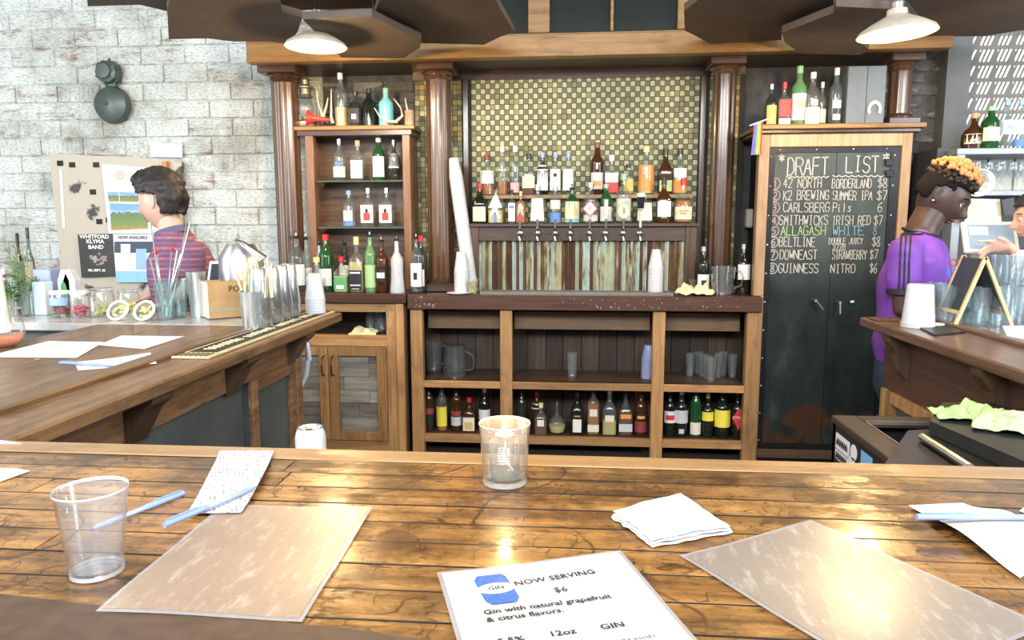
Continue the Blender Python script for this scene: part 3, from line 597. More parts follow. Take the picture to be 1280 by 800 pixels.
ma = N.new('ShaderNodeMath'); ma.operation = 'MULTIPLY_ADD'; ma.inputs[1].default_value = 0.75; L.new(wn.outputs[0], ma.inputs[0])
mb2 = N.new('ShaderNodeMath'); mb2.operation = 'MULTIPLY_ADD'; mb2.inputs[1].default_value = 0.7; mb2.inputs[2].default_value = -0.22; L.new(nz.outputs[0], mb2.inputs[0]); L.new(mb2.outputs[0], ma.inputs[2])
cr = ramp(N, [(0.22, (0.10, 0.055, 0.035)), (0.42, (0.20, 0.13, 0.075)), (0.52, (0.50, 0.46, 0.26)), (0.62, (0.42, 0.55, 0.46)), (0.75, (0.55, 0.66, 0.58)), (0.9, (0.16, 0.10, 0.06))]); L.new(ma.outputs[0], cr.inputs[0]); L.new(cr.outputs[0], b.inputs['Base Color'])
mb.build('corrugated_sheet', m, tr, smooth=True)
ZU = AY(700, 243.5, 4.80).z
MB().box(AY(600, 245, 4.79).x, AY(866, 245, 4.79).x, 4.775, 4.86, ZU-0.025, ZU, 0.002).build('step_shelf', wood('step_shelf_wood', (0.20, 0.11, 0.04), (0.34, 0.20, 0.09), 'X', 0.4), tr)
MB().box(AY(600, 245, 4.79).x, AY(603, 245, 4.79).x, 4.78, 4.86, ZR, ZU-0.025).box(AY(862, 245, 4.79).x, AY(866, 245, 4.79).x, 4.78, 4.86, ZR, ZU-0.025).build('step_leg', M_mahz, tr)
dt = thing('drip_tray', 'long low steel drip tray on the tap counter under the taps', 'drip tray', (0.0, 4.52, 1.04))
mb = MB(); a, b_ = AY(601, 365, 4.5).x, AY(841, 365, 4.5).x
mb.box(a, b_, 4.47, 4.475, 1.04, 1.058).box(a, b_, 4.575, 4.58, 1.04, 1.058).box(a, a+0.005, 4.475, 4.575, 1.04, 1.058).box(b_-0.005, b_, 4.475, 4.575, 1.04, 1.058).box(a, b_, 4.475, 4.575, 1.04, 1.044)
M_tray = pm('tray_steel', (0.20, 0.19, 0.17), 0.5, metal=0.5)
mb.build('tray_body', M_tray, dt)
mb = MB()
for k in range(96): x = a+0.01+k*(b_-a-0.02)/96; mb.box(x, x+0.006, 4.475, 4.575, 1.053, 1.056)
mb.build('tray_grille', M_tray, dt)
# beer taps: chrome faucet part with its handle as sub-part
def beer_tap(u, k):
    x = AY(u, 290, YR-0.03).x; y = YR+0.005; z = ZR-0.065
    t = MB().lathe([(0, 0), (0.016, 0), (0.016, 0.006), (0.008, 0.008), (0.008, 0.045), (0, 0.045)], 14, (x, y, z), mat=Matrix.Rotation(PI/2, 3, 'X'))
    t.lathe([(0, -0.022), (0.007, -0.022), (0.009, -0.010), (0.014, 0.0), (0.012, 0.014), (0.008, 0.02), (0.012, 0.028), (0.006, 0.036), (0.006, 0.045), (0, 0.045)], 14, (x, y-0.05, z))
    t.tube([(x, y-0.05, z-0.005), (x, y-0.068, z-0.022), (x, y-0.072, z-0.042)], [0.008, 0.007, 0.006], 10)
    for s in (-1, 1): t.ball((x+s*0.014, y-0.05, z+0.004), 0.006, 1)
    p = t.build('beer_tap', M_chrome, tr, smooth=True)
    y0 = y-0.05; z0 = z+0.04
    if k == 'glass':
        h = MB().lathe([(0, 0), (0.008, 0), (0.008, 0.10), (0.016, 0.105), (0.020, 0.115), (0.0, 0.115)], 16, (x, y0, z0)).build('tap_handle', pm('pale_wood_handle', (0.7, 0.62, 0.45), 0.4), p, smooth=True)
        MB().lathe([(0, 0.115), (0.019, 0.115), (0.023, 0.16), (0.025, 0.185), (0, 0.185)], 18, (x, y0, z0)).build('handle_dark_beer', pm('stout_black', (0.01, 0.012, 0.02), 0.12), p, smooth=True)
        MB().lathe([(0, 0.185), (0.0255, 0.185), (0.0265, 0.203), (0.022, 0.210), (0, 0.211)], 18, (x, y0, z0)).build('handle_foam', pm('stout_foam', (0.85, 0.80, 0.66), 0.4), p, smooth=True)
        return
    mb = MB(); mb.tube([(x, y0, z0), (x, y0-0.002, z0+0.05)], [0.007, 0.009], 10)
    mb.build('tap_handle', M_chrome, p, smooth=True)
    if k == 'diamond':
        c = (x, z0+0.115)
        MB().prism([(c[0]-.048, c[1]), (c[0], c[1]-.052), (c[0]+.048, c[1]), (c[0], c[1]+.052)], y0-0.008, y0+0.008, 'Y').build('badge', pm('badge_red', (0.65, 0.04, 0.04), 0.3), p)
        MB().prism([(c[0]-.040, c[1]), (c[0], c[1]-.043), (c[0]+.040, c[1]), (c[0], c[1]+.043)], y0-0.0095, y0-0.007, 'Y').build('badge_face', M_white, p)
        text('P', 0.045, pm('badge_red', (0.65, 0.04, 0.04), 0.3), p, (x, y0-0.0105, c[1]))
    elif k == 'oval':
        MB().lathe([(0, -0.007), (0.036, -0.007), (0.038, 0), (0.036, 0.007), (0, 0.007)], 24, (x, y0, z0+0.10), mat=Matrix.Scale(1.3, 3, (0, 0, 1)) @ Matrix.Rotation(PI/2, 3, 'X')).build('badge', pm('badge_lime', (0.66, 0.72, 0.32), 0.35), p, smooth=True)
        MB().lathe([(0, -0.002), (0.022, -0.002), (0.022, 0.002), (0, 0.002)], 20, (x, y0-0.008, z0+0.10), mat=Matrix.Scale(1.3, 3, (0, 0, 1)) @ Matrix.Rotation(PI/2, 3, 'X')).build('badge_face', pm('badge_cream', (0.85, 0.83, 0.6), 0.4), p)
        MB().prism([(x-0.006, z0+.08), (x+.008, z0+.085), (x+0.006, z0+.12), (x-.004, z0+.125)], y0-0.012, y0-0.010, 'Y').build('badge_mark', pm('badge_green', (0.10, 0.25, 0.12), 0.4), p)
    elif k == 'tall':
        MB().box(x-0.012, x+0.012, y0-0.008, y0+0.008, z0+0.05, z0+0.17, 0.003).build('badge', pm('badge_leaf', (0.55, 0.62, 0.45), 0.35), p)
        MB().box(x-0.009, x+0.009, y0-0.0095, y0-0.007, z0+0.08, z0+0.14).build('badge_face', M_white, p)
for u, k in ((650, ''), (672, ''), (694, 'stub'), (713, ''), (737, 'diamond'), (757, 'tall'), (779, 'oval'), (800, 'glass')): beer_tap(u, k)

# ------------------------------------------------------------------ framed chalkboard safe
sf = thing('chalkboard_door', 'tall black steel doors in a light wood frame with the chalked draft list', 'chalkboard', (1.52, 4.7, 0))
YS = 4.45
def sx2(u): return AY(u, 165, YS).x
ZL = AY(1050, 154, YS-0.05).z
XA, XB = sx2(950), sx2(1142)
MB().box(XA-0.03, XB+0.05, YS-0.05, WY, ZL-0.028, ZL, 0.004).build('ledge', M_beam, sf)
MB().box(XA-0.015, XB+0.03, YS-0.025, WY, ZL-0.05, ZL-0.028, 0.004).build('ledge_moulding', M_mahx, sf)
M_pine = wood('pale_frame_wood', (0.30, 0.18, 0.095), (0.52, 0.34, 0.19), 'Z', 0.5, wear=0.3)
MB().box(XA, XA+0.062, YS, YS+0.06, 1.042, ZL-0.05, 0.003).box(XA+0.045, XA+0.062, YS, YS+0.06, 0, 1.042).build('frame_post', M_pine, sf)
MB().box(XB-0.055, XB, YS, YS+0.06, 0, ZL-0.05, 0.003).build('frame_post', M_pine, sf)
MB().box(XA+0.062, XB-0.055, YS, YS+0.06, ZL-0.125, ZL-0.05, 0.003).build('frame_header', M_pine, sf)
MB().box(XA+0.062, XB-0.055, YS+0.03, WY, 0, ZL-0.125).build('safe_body', M_iron, sf)
m, nt, b = newmat('chalky_black_steel'); N, L = nt.nodes, nt.links; b.inputs['Roughness'].default_value = 0.45; b.inputs['Specular IOR Level'].default_value = 0.3; b.inputs['Metallic'].default_value = 0.2
geo = N.new('ShaderNodeNewGeometry'); mp = N.new('ShaderNodeMapping'); mp.inputs['Scale'].default_value = (3.5, 3, 1.6); L.new(geo.outputs['Position'], mp.inputs[0])
nz = N.new('ShaderNodeTexNoise'); nz.inputs['Scale'].default_value = 1.5; nz.inputs['Detail'].default_value = 9; nz.inputs['Roughness'].default_value = 0.65; L.new(mp.outputs[0], nz.inputs[0])
cr = ramp(N, [(0.35, (0.008, 0.011, 0.012)), (0.6, (0.020, 0.031, 0.032)), (0.8, (0.07, 0.09, 0.088))]); L.new(nz.outputs[0], cr.inputs[0])
sp = N.new('ShaderNodeSeparateXYZ'); L.new(geo.outputs['Position'], sp.inputs[0])
h1 = N.new('ShaderNodeMapRange'); h1.inputs[1].default_value = 0.75; h1.inputs[2].default_value = 0.25; L.new(sp.outputs[2], h1.inputs[0])
n3 = N.new('ShaderNodeTexNoise'); n3.inputs['Scale'].default_value = 5; n3.inputs['Detail'].default_value = 8; L.new(geo.outputs['Position'], n3.inputs[0])
mm = N.new('ShaderNodeMath'); mm.operation = 'MULTIPLY'; L.new(h1.outputs[0], mm.inputs[0]); L.new(n3.outputs[0], mm.inputs[1])
rr = ramp(N, [(0.40, (0, 0, 0)), (0.46, (1, 1, 1))]); L.new(mm.outputs[0], rr.inputs[0])
mx = N.new('ShaderNodeMix'); mx.data_type = 'RGBA'; L.new(rr.outputs[0], mx.inputs[0]); L.new(cr.outputs[0], mx.inputs[6]); mx.inputs[7].default_value = (0.055, 0.028, 0.015, 1)
h2 = N.new('ShaderNodeMapRange'); h2.inputs[1].default_value = 1.05; h2.inputs[2].default_value = 1.35; h2.inputs[4].default_value = 0.16; L.new(sp.outputs[2], h2.inputs[0])
n4 = N.new('ShaderNodeMath'); n4.operation = 'MULTIPLY'; L.new(h2.outputs[0], n4.inputs[0]); L.new(nz.outputs[0], n4.inputs[1])
m3 = N.new('ShaderNodeMix'); m3.data_type = 'RGBA'; L.new(n4.outputs[0], m3.inputs[0]); L.new(mx.outputs[2], m3.inputs[6]); m3.inputs[7].default_value = (0.5, 0.58, 0.56, 1)
L.new(m3.outputs[2], b.inputs['Base Color']); M_board = m
xm = AY(1040, 300, YS+0.02).x; bz0, bz1 = 0.09, ZL-0.128
xa, xb = XA+0.066, XB-0.060
MB().box(xa, xa+0.03, YS+0.012, YS+0.03, bz0, bz1).box(xb-0.05, xb, YS+0.012, YS+0.03, bz0, bz1).box(xa+.03, xb-.05, YS+0.012, YS+0.03, bz1-0.03, bz1).box(xa+.03, xb-.05, YS+.012, YS+.03, bz0, bz0+0.03).build('steel_surround', M_iron, sf)
for a, b_ in ((xa+0.031, xm-0.001), (xm+0.001, xb-0.051)):
    dd = MB().box(a, b_, YS+0.016, YS+0.03, bz0+0.031, bz1-0.031, 0.001).build('steel_door', M_board, sf)
MB().box(xa, xb, YS+0.0, YS+0.03, 0.03, 0.085, 0.002).build('sill', M_darkx, sf)
mb = MB()
for k in range(11):
    z = bz0+0.05+k*(bz1-bz0-0.1)/10
    for x in (xa+0.008, xb-0.03): mb.ball((x, YS+0.012, z), 0.006, 1)
for u in (976, 1022, 1068, 1110): mb.ball((AY(u, 183, YS).x, YS+0.012, bz1-0.012), 0.006, 1)
mb.build('rivet', M_steel, sf)
for (u, v, du, dv) in ((1019, 376, 11, 12), (1049, 378, 2, 15)):
    a = AY(u, v, YS); e = AY(u+du, v+dv, YS-0.03)
    MB().lathe([(0, 0), (0.012, 0), (0.009, 0.035), (0, 0.035)], 12, (a.x, YS+0.016, a.z), mat=Matrix.Rotation(PI/2, 3, 'X')).tube([(a.x, YS-0.017, a.z), (e.x, YS-0.02, e.z)], [0.007, 0.006], 8).build('lever_handle', M_steel, sf, smooth=True)
a = AY(1066, 378, YS); MB().ball((a.x, YS+0.008, a.z), 0.016, 2, (1, .6, 1)).build('door_knob', M_steel, sf, smooth=True)
for v in (203, 217): a = AY(1114, v, YS); MB().box(a.x-0.03, a.x+0.012, YS-0.004, YS+0.02, a.z-0.02, a.z+0.02, 0.003).build('hinge', M_iron, sf)
CK = lambda n, c: pm('chalk_'+n, c, 0.9, var=0.15, vscale=200)
ck_w, ck_p, ck_y, ck_b = CK('white', (0.55, 0.54, 0.49)), CK('pink', (0.52, 0.38, 0.38)), CK('lime', (0.38, 0.56, 0.24)), CK('blue', (0.22, 0.42, 0.56))
YT = YS+0.0125
def row(items, mat, w=0.0044):
    mb = MB()
    for (s, u0, u1, v, hpx) in items:
        a, b_ = AY(u0, v, YT), AY(u1, v, YT); chalk(mb, s, a.x, b_.x, a.z, hpx*YT/F_PX, YT, w)
    return mb
row([('DRAFT', 984, 1037, 219, 20), ('LIST', 1057, 1100, 215, 18), ('*', 974, 982, 202, 9), ('*', 1104, 1113, 201, 9)], ck_w, 0.007).build('chalk_heading', ck_w, sf)
mb = MB()
for (ua, ub, v) in ((983, 1036, 221), (1041, 1105, 220)):
    P = [AY(ua+(ub-ua)*k/16, v+(1.2 if k % 2 else -0.6), YT) for k in range(17)]; ribbon(mb, [Vector((p.x, YT, p.z)) for p in P], 0.006)
mb.build('chalk_underline', ck_w, sf)
rows_ = [('42 NORTH', 979, 1028, 'BORDERLAND', 1040, 1090, '$8', 1097, 1110, 235, ck_w, ck_w), ('K2 BREWING', 979, 1037, 'SUMMER IPA', 1041, 1091, '$7', 1096, 1110, 250, ck_w, ck_w),
 ('CARLSBERG', 979, 1038, 'Pils', 1041, 1066, '6', 1097, 1104, 265, ck_w, ck_w), ('SMITHWICKS', 974, 1036, 'IRISH RED', 1040, 1089, '$7', 1092, 1104, 281, ck_w, ck_w),
 ('ALLAGASH', 976, 1033, 'WHITE', 1041, 1081, '8', 1091, 1097, 294, ck_y, ck_b), ('BELTLINE', 974, 1020, 'DOUBLE JUICY', 1036, 1079, '$8', 1090, 1101, 308, ck_w, ck_w),
 ('DOWNEAST', 975, 1022, 'STRAWBERRY', 1040, 1084, '$7', 1087, 1098, 324, ck_w, ck_w), ('GUINNESS', 973, 1024, 'NITRO', 1038, 1070, '$6', 1087, 1097, 341, ck_w, ck_w)]
for i, (s1, a0, a1, s2, b0, b1, pr, p0, p1, v, m1, m2) in enumerate(rows_):
    row([(s1, a0, a1, v, 11)], m1).build('chalk_row', m1, sf)
    h2_ = 7 if s2 == 'DOUBLE JUICY' else 10.5
    mb = row([(s2, b0, b1, v-(3 if h2_ == 7 else 0), h2_), (pr, p0, p1, v, 11)], m2)
    if s2 == 'DOUBLE JUICY': chalk(mb, '37%B', AY(1041, v, YT).x, AY(1058, v, YT).x, AY(1041, v+4, YT).z, 0.03, YT, 0.004)
    mb.build('chalk_row', m2, sf)
    c = AY(969-i*0.5, v-5.5, YT); mb = MB(); chalk(mb, str(i+1), c.x-0.012, c.x+0.018, c.z-0.020, 0.04, YT, 0.005)
    ribbon(mb, [Vector((c.x+0.030*math.cos(t*PI/8), YT, c.z+0.032*math.sin(t*PI/8))) for t in range(17)], 0.005)
    mb.build('chalk_number', ck_p if i < 5 else ck_w, sf)

# ================================================================== bottles
G_clear = glass('bottle_clear', (0.90, 0.95, 0.93), 0.95, 0.05)
G_green = pm('bottle_green', (0.015, 0.075, 0.022), 0.06, var=0.1)
G_dark  = pm('bottle_black_green', (0.012, 0.016, 0.012), 0.06, var=0.1)
G_brown = pm('bottle_brown', (0.06, 0.022, 0.008), 0.06, var=0.1)
G_turq  = pm('bottle_turquoise', (0.22, 0.62, 0.68), 0.25, var=0.05)
G_smoke = glass('bottle_smoky', (0.50, 0.53, 0.52), 1.0, 0.08, (0.2, 0.22, 0.22))
G_lime  = pm('bottle_lime_green', (0.12, 0.27, 0.11), 0.08, var=0.1)
G_frost = glass('bottle_frosted', (0.9, 0.94, 0.96), 0.5, 0.55, (0.86, 0.90, 0.94), 0.15)
L_amber = pm('spirit_amber', (0.42, 0.15, 0.03), 0.1, var=0.1)
L_deep  = pm('spirit_deep_brown', (0.12, 0.035, 0.01), 0.1, var=0.1)
L_gold  = pm('spirit_gold', (0.62, 0.50, 0.20), 0.1, var=0.1)
L_clear = glass('spirit_clear', (0.92, 0.96, 0.97), 0.3)
GL_ = {'c': G_clear, 'g': G_green, 'd': G_dark, 'b': G_brown, 't': G_turq, 's': G_smoke, 'l': G_lime, 'f': G_frost}
LQ = {'a': L_amber, 'b': L_deep, 'y': L_gold, 'w': L_clear}
def C(n, c, **k): return pm('label_'+n, c, 0.5, var=0.06, **k)
LB = {'W': M_lwhite, 'C': M_label, 'Y': C('yellow', (0.90, 0.78, 0.08)), 'R': C('red', (0.68, 0.05, 0.05)), 'O': C('orange', (0.85, 0.32, 0.08)), 'G': C('green', (0.10, 0.36, 0.14)),
      'K': C('black', (0.015, 0.015, 0.02)), 'B': C('blue', (0.12, 0.25, 0.62)), 'P': C('pink', (0.80, 0.42, 0.42)), 'S': C('silver', (0.62, 0.64, 0.66)), 'M': C('maroon', (0.30, 0.06, 0.05)),
      'L': C('lime', (0.42, 0.62, 0.28)), 'D': C('gold', (0.66, 0.50, 0.14)), 'T': C('teal', (0.30, 0.60, 0.58)), 'E': C('pale_yellow', (0.86, 0.80, 0.50)), 'N': C('tan', (0.60, 0.44, 0.26))}
CAPM = {'k': pm('cap_black', (0.02, 0.02, 0.022), 0.3), 'r': pm('cap_red', (0.62, 0.03, 0.04), 0.35), 'w': pm('cap_white', (0.85, 0.85, 0.83), 0.4), 's': M_steel, 'c': pm('cork', (0.55, 0.38, 0.2), 0.7),
        'b': pm('cap_blue', (0.30, 0.42, 0.66), 0.35), 'y': pm('cap_yellow', (0.82, 0.72, 0.30), 0.4), 'g': pm('cap_green', (0.35, 0.6, 0.38), 0.4), 'd': pm('cap_gold', (0.7, 0.52, 0.2), 0.3, metal=0.7), 'm': pm('cap_maroon', (0.25, 0.05, 0.05), 0.4)}
PROF = {  # outline (radius, height) of unit bottles; value 2 = height where the neck starts
 'std':   ([(0, 0), (.90, 0), (1, .02), (1, .56), (.94, .62), (.62, .69), (.40, .74), (.34, .79), (.33, .92)], 0),
 'tall':  ([(0, 0), (.92, 0), (1, .02), (1, .62), (.90, .67), (.55, .73), (.40, .78), (.36, .92)], 0),
 'sq':    ([(0, 0), (.92, 0), (1, .02), (1, .60), (.93, .65), (.55, .69), (.36, .72), (.32, .76), (.32, .90)], 1),
 'jug':   ([(0, 0), (.80, 0), (.95, .03), (1, .20), (.98, .40), (.80, .52), (.50, .60), (.34, .66), (.27, .72), (.26, .90)], 0),
 'wine':  ([(0, 0), (.94, 0), (1, .02), (1, .60), (.93, .66), (.60, .74), (.42, .79), (.38, .94)], 0),
 'flask': ([(0, 0), (.55, 0), (.85, .05), (1, .20), (1, .30), (.85, .42), (.40, .54), (.22, .60), (.17, .66), (.16, .90)], 0),
 'low':   ([(0, 0), (.92, 0), (1, .02), (1, .48), (.94, .56), (.70, .64), (.42, .71), (.32, .76), (.30, .90)], 1),
 'bell':  ([(0, 0), (.96, 0), (1, .03), (.86, .22), (.80, .40), (.86, .52), (.80, .60), (.45, .68), (.30, .72), (.27, .92)], 0),
}
def rad_at(prof, f):
    for (r0, z0), (r1, z1) in zip(prof[1:], prof[2:]):
        if z0 <= f <= z1 and z1 > z0: return r0+(r1-r0)*(f-z0)/(z1-z0)
    return prof[-1][0]
def bottle(x, y, z, h, r, shape, g, liq, labels, cap, label, group, word=None):
    prof, sq = PROF[shape]
    def fn(a, zz):
        if not sq: return 1.0
        k = 1/(abs(math.cos(a))**7+abs(math.sin(a))**7)**(1/7.)
        f = zz/h; t = 1 if f < 0.60 else max(0, 1-(f-0.60)/0.07)
        return 0.94*(1+(k-1)*t)
    t = thing('bottle', label, 'bottle', (x, y, z), group=group)
    seg = 20 if sq else 16
    P = [(a*r, b*h) for a, b in prof]; rn = P[-1][0]
    MB().lathe(P+[(rn, P[-1][1])], seg, fn=fn).build('glass_body', GL_[g], t, smooth=True, local=True)
    if liq:
        lv = liq[1]; Q = [(0, 0.004*1)]+[(a*r*0.93, max(b*h, 0.004)) for a, b in prof[1:] if b < lv]+[(rad_at(prof, lv)*r*0.93, lv*h), (0, lv*h)]
        MB().lathe(Q, seg, fn=fn).build('liquid', LQ[liq[0]], t, smooth=True, local=True)
    for L_ in labels:
        f0, f1, mk = L_[0], L_[1], L_[2]; sp = L_[3] if len(L_) > 3 else 1.0; out = L_[4] if len(L_) > 4 else 0.0
        rr0, rr1 = rad_at(prof, f0)*r, rad_at(prof, f1)*r; e = 0.0008+out*0.0005
        a_ = 1.25*sp if not sq else 0.80*sp
        nseg = 10
        MB().lathe([(rr0+e, f0*h), (rr1+e, f1*h)], nseg, fn=fn, a0=-PI/2-a_, a1=-PI/2+a_).build('label', LB[mk], t, smooth=True, local=True)
    if word:
        s, f, size, mk = word; text(s, size, LB[mk], t, t.location+Vector((0, -(rad_at(prof, f)*r+0.003), f*h)))
    b0 = P[-1][1]
    if cap == 'pour':
        MB().lathe([(0, b0-.012), (rn*.8, b0-.012), (rn*1.2, b0), (rn*1.2, b0+.008), (0.004, b0+.012)], 10).build('pourer_cork', CAPM['k'], t, smooth=True, local=True)
        MB().tube([(0, 0, b0), (0, 0, b0+0.03), (-0.004, -0.004, h+.002), (-0.009, -0.008, h+0.012)], [0.0045, .0042, .0035, .003], 8).build('pourer', M_chrome, t, smooth=True, local=True)
    elif cap:
        MB().lathe([(rn*1.15, b0-h*0.045), (rn*1.18, h*0.995), (rn*0.95, h), (0, h)], 12).build('cap', CAPM[cap], t, smooth=True, local=True)
    return t
def put(lst, y, z, group, dy=0.0):
    for it in lst:
        u, vb, vt, w, shape, g, liq, labels, cap, label = it[:10]
        yy = y+(it[10] if len(it) > 10 else 0); word = it[11] if len(it) > 11 else None
        p = AY(u, vb, yy); s = yy/F_PX*(1+0.005); h = (vb-vt)*s
        bottle(p.x, yy, z+0.0005, h, w*s/2, shape, g, liq, labels, cap, label, group, word)
LAB = [(.12, .48, 'C')]
# hutch, upper glass shelf
put([(425, 222, 171, 16, 'std', 'c', None, [(.08, .34, 'C'), (.36, .44, 'B', .4)], 's', 'clear bottle with cream label, leftmost on the upper glass shelf'),
     (448, 222, 173, 17, 'sq', 'c', ('b', .1), [(.05, .50, 'W')], 'c', 'clear bottle with broad white label and cork, second on the upper glass shelf'),
     (474, 222, 170, 15, 'wine', 'g', None, [(.08, .56, 'W')], 'w', 'green wine-like bottle with tall white label on the upper glass shelf'),
     (493, 222, 173, 14, 'std', 's', None, [(.30, .66, 'W')], 's', 'smoky bottle with label high on its shoulder, rightmost on the upper glass shelf')], 4.72, ZG1, 'bottles on the upper glass shelf')
put([(437, 281, 236, 17, 'std', 'c', None, [(.02, .14, 'B'), (.16, .45, 'S', .6)], 'b', 'clear bottle with arched silver label and blue cap on the lower glass shelf'),
     (461, 281, 233, 18, 'sq', 'c', None, [(.10, .56, 'W'), (.16, .36, 'R', .55, 1), (.36, .46, 'K', .25, 1)], 's', 'clear bottle with white and red label, middle of the lower glass shelf'),
     (484, 281, 233, 18, 'sq', 'c', None, [(.10, .56, 'W'), (.16, .36, 'R', .55, 1), (.36, .46, 'K', .25, 1)], 's', 'clear bottle with white and red label, rightmost on the lower glass shelf')], 4.72, ZG2, 'bottles on the lower glass shelf')
# worktop row
put([(373, 362, 288, 22, 'std', 'c', ('w', .3), [(.10, .46, 'W')], 'pour', 'large clear bottle with pourer, leftmost on the worktop by the column', 0.06),
     (385, 363, 292, 14, 'std', 'c', None, [(.1, .4, 'W')], 'pour', 'slim clear bottle with pourer behind the yellow-labelled bottle', 0.12),
     (397, 361, 317, 24, 'low', 'c', ('w', .4), [(.06, .46, 'W'), (.10, .36, 'Y', .75, 1)], 'y', 'squat bottle with bright yellow square label on the worktop'),
     (409, 362, 290, 19, 'wine', 'g', None, [(.10, .40, 'W', .8)], 'r', 'green bottle with red cap and white label on the worktop', 0.05),
     (400, 350, 288, 12, 'std', 'f', None, [], 'pour', 'frosted bottle with pourer, behind between yellow and green bottles', 0.16),
     (428, 362, 317, 19, 'low', 'c', ('y', .45), [(.06, .42, 'G'), (.10, .2, 'W', .6, 1)], 'r', 'short bottle with green label and red-banded neck on the worktop'),
     (432, 352, 289, 15, 'std', 's', None, [(.2, .5, 'W', .8)], 'pour', 'smoky bottle with pourer standing behind the short green-labelled bottle', 0.15),
     (447, 362, 292, 19, 'sq', 'c', ('y', .55), [(.03, .40, 'K'), (.34, .37, 'W', .8, 1), (.12, .14, 'W', .8, 1), (.06, .07, 'W', .6, 1)], 'y', 'square whiskey bottle with black label and pale stopper on the worktop'),
     (464, 362, 287, 15, 'wine', 'l', None, [(.08, .46, 'L')], 'pour', 'tall lime-green bottle with matching label and pourer on the worktop'),
     (478, 362, 292, 17, 'std', 'b', None, [(.20, .42, 'K'), (.26, .36, 'W', .5, 1)], 'pour', 'brown bottle with round white emblem, left of the frosted bell-shaped bottle'),
     (497, 365, 293, 19, 'bell', 'f', None, [], 'pour', 'frosted bell-shaped bottle with pourer at the right of the worktop row', -0.03),
     (521, 361, 287, 15, 'tall', 'c', None, [(.10, .50, 'W'), (.22, .34, 'K', .25, 1)], 'pour', 'clear bottle with tall white label beside the second column'),
     (527, 360, 290, 14, 'wine', 's', None, [(.1, .4, 'W', .6)], 'r', 'dark red-capped bottle half hidden behind the white-labelled bottle by the column', 0.06)], 4.50, 1.0455, 'liquor bottles on the left worktop')
# riser shelf, front row
put([(600, 277, 229, 18, 'low', 'd', None, [(.05, .42, 'E')], 'r', 'dark bottle with cream label and red cap, leftmost on the tap riser', 0, None),
     (620, 277, 232, 20, 'sq', 'c', ('y', .35), [(.42, .75, 'W'), (.02, .3, 'B', .2)], None, 'clear bottle with white shoulder label and golden spirit on the tap riser'),
     (640, 277, 236, 10, 'sq', 'c', ('b', .6), [(.06, .6, 'W', .9), (.44, .52, 'B', .7, 1)], 'k', 'narrow bottle with white and blue strip label on the tap riser'),
     (651, 277, 238, 12, 'sq', 'c', ('a', .7), [(.04, .2, 'R', .8)], 'd', 'narrow amber bottle with small red label on the tap riser'),
     (672, 277, 230, 19, 'sq', 'c', None, [(.06, .64, 'W')], 's', 'white-labelled square bottle behind the second tap'),
     (694, 277, 232, 14, 'tall', 'c', None, [(.02, .28, 'B'), (.38, .62, 'S', .8)], 's', 'slim clear bottle with blue base band behind the third tap'),
     (715, 277, 232, 18, 'std', 'g', None, [(.12, .58, 'E'), (.02, .12, 'T')], 'pour', 'green whiskey bottle with cream label behind the fourth tap'),
     (738, 277, 228, 18, 'std', 'c', None, [(.05, .2, 'W')], 's', 'clear bottle hidden behind the red diamond tap badge', 0.02),
     (757, 277, 230, 14, 'wine', 'g', None, [(.05, .42, 'W')], 'g', 'green bottle with white label left of the oval tap badge', 0.02),
     (779, 277, 218, 18, 'std', 'c', None, [(.05, .5, 'S')], 'g', 'clear bottle behind the lime oval tap badge', 0.03),
     (805, 277, 238, 20, 'sq', 'c', None, [(.08, .62, 'W')], None, 'square bottle with white label behind the stout-glass tap handle', 0.03),
     (829, 277, 223, 18, 'low', 'b', None, [(.14, .48, 'W'), (.10, .14, 'G', .5, 1)], 'k', 'brown square bottle with white label, second from right on the tap riser'),
     (853, 277, 224, 24, 'jug', 'c', ('a', .5), [(.08, .36, 'E', .8)], 'r', 'squat bourbon bottle with red wax cap, rightmost on the tap riser', 0, ("MAKER'S\nMARK", .24, .017, 'M'))], 4.70, ZR, 'front row of bottles on the tap riser')
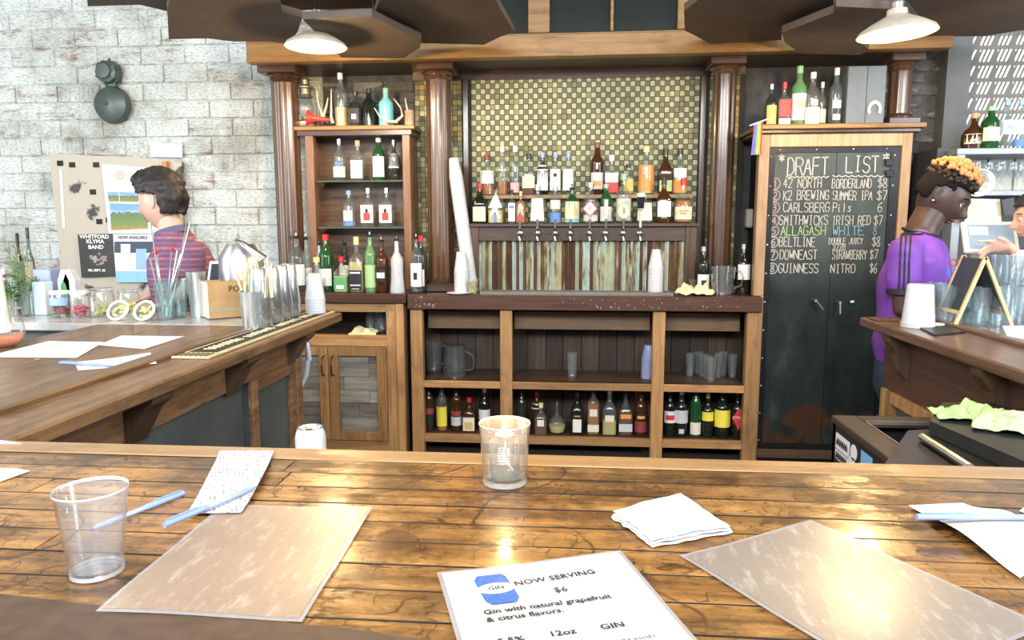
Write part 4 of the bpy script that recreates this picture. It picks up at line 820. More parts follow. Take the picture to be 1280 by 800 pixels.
# step shelf, back row
put([(609, 243, 194, 18, 'std', 'c', ('a', .25), [(.28, .60, 'W')], 'm', 'rounded bottle with white label over amber spirit, leftmost on the step shelf'),
     (628, 243, 184, 13, 'tall', 'c', ('a', .30), [(.5, .52, 'W', .8)], 'w', 'tall slim bottle one third full of amber on the step shelf'),
     (644, 243, 184, 13, 'tall', 'c', ('w', .30), [(.05, .25, 'P', .8)], 'w', 'tall slim bottle with small pink label on the step shelf'),
     (661, 243, 193, 17, 'low', 'c', ('b', .45), [(.16, .44, 'E')], 'k', 'square black-capped bottle with cream label on the step shelf'),
     (678, 243, 192, 15, 'std', 's', None, [(.1, .6, 'W', .9), (.66, .70, 'W')], 'b', 'grey spirit bottle with white label, left one of three blue-capped bottles'),
     (694, 243, 192, 15, 'std', 'c', None, [(.1, .6, 'W', .8), (.42, .5, 'K', .2, 1)], 'b', 'clear bottle, middle one of three blue-capped bottles on the step shelf'),
     (710, 243, 192, 15, 'std', 'c', None, [(.1, .6, 'W', .8)], 'b', 'clear bottle, right one of three blue-capped bottles on the step shelf'),
     (746, 243, 181, 16, 'wine', 'b', None, [(.1, .42, 'S', .9), (.16, .26, 'O', .5, 1)], 'm', 'tallest dark brown bottle with silver label on the step shelf'),
     (764, 243, 196, 18, 'sq', 'c', None, [(.05, .30, 'R'), (.30, .54, 'W')], 'w', 'bottle with red and white label right of the tall dark brown bottle'),
     (785, 243, 207, 14, 'std', 'c', ('a', .5), [(.1, .5, 'D', .8)], 'k', 'short gold-labelled bottle with black cap on the step shelf'),
     (807, 243, 186, 20, 'std', 'c', ('y', .5), [(.08, .60, 'O')], 'y', 'broad bottle with orange label behind the stout-glass tap handle'),
     (831, 243, 189, 17, 'low', 'b', None, [(.06, .30, 'L')], 'k', 'dark bottle with green lower label near the right of the step shelf'),
     (849, 243, 189, 18, 'std', 'c', ('y', .35), [(.04, .3, 'O', .9), (.36, .56, 'W', .8)], 'k', 'rounded bottle with orange lower label, rightmost on the step shelf')], 4.815, ZU, 'back row of bottles on the step shelf')
# counter right
put([(878, 362, 304, 16, 'wine', 'd', None, [(.05, .42, 'W', .8), (.2, .3, 'K', .3, 1)], 's', 'black wine bottle with white label left of the glass pitcher'),
     (928, 363, 302, 17, 'wine', 'd', None, [(.30, .60, 'W', .8)], 's', 'black wine bottle with high white label right of the glass pitcher')], 4.56, 1.0405, 'wine bottles on the tap counter')
# open cabinet, three bays
ZB_ = 0.1305
put([(537, 551, 486, 13, 'tall', 'b', None, [(.12, .32, 'K'), (.34, .46, 'M')], 'k', 'dark bottle with black and maroon label, leftmost in the left bay'),
     (553, 551, 487, 14, 'tall', 'c', ('a', .5), [(.10, .50, 'Y')], 'w', 'bottle with tall yellow label in the left bay'),
     (571, 552, 488, 14, 'tall', 'b', None, [(.12, .30, 'S'), (.32, .42, 'M')], 's', 'dark bottle with silver and maroon label in the left bay'),
     (587, 552, 508, 17, 'low', 'b', None, [(.04, .44, 'C'), (.08, .3, 'D', .7, 1)], 'r', 'squat dark bottle with gold label and red cap in the left bay'),
     (606, 550, 493, 15, 'wine', 'd', None, [(.28, .52, 'W')], 's', 'black bottle with white label, rightmost in the left bay')], 4.55, ZB_, 'bottles in the left bay')
put([(652, 554, 491, 13, 'std', 's', None, [(.1, .3, 'S')], 'pour', 'smoky bottle with pourer, leftmost in the middle bay'),
     (671, 552, 502, 15, 'wine', 'b', None, [(.55, .68, 'W')], 'r', 'dark bottle with bright red cap in the middle bay', 0.08),
     (676, 556, 515, 17, 'low', 'c', ('b', .5), [(.3, .5, 'C', .6)], 'y', 'small dark spirit bottle with yellow neck in the middle bay', -0.04),
     (696, 557, 516, 23, 'flask', 'c', ('y', .25), [], 's', 'round clear flask with thin neck in the middle bay'),
     (721, 558, 502, 18, 'low', 'd', None, [(.06, .36, 'W', .7), (.42, .58, 'O', .5)], 'k', 'dark bottle with round white label in the middle bay'),
     (741, 558, 491, 16, 'sq', 'c', ('a', .6), [(.06, .2, 'C'), (.36, .5, 'C', .7)], 'w', 'amber bottle with cream labels in the middle bay'),
     (761, 558, 498, 19, 'low', 'c', ('y', .3), [(.3, .44, 'C', .7)], 's', 'broad clear bottle in the middle of the middle bay right half'),
     (781, 558, 502, 19, 'low', 'c', ('b', .6), [(.1, .28, 'S'), (.4, .5, 'O', .8)], 'k', 'dark amber bottle with silver and orange labels in the middle bay'),
     (800, 558, 496, 16, 'std', 'b', None, [(.08, .3, 'M'), (.36, .42, 'D', .5)], 'k', 'dark brown bottle, rightmost in the middle bay by the post')], 4.55, ZB_, 'bottles in the middle bay')
put([(836, 559, 496, 15, 'std', 'd', None, [(.28, .52, 'W', .9), (.34, .44, 'R', .6, 1)], 'c', 'dark bottle with diagonal white and red label, leftmost in the right bay'),
     (850, 559, 500, 17, 'wine', 'd', None, [(.30, .58, 'S'), (.08, .18, 'S', .3)], 's', 'dark bottle with grey triangular label in the right bay'),
     (868, 559, 492, 14, 'wine', 'g', None, [(.05, .28, 'C', .9)], 'pour', 'green bottle with low cream label and pourer in the right bay'),
     (883, 559, 503, 15, 'std', 'd', None, [(.38, .58, 'Y')], 'd', 'dark bottle with yellow label and gold cap in the right bay'),
     (901, 559, 495, 20, 'std', 'd', None, [(.22, .56, 'Y')], 'k', 'wide dark bottle with large yellow label in the right bay'),
     (920, 559, 498, 16, 'std', 'd', None, [], 'r', 'dark bottle with red diamond label and red cap, rightmost in the right bay', 0, ('CYNAR', .44, .024, 'W'))], 4.55, ZB_, 'bottles in the right bay')
cyn = [o for o in bpy.data.objects if o.get('label', '').startswith('dark bottle with red diamond')][0]
MB().prism([(-.038, .13), (0, .055), (.038, .13), (0, .205)], -0.0425, -0.041, 'Y').build('label', LB['R'], cyn, local=True)
# ledge above chalkboard
put([(963, 152, 103, 13, 'std', 's', None, [(.06, .5, 'D', .8)], 's', 'small tiki-style gold bottle, leftmost on the chalkboard ledge'),
     (979, 152, 101, 15, 'sq', 'c', None, [(.03, .18, 'W'), (.22, .6, 'R')], 'r', 'bottle with red label and red cap on the chalkboard ledge'),
     (997, 152, 83, 17, 'tall', 'l', None, [(.10, .54, 'W'), (.3, .42, 'L', .4, 1)], 'g', 'tallest pale green bottle on the chalkboard ledge'),
     (1014, 152, 91, 17, 'std', 'c', None, [(.02, .34, 'W'), (.36, .48, 'P', .4)], 'w', 'clear bottle with square white label on the chalkboard ledge', -0.03),
     (1026, 152, 100, 10, 'std', 'c', None, [(.1, .4, 'C')], 'w', 'narrow bottle half hidden behind the square white-labelled one on the ledge', 0.06),
     (1043, 152, 86, 14, 'tall', 'c', None, [(.1, .2, 'S', .5), (.3, .44, 'S', .6)], 'w', 'slim engraved clear bottle beside the grey box on the ledge')], 4.55, ZL+0.0005, 'bottles on the chalkboard ledge')

# ================================================================== glassware, cups
def shell(r0, r1, h, base=0.006, t=0.0016):
    return [(0, 0.0008), (r0*0.94, 0.0), (r0, 0.003), (r1, h), (r1-t, h), (r0-t, base), (0, base)]
def pint(name, label, cat, p, r0, r1, h, group, mat=M_glass, flip=False, seg=18):
    pr = shell(r0, r1, h)
    if flip: pr = [(r, h-z) for r, z in pr]
    t = MB().lathe(pr, seg).build(name, mat, None, loc=p, smooth=True, local=True)
    return tag(t, label, cat, group)
def cup_stack(p, r0, r1, h, n, dz, label, lean=(0, 0), group='stacked plastic cups', flip=True, mat=None):
    for k in range(n):
        pr = [(0, h), (r0*0.95, h), (r0, h-0.003), (r1*0.985, 0.008), (r1*1.03, 0.006), (r1*1.03, 0), (r1, 0)] if flip else [(0, 0), (r0, 0), (r1*.985, h-.008), (r1*1.03, h-.004), (r1*1.03, h)]
        q = Vector(p)+Vector((lean[0]*k*dz, lean[1]*k*dz, k*dz))
        o = MB().lathe(pr, 18).build('plastic_cup', mat or M_frost, None, loc=q, smooth=True, local=True)
        o.rotation_euler = (-lean[1], lean[0], 0)
        tag(o, label, 'cup', group)

ORD = ['first', 'second', 'third', 'fourth', 'fifth', 'sixth', 'seventh', 'eighth', 'ninth', 'tenth']
def from_left(objs, fmt):
    objs = sorted(objs, key=lambda o: o.location.x/o.location.y)
    for k, o in enumerate(objs): o['label'] = fmt % ('leftmost' if k == 0 else 'rightmost' if k == len(objs)-1 else ORD[k])
def in_group(g): return [o for o in COL.objects if o.get('group') == g]
# ================================================================== foreground table items
def sheet(name, corners, z, label, cat, mat, thick=0.0006, nx=14, ny=14, fn=None, group=None, parent=None):
    """thin bendable sheet between four level corners (near-left, far-left, far-right, near-right)"""
    a, b, c, d = [Vector((p[0], p[1], 0)) for p in corners]; cen = (a+b+c+d)/4
    bm = bmesh.new(); G = []
    for i in range(nx+1):
        R_ = []
        for j in range(ny+1):
            s, t = i/nx, j/ny; p = (a*(1-s)+d*s)*(1-t)+(b*(1-s)+c*s)*t
            off = fn(s, t) if fn else (0, 0, 0)
            R_.append(bm.verts.new((p.x+off[0]-cen.x, p.y+off[1]-cen.y, off[2])))
        G.append(R_)
    top = [bm.faces.new((G[i][j], G[i+1][j], G[i+1][j+1], G[i][j+1])) for i in range(nx) for j in range(ny)]
    ex = bmesh.ops.extrude_face_region(bm, geom=top); 
    for v in [g for g in ex['geom'] if isinstance(g, bmesh.types.BMVert)]: v.co.z += thick
    bmesh.ops.recalc_face_normals(bm, faces=bm.faces[:])
    me = bpy.data.meshes.new(name); bm.to_mesh(me); bm.free(); me.materials.append(mat)
    for p in me.polygons: p.use_smooth = True
    try: me.set_sharp_from_angle(angle=math.radians(50))
    except Exception: pass
    o = bpy.data.objects.new(name, me); COL.objects.link(o)
    if parent: o.parent = parent; o.location = Vector((cen.x, cen.y, z))-origin(parent)
    else: o.location = (cen.x, cen.y, z)
    if label: tag(o, label, cat, group)
    return o
def lerp4(c, s0, s1, t0, t1):
    a, b, cc, d = [Vector((p[0], p[1], 0)) for p in c]
    f = lambda s, t: (a*(1-s)+d*s)*(1-t)+(b*(1-s)+cc*s)*t
    return [f(s0, t0), f(s0, t1), f(s1, t1), f(s1, t0)]
M_menup = printed('menu_paper', (0.30, 0.215, 0.15), (0.19, 0.13, 0.09), 90, 130, 0.22, axes='XY', rough=0.38)
def scuff(m_):
    nt = m_.node_tree; N, L = nt.nodes, nt.links; b = N['Principled BSDF']; src = b.inputs['Base Color'].links[0].from_socket
    tc = N.new('ShaderNodeTexCoord'); mp = N.new('ShaderNodeMapping'); mp.inputs['Scale'].default_value = (60, 18, 1); mp.inputs['Rotation'].default_value = (0, 0, .6); L.new(tc.outputs['Object'], mp.inputs[0])
    nz = N.new('ShaderNodeTexNoise'); nz.inputs['Scale'].default_value = 1; nz.inputs['Detail'].default_value = 6; nz.inputs['Roughness'].default_value = .7; L.new(mp.outputs[0], nz.inputs[0])
    r = ramp(N, [(.52, (0, 0, 0)), (.74, (.55, .55, .55))]); L.new(nz.outputs[0], r.inputs[0]); mx = N.new('ShaderNodeMix'); mx.data_type = 'RGBA'; L.new(r.outputs[0], mx.inputs[0]); L.new(src, mx.inputs[6]); mx.inputs[7].default_value = (.62, .55, .48, 1); L.new(mx.outputs[2], b.inputs['Base Color'])
    bp = N.new('ShaderNodeBump'); bp.inputs['Strength'].default_value = .25; bp.inputs['Distance'].default_value = .001; L.new(nz.outputs[0], bp.inputs['Height']); L.new(bp.outputs[0], b.inputs['Normal']); L.new(bp.outputs[0], b.inputs['Coat Normal'])
M_card = pm('laminated_white_paper', (0.70, 0.70, 0.70), 0.35, var=0.02, coat=0.4)
M_menup2 = printed('menu_paper_grey', (0.24, 0.20, 0.165), (0.15, 0.12, 0.095), 90, 130, 0.22, axes='XY', rough=0.42)
for _m in (M_menup, M_menup2): _m.node_tree.nodes['Principled BSDF'].inputs['Coat Weight'].default_value = 0.55; _m.node_tree.nodes['Principled BSDF'].inputs['Coat Roughness'].default_value = 0.26; scuff(_m)
m_lam = glass('lamination_film', (0.96, 0.95, 0.93), 0.75, 0.10, (0.85, 0.85, 0.85), 0.10)
m_lamedge = glass('lamination_edge', (0.90, 0.88, 0.85), 0.5, 0.32, (0.7, 0.68, 0.67), 0.12)
def menu(corners, label, paper, border=0.03, txt=True, name='menu', rim=True):
    c = [AZ(u, v, BZ+0.003) for u, v in corners] if len(corners[0]) == 2 and corners[0][0] > 5 else [Vector((*q, 0)) for q in corners]
    cen = sum(c, Vector())/4
    t = thing(name, label, 'menu', (cen.x, cen.y, BZ+0.0025))
    wob = lambda s, t_: (0, 0, 0.0011*math.sin(s*5+t_*3)+0.0006*math.sin(t_*9))
    sheet('laminate', c, BZ+0.0028, None, None, m_lamedge, 0.0006, 16, 16, wob, parent=t)
    bx = border/ (c[3]-c[0]).length; by = border/(c[1]-c[0]).length
    bx = by = border*1.5
    sheet('menu_paper', lerp4(c, bx*.5, 1-bx*.5, by*.4, 1-by*.4), BZ+0.0036, None, None, paper, 0.0003, 16, 16, lambda s, t_: wob(bx*.5+s*(1-bx), by*.4+t_*(1-.8*by)), parent=t)
    return t, c
menu([(119.5, 764), (281, 630), (466, 635), (377.5, 776)], 'worn beige laminated menu lying left of the candle, pen and receipt on its corner', M_menup)
p0, p1 = AZ(849.2, 697.6, BZ), AZ(1013.4, 653.7, BZ); dx = (p1-p0); nrm = Vector((dx.y, -dx.x, 0)).normalized()*0.292
menu([tuple((p0+nrm)[:2]), tuple(p0[:2]), tuple(p1[:2]), tuple((p1+nrm)[:2])], 'large scratched laminated menu lying at an angle on the right of the bar', M_menup2)
p0, p1 = AZ(546, 719, BZ), AZ(775, 692, BZ); dx = (p1-p0); nrm = Vector((dx.y, -dx.x, 0)).normalized()*0.295
gm, gc = menu([tuple((p0+nrm)[:2]), tuple(p0[:2]), tuple(p1[:2]), tuple((p1+nrm)[:2])], 'white laminated drink card reading NOW SERVING $6 at the front edge', M_card, name='drink_card')
# print on the drink card: its own frame, x along the top edge, y down the page
ex = dx.normalized(); ey = -nrm.normalized(); ang = math.atan2(ex.y, ex.x); wcard = dx.length
def on_card(fx, fy, dz=0.0058): p = p0+ex*(fx*wcard)-ey*(fy*0.295); return Vector((p.x, p.y, BZ+dz))
def ct(s, fx, fy, size, bold=0.0, sx=1.0, al='CENTER', extra=0.0, mat=None): return text(s, size, mat or M_ink, gm, on_card(fx, fy), (0, 0, ang+extra), al, ext=0.0001, sx=sx, bold=bold)
ct('NOW SERVING', .565, .168, .0145, .0002, extra=0.06)
ct('$6', .556, .262, .0155, .0001)
ct('Gin with natural grapefruit', .15, .352, .0122, .0003, 1.08, 'LEFT')
ct('& citrus flavors.', .15, .402, .0122, .0003, 1.08, 'LEFT')
ct('5.5%', .22, .540, .0125, .0003, 1.15); ct('12oz', .45, .540, .0125, .0003, 1.15); ct('GIN', .68, .540, .0125, .0003, 1.2)
for s, fy in (('Finnish artisan gin, grapefruit flavor and the world\'s', .63), ('long drink, recognized by UNESCO. Original Long', .675), ('Drink made for the 1952 Helsinki Olympics to', .72), ('serve guests and refresh visitors with ease.', .765)):
    ct(s, .12, fy, .0084, 0, 0.94, 'LEFT')
def card_box(x0, x1, y0, y1, mat, nm, z=0.0054):
    q = [on_card(x0, y1, z), on_card(x0, y0, z), on_card(x1, y0, z), on_card(x1, y1, z)]
    mb = MB(); mb.quad(*q); return mb.build(nm, mat, gm)
M_gl = pm('print_grey', (0.6, 0.6, 0.6), 0.6)
for y_ in (.485, .59): card_box(.12, .80, y_, y_+.003, M_gl, 'printed_rule')
for x_ in (.12, .335, .57, .80): card_box(x_, x_+.003, .485, .59, M_gl, 'printed_rule')
card_box(.37, .73, .213, .216, M_gl, 'printed_rule')
for x_, w_ in ((.22, .05), (.45, .06), (.68, .08)): card_box(x_-w_/2, x_+w_/2, .500, .504, M_gl, 'printed_caption')
# the little blue can printed on it
blu = pm('print_blue', (0.025, 0.11, 0.38), 0.5, var=0.25, vscale=160)
can_pts = [(.165, .12), (.185, .085), (.31, .085), (.328, .11), (.345, .275), (.325, .305), (.205, .305), (.18, .275)]
mb = MB(); mb._f([mb.bm.verts.new(on_card(a, b)) for a, b in can_pts]); mb.build('printed_can', blu, gm)
mb = MB(); mb._f([mb.bm.verts.new(on_card(.255+.095*math.cos(a*PI/8), .195+.040*math.sin(a*PI/8), .0061)) for a in range(16)]); mb.build('printed_can_label', M_white, gm)
text('GIN', .0105, M_ink, gm, on_card(.255, .195, .0064), (0, 0, ang), ext=0.0001, bold=.0003)

# plastic cup, empty, left
p = AZ(122, 716, BZ); s = (p.y)/F_PX
t = thing('plastic_cup', 'clear empty plastic cup standing at the left of the bar', 'cup', (p.x, p.y, BZ+0.0008))
pr = [(0, 0.006), (0.024, 0.005), (0.027, 0.0), (0.0285, 0.001), (0.0385, 0.098), (0.0397, 0.1), (0.0400, 0.103), (0.0390, 0.104), (0.0372, 0.1), (0.0275, 0.009), (0.0, 0.008)]
MB().lathe(pr, 40, fn=lambda a, z: 1+0.0).build('cup_wall', G_cup if False else m_lam if False else glass('cup_clear_plastic', (0.97, 0.98, 0.99), 1.15, 0.055, (0.95, 0.97, 1.0), 0.03), t, smooth=True, local=True)
MB().lathe([(0.0392, 0.1005), (0.0404, 0.1025), (0.0398, 0.1045), (0.0385, 0.1035)], 40).build('cup_rim', glass('cup_rim_plastic', (0.95, 0.97, 1), 1.0, 0.42, (0.92, 0.95, 1.0), 0.05), t, smooth=True, local=True)
MB().lathe([(0.026, 0.0), (0.029, 0.001), (0.0292, 0.006), (0.0265, 0.005)], 40).build('base_ring', MATS['cup_rim_plastic'], t, smooth=True, local=True)
# candle glass
p = AZ(631, 604, BZ); h = 0.098
cg = thing('candle_glass', 'glass tumbler holding a lit floating wick, centre of the bar', 'candle', (p.x, p.y, BZ+0.0008))
m_hero, nt, b = newmat('hero_glass'); b.inputs['Transmission Weight'].default_value = 1; b.inputs['Roughness'].default_value = 0.0; b.inputs['IOR'].default_value = 1.45; b.inputs['Base Color'].default_value = (0.98, 0.99, 0.98, 1)
m_cg = glass('tumbler_glass', (0.95, 0.96, 0.95), 1.15, 0.05, (0.95, 0.95, 0.93), 0.03)
MB().lathe([(0, 0), (0.0325, 0), (0.0345, 0.003), (0.0405, h-0.002), (0.0402, h), (0.0388, h), (0.0380, h-0.004), (0.0325, 0.014), (0.028, 0.011), (0, 0.010)], 44).build('tumbler', m_cg, cg, smooth=True, local=True)
m_rimg = glass('glass_rim', (0.95, 0.96, 0.95), 1.0, 0.30, (0.95, 0.95, 0.92), 0.05)
MB().lathe([(0.0395, h-.0025), (0.0412, h-0.0008), (0.0404, h+0.001), (0.0388, h)], 44).build('tumbler_rim', m_rimg, cg, smooth=True, local=True)
MB().lathe([(0.030, 0.0), (0.0352, 0.002), (0.0352, 0.008), (0.030, 0.009)], 44).build('base_ring', m_rimg, cg, smooth=True, local=True)
iv = [(0, 0.012), (0.020, 0.012), (0.023, 0.016)]
for k in range(8): z = 0.036+k*0.0042; iv += [(0.0235, z), (0.0248, z+0.002)]
iv += [(0.022, 0.071), (0.016, 0.074), (0.012, 0.078), (0.0, 0.078)]
MB().lathe(iv, 32).build('ribbed_insert', glass('insert_glass', (0.95, 0.95, 0.93), 1.1, 0.06, (0.95, 0.94, 0.9), 0.04), cg, smooth=True, local=True)
MB().lathe([(0, 0.012), (0.0225, 0.013), (0.0235, 0.036), (0, 0.036)], 32).build('lamp_oil', glass('oil', (0.90, 0.88, 0.84), 0.4, 0.03), cg, smooth=True, local=True)
MB().lathe([(0, 0.078), (0.014, 0.078), (0.015, 0.080), (0.006, 0.083), (0, 0.083)], 24).build('wick_holder', pm('warm_holder', (0.75, 0.55, 0.25), 0.3), cg, smooth=True, local=True)
MB().tube([(0, 0, 0.079), (0.001, 0, 0.06), (-0.004, 0, 0.045), (0.006, 0.004, 0.028), (0.014, 0.002, 0.02)], 0.0016, 6).build('wick', M_white, cg, smooth=True, local=True)
MB().lathe([(0, 0.081), (0.0035, 0.085), (0.0042, 0.089), (0.0026, 0.096), (0.0, 0.103)], 12).build('flame', pm('flame', (1, 0.7, 0.3), 0.5, emit=(1.0, 0.62, 0.22), es=12), cg, smooth=True, local=True)
l = bpy.data.lights.new('candle_light', 'POINT'); l.energy = 0.5; l.color = (1, 0.6, 0.25); l.shadow_soft_size = 0.008
lo = bpy.data.objects.new('candle_light', l); COL.objects.link(lo); lo.location = (p.x, p.y, BZ+0.112)

# receipts
M_rec = printed('receipt_paper', (0.66, 0.65, 0.68), (0.05, 0.05, 0.1), 150, 150, 0.8, axes='XY')
M_recp = printed('receipt_paper_plain', (0.70, 0.70, 0.69), (0.25, 0.25, 0.35), 160, 120, 0.3, axes='XY')
c = [AZ(237, 648, BZ), AZ(277, 565, BZ), AZ(345, 569, BZ), AZ(305, 647, BZ)]
sheet('receipt', c, BZ+0.0075, 'long curled receipt leaning over the far edge of the left menu', 'receipt', M_rec, 0.0003, 8, 20, lambda s, t: (0.006*math.sin(t*PI)-0.004, 0, -0.0050+0.0045*(1-t)+0.010*math.sin(t*PI)**2*0.6+(0.006*s*t*t)))
c = [AZ(1275, 726, BZ), AZ(1135, 634, BZ), AZ(1203, 631, BZ), AZ(1330, 688, BZ)]
sheet('receipt', c, BZ+0.0012, 'curling receipt under the blue pen at the right edge', 'receipt', M_recp, 0.0003, 8, 20, lambda s, t: (0, 0.004*math.sin(t*6), 0.002+0.016*max(0, math.sin(t*PI*1.0))**2*(0.6+0.4*s)))
c = [AZ(-40, 556, BZ), AZ(-40, 545, BZ), AZ(12, 553, BZ), AZ(28, 556, BZ)]
sheet('receipt', c, BZ+0.0015, 'sliver of white paper at the far left end of the bar edge', 'paper', M_white, 0.0004, 4, 4)
c = [AZ(-60, 625, BZ), AZ(-60, 585, BZ), AZ(20, 587, BZ), AZ(38, 590, BZ)]
sheet('menu', c, BZ+0.0015, 'corner of a beige menu cut off at the left edge of the bar', 'menu', pm('beige_card', (0.72, 0.62, 0.52), 0.4), 0.0008, 4, 4)
c = [AZ(1300, 650, BZ), AZ(1274, 640, BZ), AZ(1290, 628, BZ), AZ(1340, 630, BZ)]
sheet('paper_slip', c, BZ+0.0015, 'white paper slip cut off at the right edge of the bar', 'paper', M_white, 0.0004, 4, 4)
# napkin: folded layers with wrinkled edges
c = [AZ(815, 687, BZ), AZ(764, 648, BZ), AZ(852, 624, BZ), AZ(916, 668, BZ)]
nk = thing('napkin', 'crumpled folded white paper napkin between the two front menus', 'napkin', (sum(q.x for q in c)/4, sum(q.y for q in c)/4, BZ+0.001))
M_nap = pm('napkin_paper', (0.72, 0.72, 0.72), 0.9, var=0.02, bump=0.3, vscale=60)
for k in range(3):
    random.seed(20+k)
    def nf(s, t, k=k): return (0.0035*noise.noise((s*7, t*7, k*3.1)), 0.004*noise.noise((s*6+5, t*6, k)), 0.0015*(1+noise.noise((s*5, t*5, k*1.7)))+0.004*max(0, noise.noise((s*3, t*3, 2)))+ (0.003*k*(1-abs(s-.5))))
    sheet('napkin_layer', lerp4(c, 0.01*k, 1-0.012*k, 0.012*k, 1-0.01*k), BZ+0.0012+0.0022*k, None, None, M_nap, 0.0006, 22, 22, nf, parent=nk)
# pens
M_pen = glass('pen_barrel_blue', (0.60, 0.70, 0.92), 0.6, 0.62, (0.35, 0.48, 0.85), 0.15)
M_penc = pm('pen_blue', (0.10, 0.16, 0.55), 0.35)
def pen(a, b, zc, label):
    d = (b-a); L_ = d.length; yaw = math.atan2(d.y, d.x)
    t = thing('pen', label, 'pen', (a.x, a.y, zc), 0); t.rotation_euler = (0, 0, yaw)
    R = Matrix.Rotation(PI/2, 3, 'Y')
    MB().lathe([(0, 0.0), (0.0045, 0), (0.0046, L_*0.42), (0.0042, L_*0.43), (0, L_*0.43)], 10, mat=R).build('pen_cap', pm('pen_cap_pale_blue', (0.26, 0.36, 0.72), 0.3), t, smooth=True, local=True)
    MB().lathe([(0.0038, L_*0.42), (0.0038, L_*0.92), (0.0018, L_*0.97), (0, L_)], 8, mat=R).build('pen_barrel', pm('pen_pale_barrel', (0.30, 0.38, 0.70), 0.3), t, smooth=True, local=True)
    MB().lathe([(0.0020, L_*0.955), (0.0008, L_), (0, L_*1.01)], 8, mat=R).build('pen_tip', M_penc, t, smooth=True, local=True)
    MB().box(L_*0.03, L_*0.33, -0.0015, 0.0015, 0.0045, 0.0062).build('pen_clip', pm('pen_cap_pale_blue', (0, 0, 0)), t, local=True)
pen(AZ(229, 621, BZ), AZ(113, 667, BZ), BZ+0.0058, 'pale blue ballpoint pen lying behind the empty plastic cup')
pen(AZ(206, 662, BZ+.008), AZ(321, 613, BZ+.008), BZ+0.0145, 'pale blue ballpoint pen lying across the left receipt, tip on the paper')
pen(AZ(1145, 657, BZ+.012), AZ(1320, 657, BZ+.012), BZ+0.024, 'pale blue ballpoint pen lying on the curled receipt at the right edge')

# beer can on a ledge behind the bar
ub = tag(MB().box(-1.0, 1.2, 1.26, 1.62, 0.80, 0.86, 0.003).box(-0.98, 1.18, 1.28, 1.60, 0, 0.80).build('under_bar_shelf', M_steel, None, loc=(0.5, 1.45, 0)), 'steel work ledge hidden just behind the front bar', 'shelf')
p = AY(388, 545, 1.48); r = 0.033
cn = thing('beverage_can', 'white drinks can with faint pink print standing behind the bar edge', 'can', (p.x, 1.48, 0.8605))
ht = AY(388, 534, 1.48).z-0.861
MB().lathe([(0, 0.002), (r*.75, 0), (r*.97, 0.012), (r, 0.02), (r, ht-0.020), (r*.93, ht-.010), (r*.80, ht)], 30).build('can_body', pm('can_white', (0.82, 0.82, 0.84), 0.25, metal=0.3, var=0.06), cn, smooth=True, local=True)
MB().lathe([(r*.80, ht), (r*.82, ht+.002), (r*.76, ht+.001), (r*.72, ht-.004), (0, ht-.004)], 30).build('can_lid', M_steel, cn, smooth=True, local=True)
MB().lathe([(0, 0), (0.008, 0), (0.008, 0.0012), (0, 0.0012)], 12, (0, -0.006, ht-.003)).build('pull_tab', M_chrome, cn, smooth=True, local=True)
MB().lathe([(r+.0004, ht*.35), (r+.0004, ht*.75)], 12, a0=-PI*.35, a1=PI*.05).build('can_print', C('can_pink', (0.80, 0.55, 0.68)), cn, smooth=True, local=True)

# ================================================================== tap counter items
p = AY(582, 360, 4.56)
cup_stack((AY(577, 360, 4.50).x, 4.50, 1.0405), 0.030, 0.046, 0.12, 16, 0.0095, 'milky plastic cup nested in the upright stack by the second column', group='upright stack of cups by the column')
cup_stack((AY(587, 360, 4.52).x, 4.60, 1.0405+0.0), 0.030, 0.044, 0.12, 62, 0.0120, 'milky plastic cup nested in the tall leaning stack left of the taps', lean=(-0.13, 0.03), group='tall leaning stack of cups')
cup_stack((AY(819, 362, 4.52).x, 4.52, 1.0575), 0.026, 0.046, 0.115, 15, 0.0105, 'milky plastic cup nested in the stack on the right of the drip tray', group='cup stack on the drip tray')
pl = tag(MB().lathe([(0, 0), (0.05, 0), (0.075, 0.008), (0.07, 0.010), (0, 0.004)], 24).build('dish', M_white, None, loc=(AY(573, 366, 4.46).x, 4.46, 1.0405), smooth=True, local=True), 'small dish with papers left of the upright cup stack', 'dish')
tumb = pint('tumbler', 'short amber-filled glass left of the drip tray', 'glass', Vector((AY(591, 360, 4.47).x, 4.47, 1.0405)), 0.028, 0.034, 0.095, None)
MB().lathe([(0, 0.01), (0.026, 0.01), (0.031, 0.075), (0, 0.075)], 16).build('straws_bits', pm('matchbook_yellow', (0.65, 0.52, 0.18), 0.6, var=0.6, vscale=60), tumb, local=True)
pint('tumbler', 'short clear glass left of the black wine bottle on the tap counter', 'glass', Vector((AY(866, 360, 4.60).x, 4.60, 1.0405)), 0.026, 0.032, 0.09, None)
# pitcher
def pitcher(p, label, flip=False, h=0.19, r=0.062, sgn=1):
    t = thing('glass_pitcher', label, 'pitcher', p)
    pr = shell(r*0.85, r*1.05, h, 0.012)
    if flip: pr = [(a, h-z) for a, z in pr]
    MB().lathe(pr, 28).build('pitcher_body', glass('pitcher_glass', (0.95, 0.97, 0.98), 1.3, 0.03, (0.8, 0.88, 0.9), 0.05), t, smooth=True, local=True)
    z = lambda k: (h-k) if flip else k
    MB().tube([(sgn*r*.98, 0, z(h*.86)), (sgn*(r+.035), 0, z(h*.84)), (sgn*(r+.05), 0, z(h*.62)), (sgn*(r+.04), 0, z(h*.36)), (sgn*r*.88, 0, z(h*.22))], 0.007, 8).build('pitcher_handle', glass('pitcher_handle_glass', (0.9, 0.94, 0.96), 1.3, 0.08, (0.7, 0.8, 0.84), 0.05), t, smooth=True, local=True)
    return t
pitcher(Vector((AY(903, 360, 4.50).x, 4.50, 1.0405)), 'clear glass beer pitcher between the two wine bottles on the tap counter', h=0.175, r=0.072)
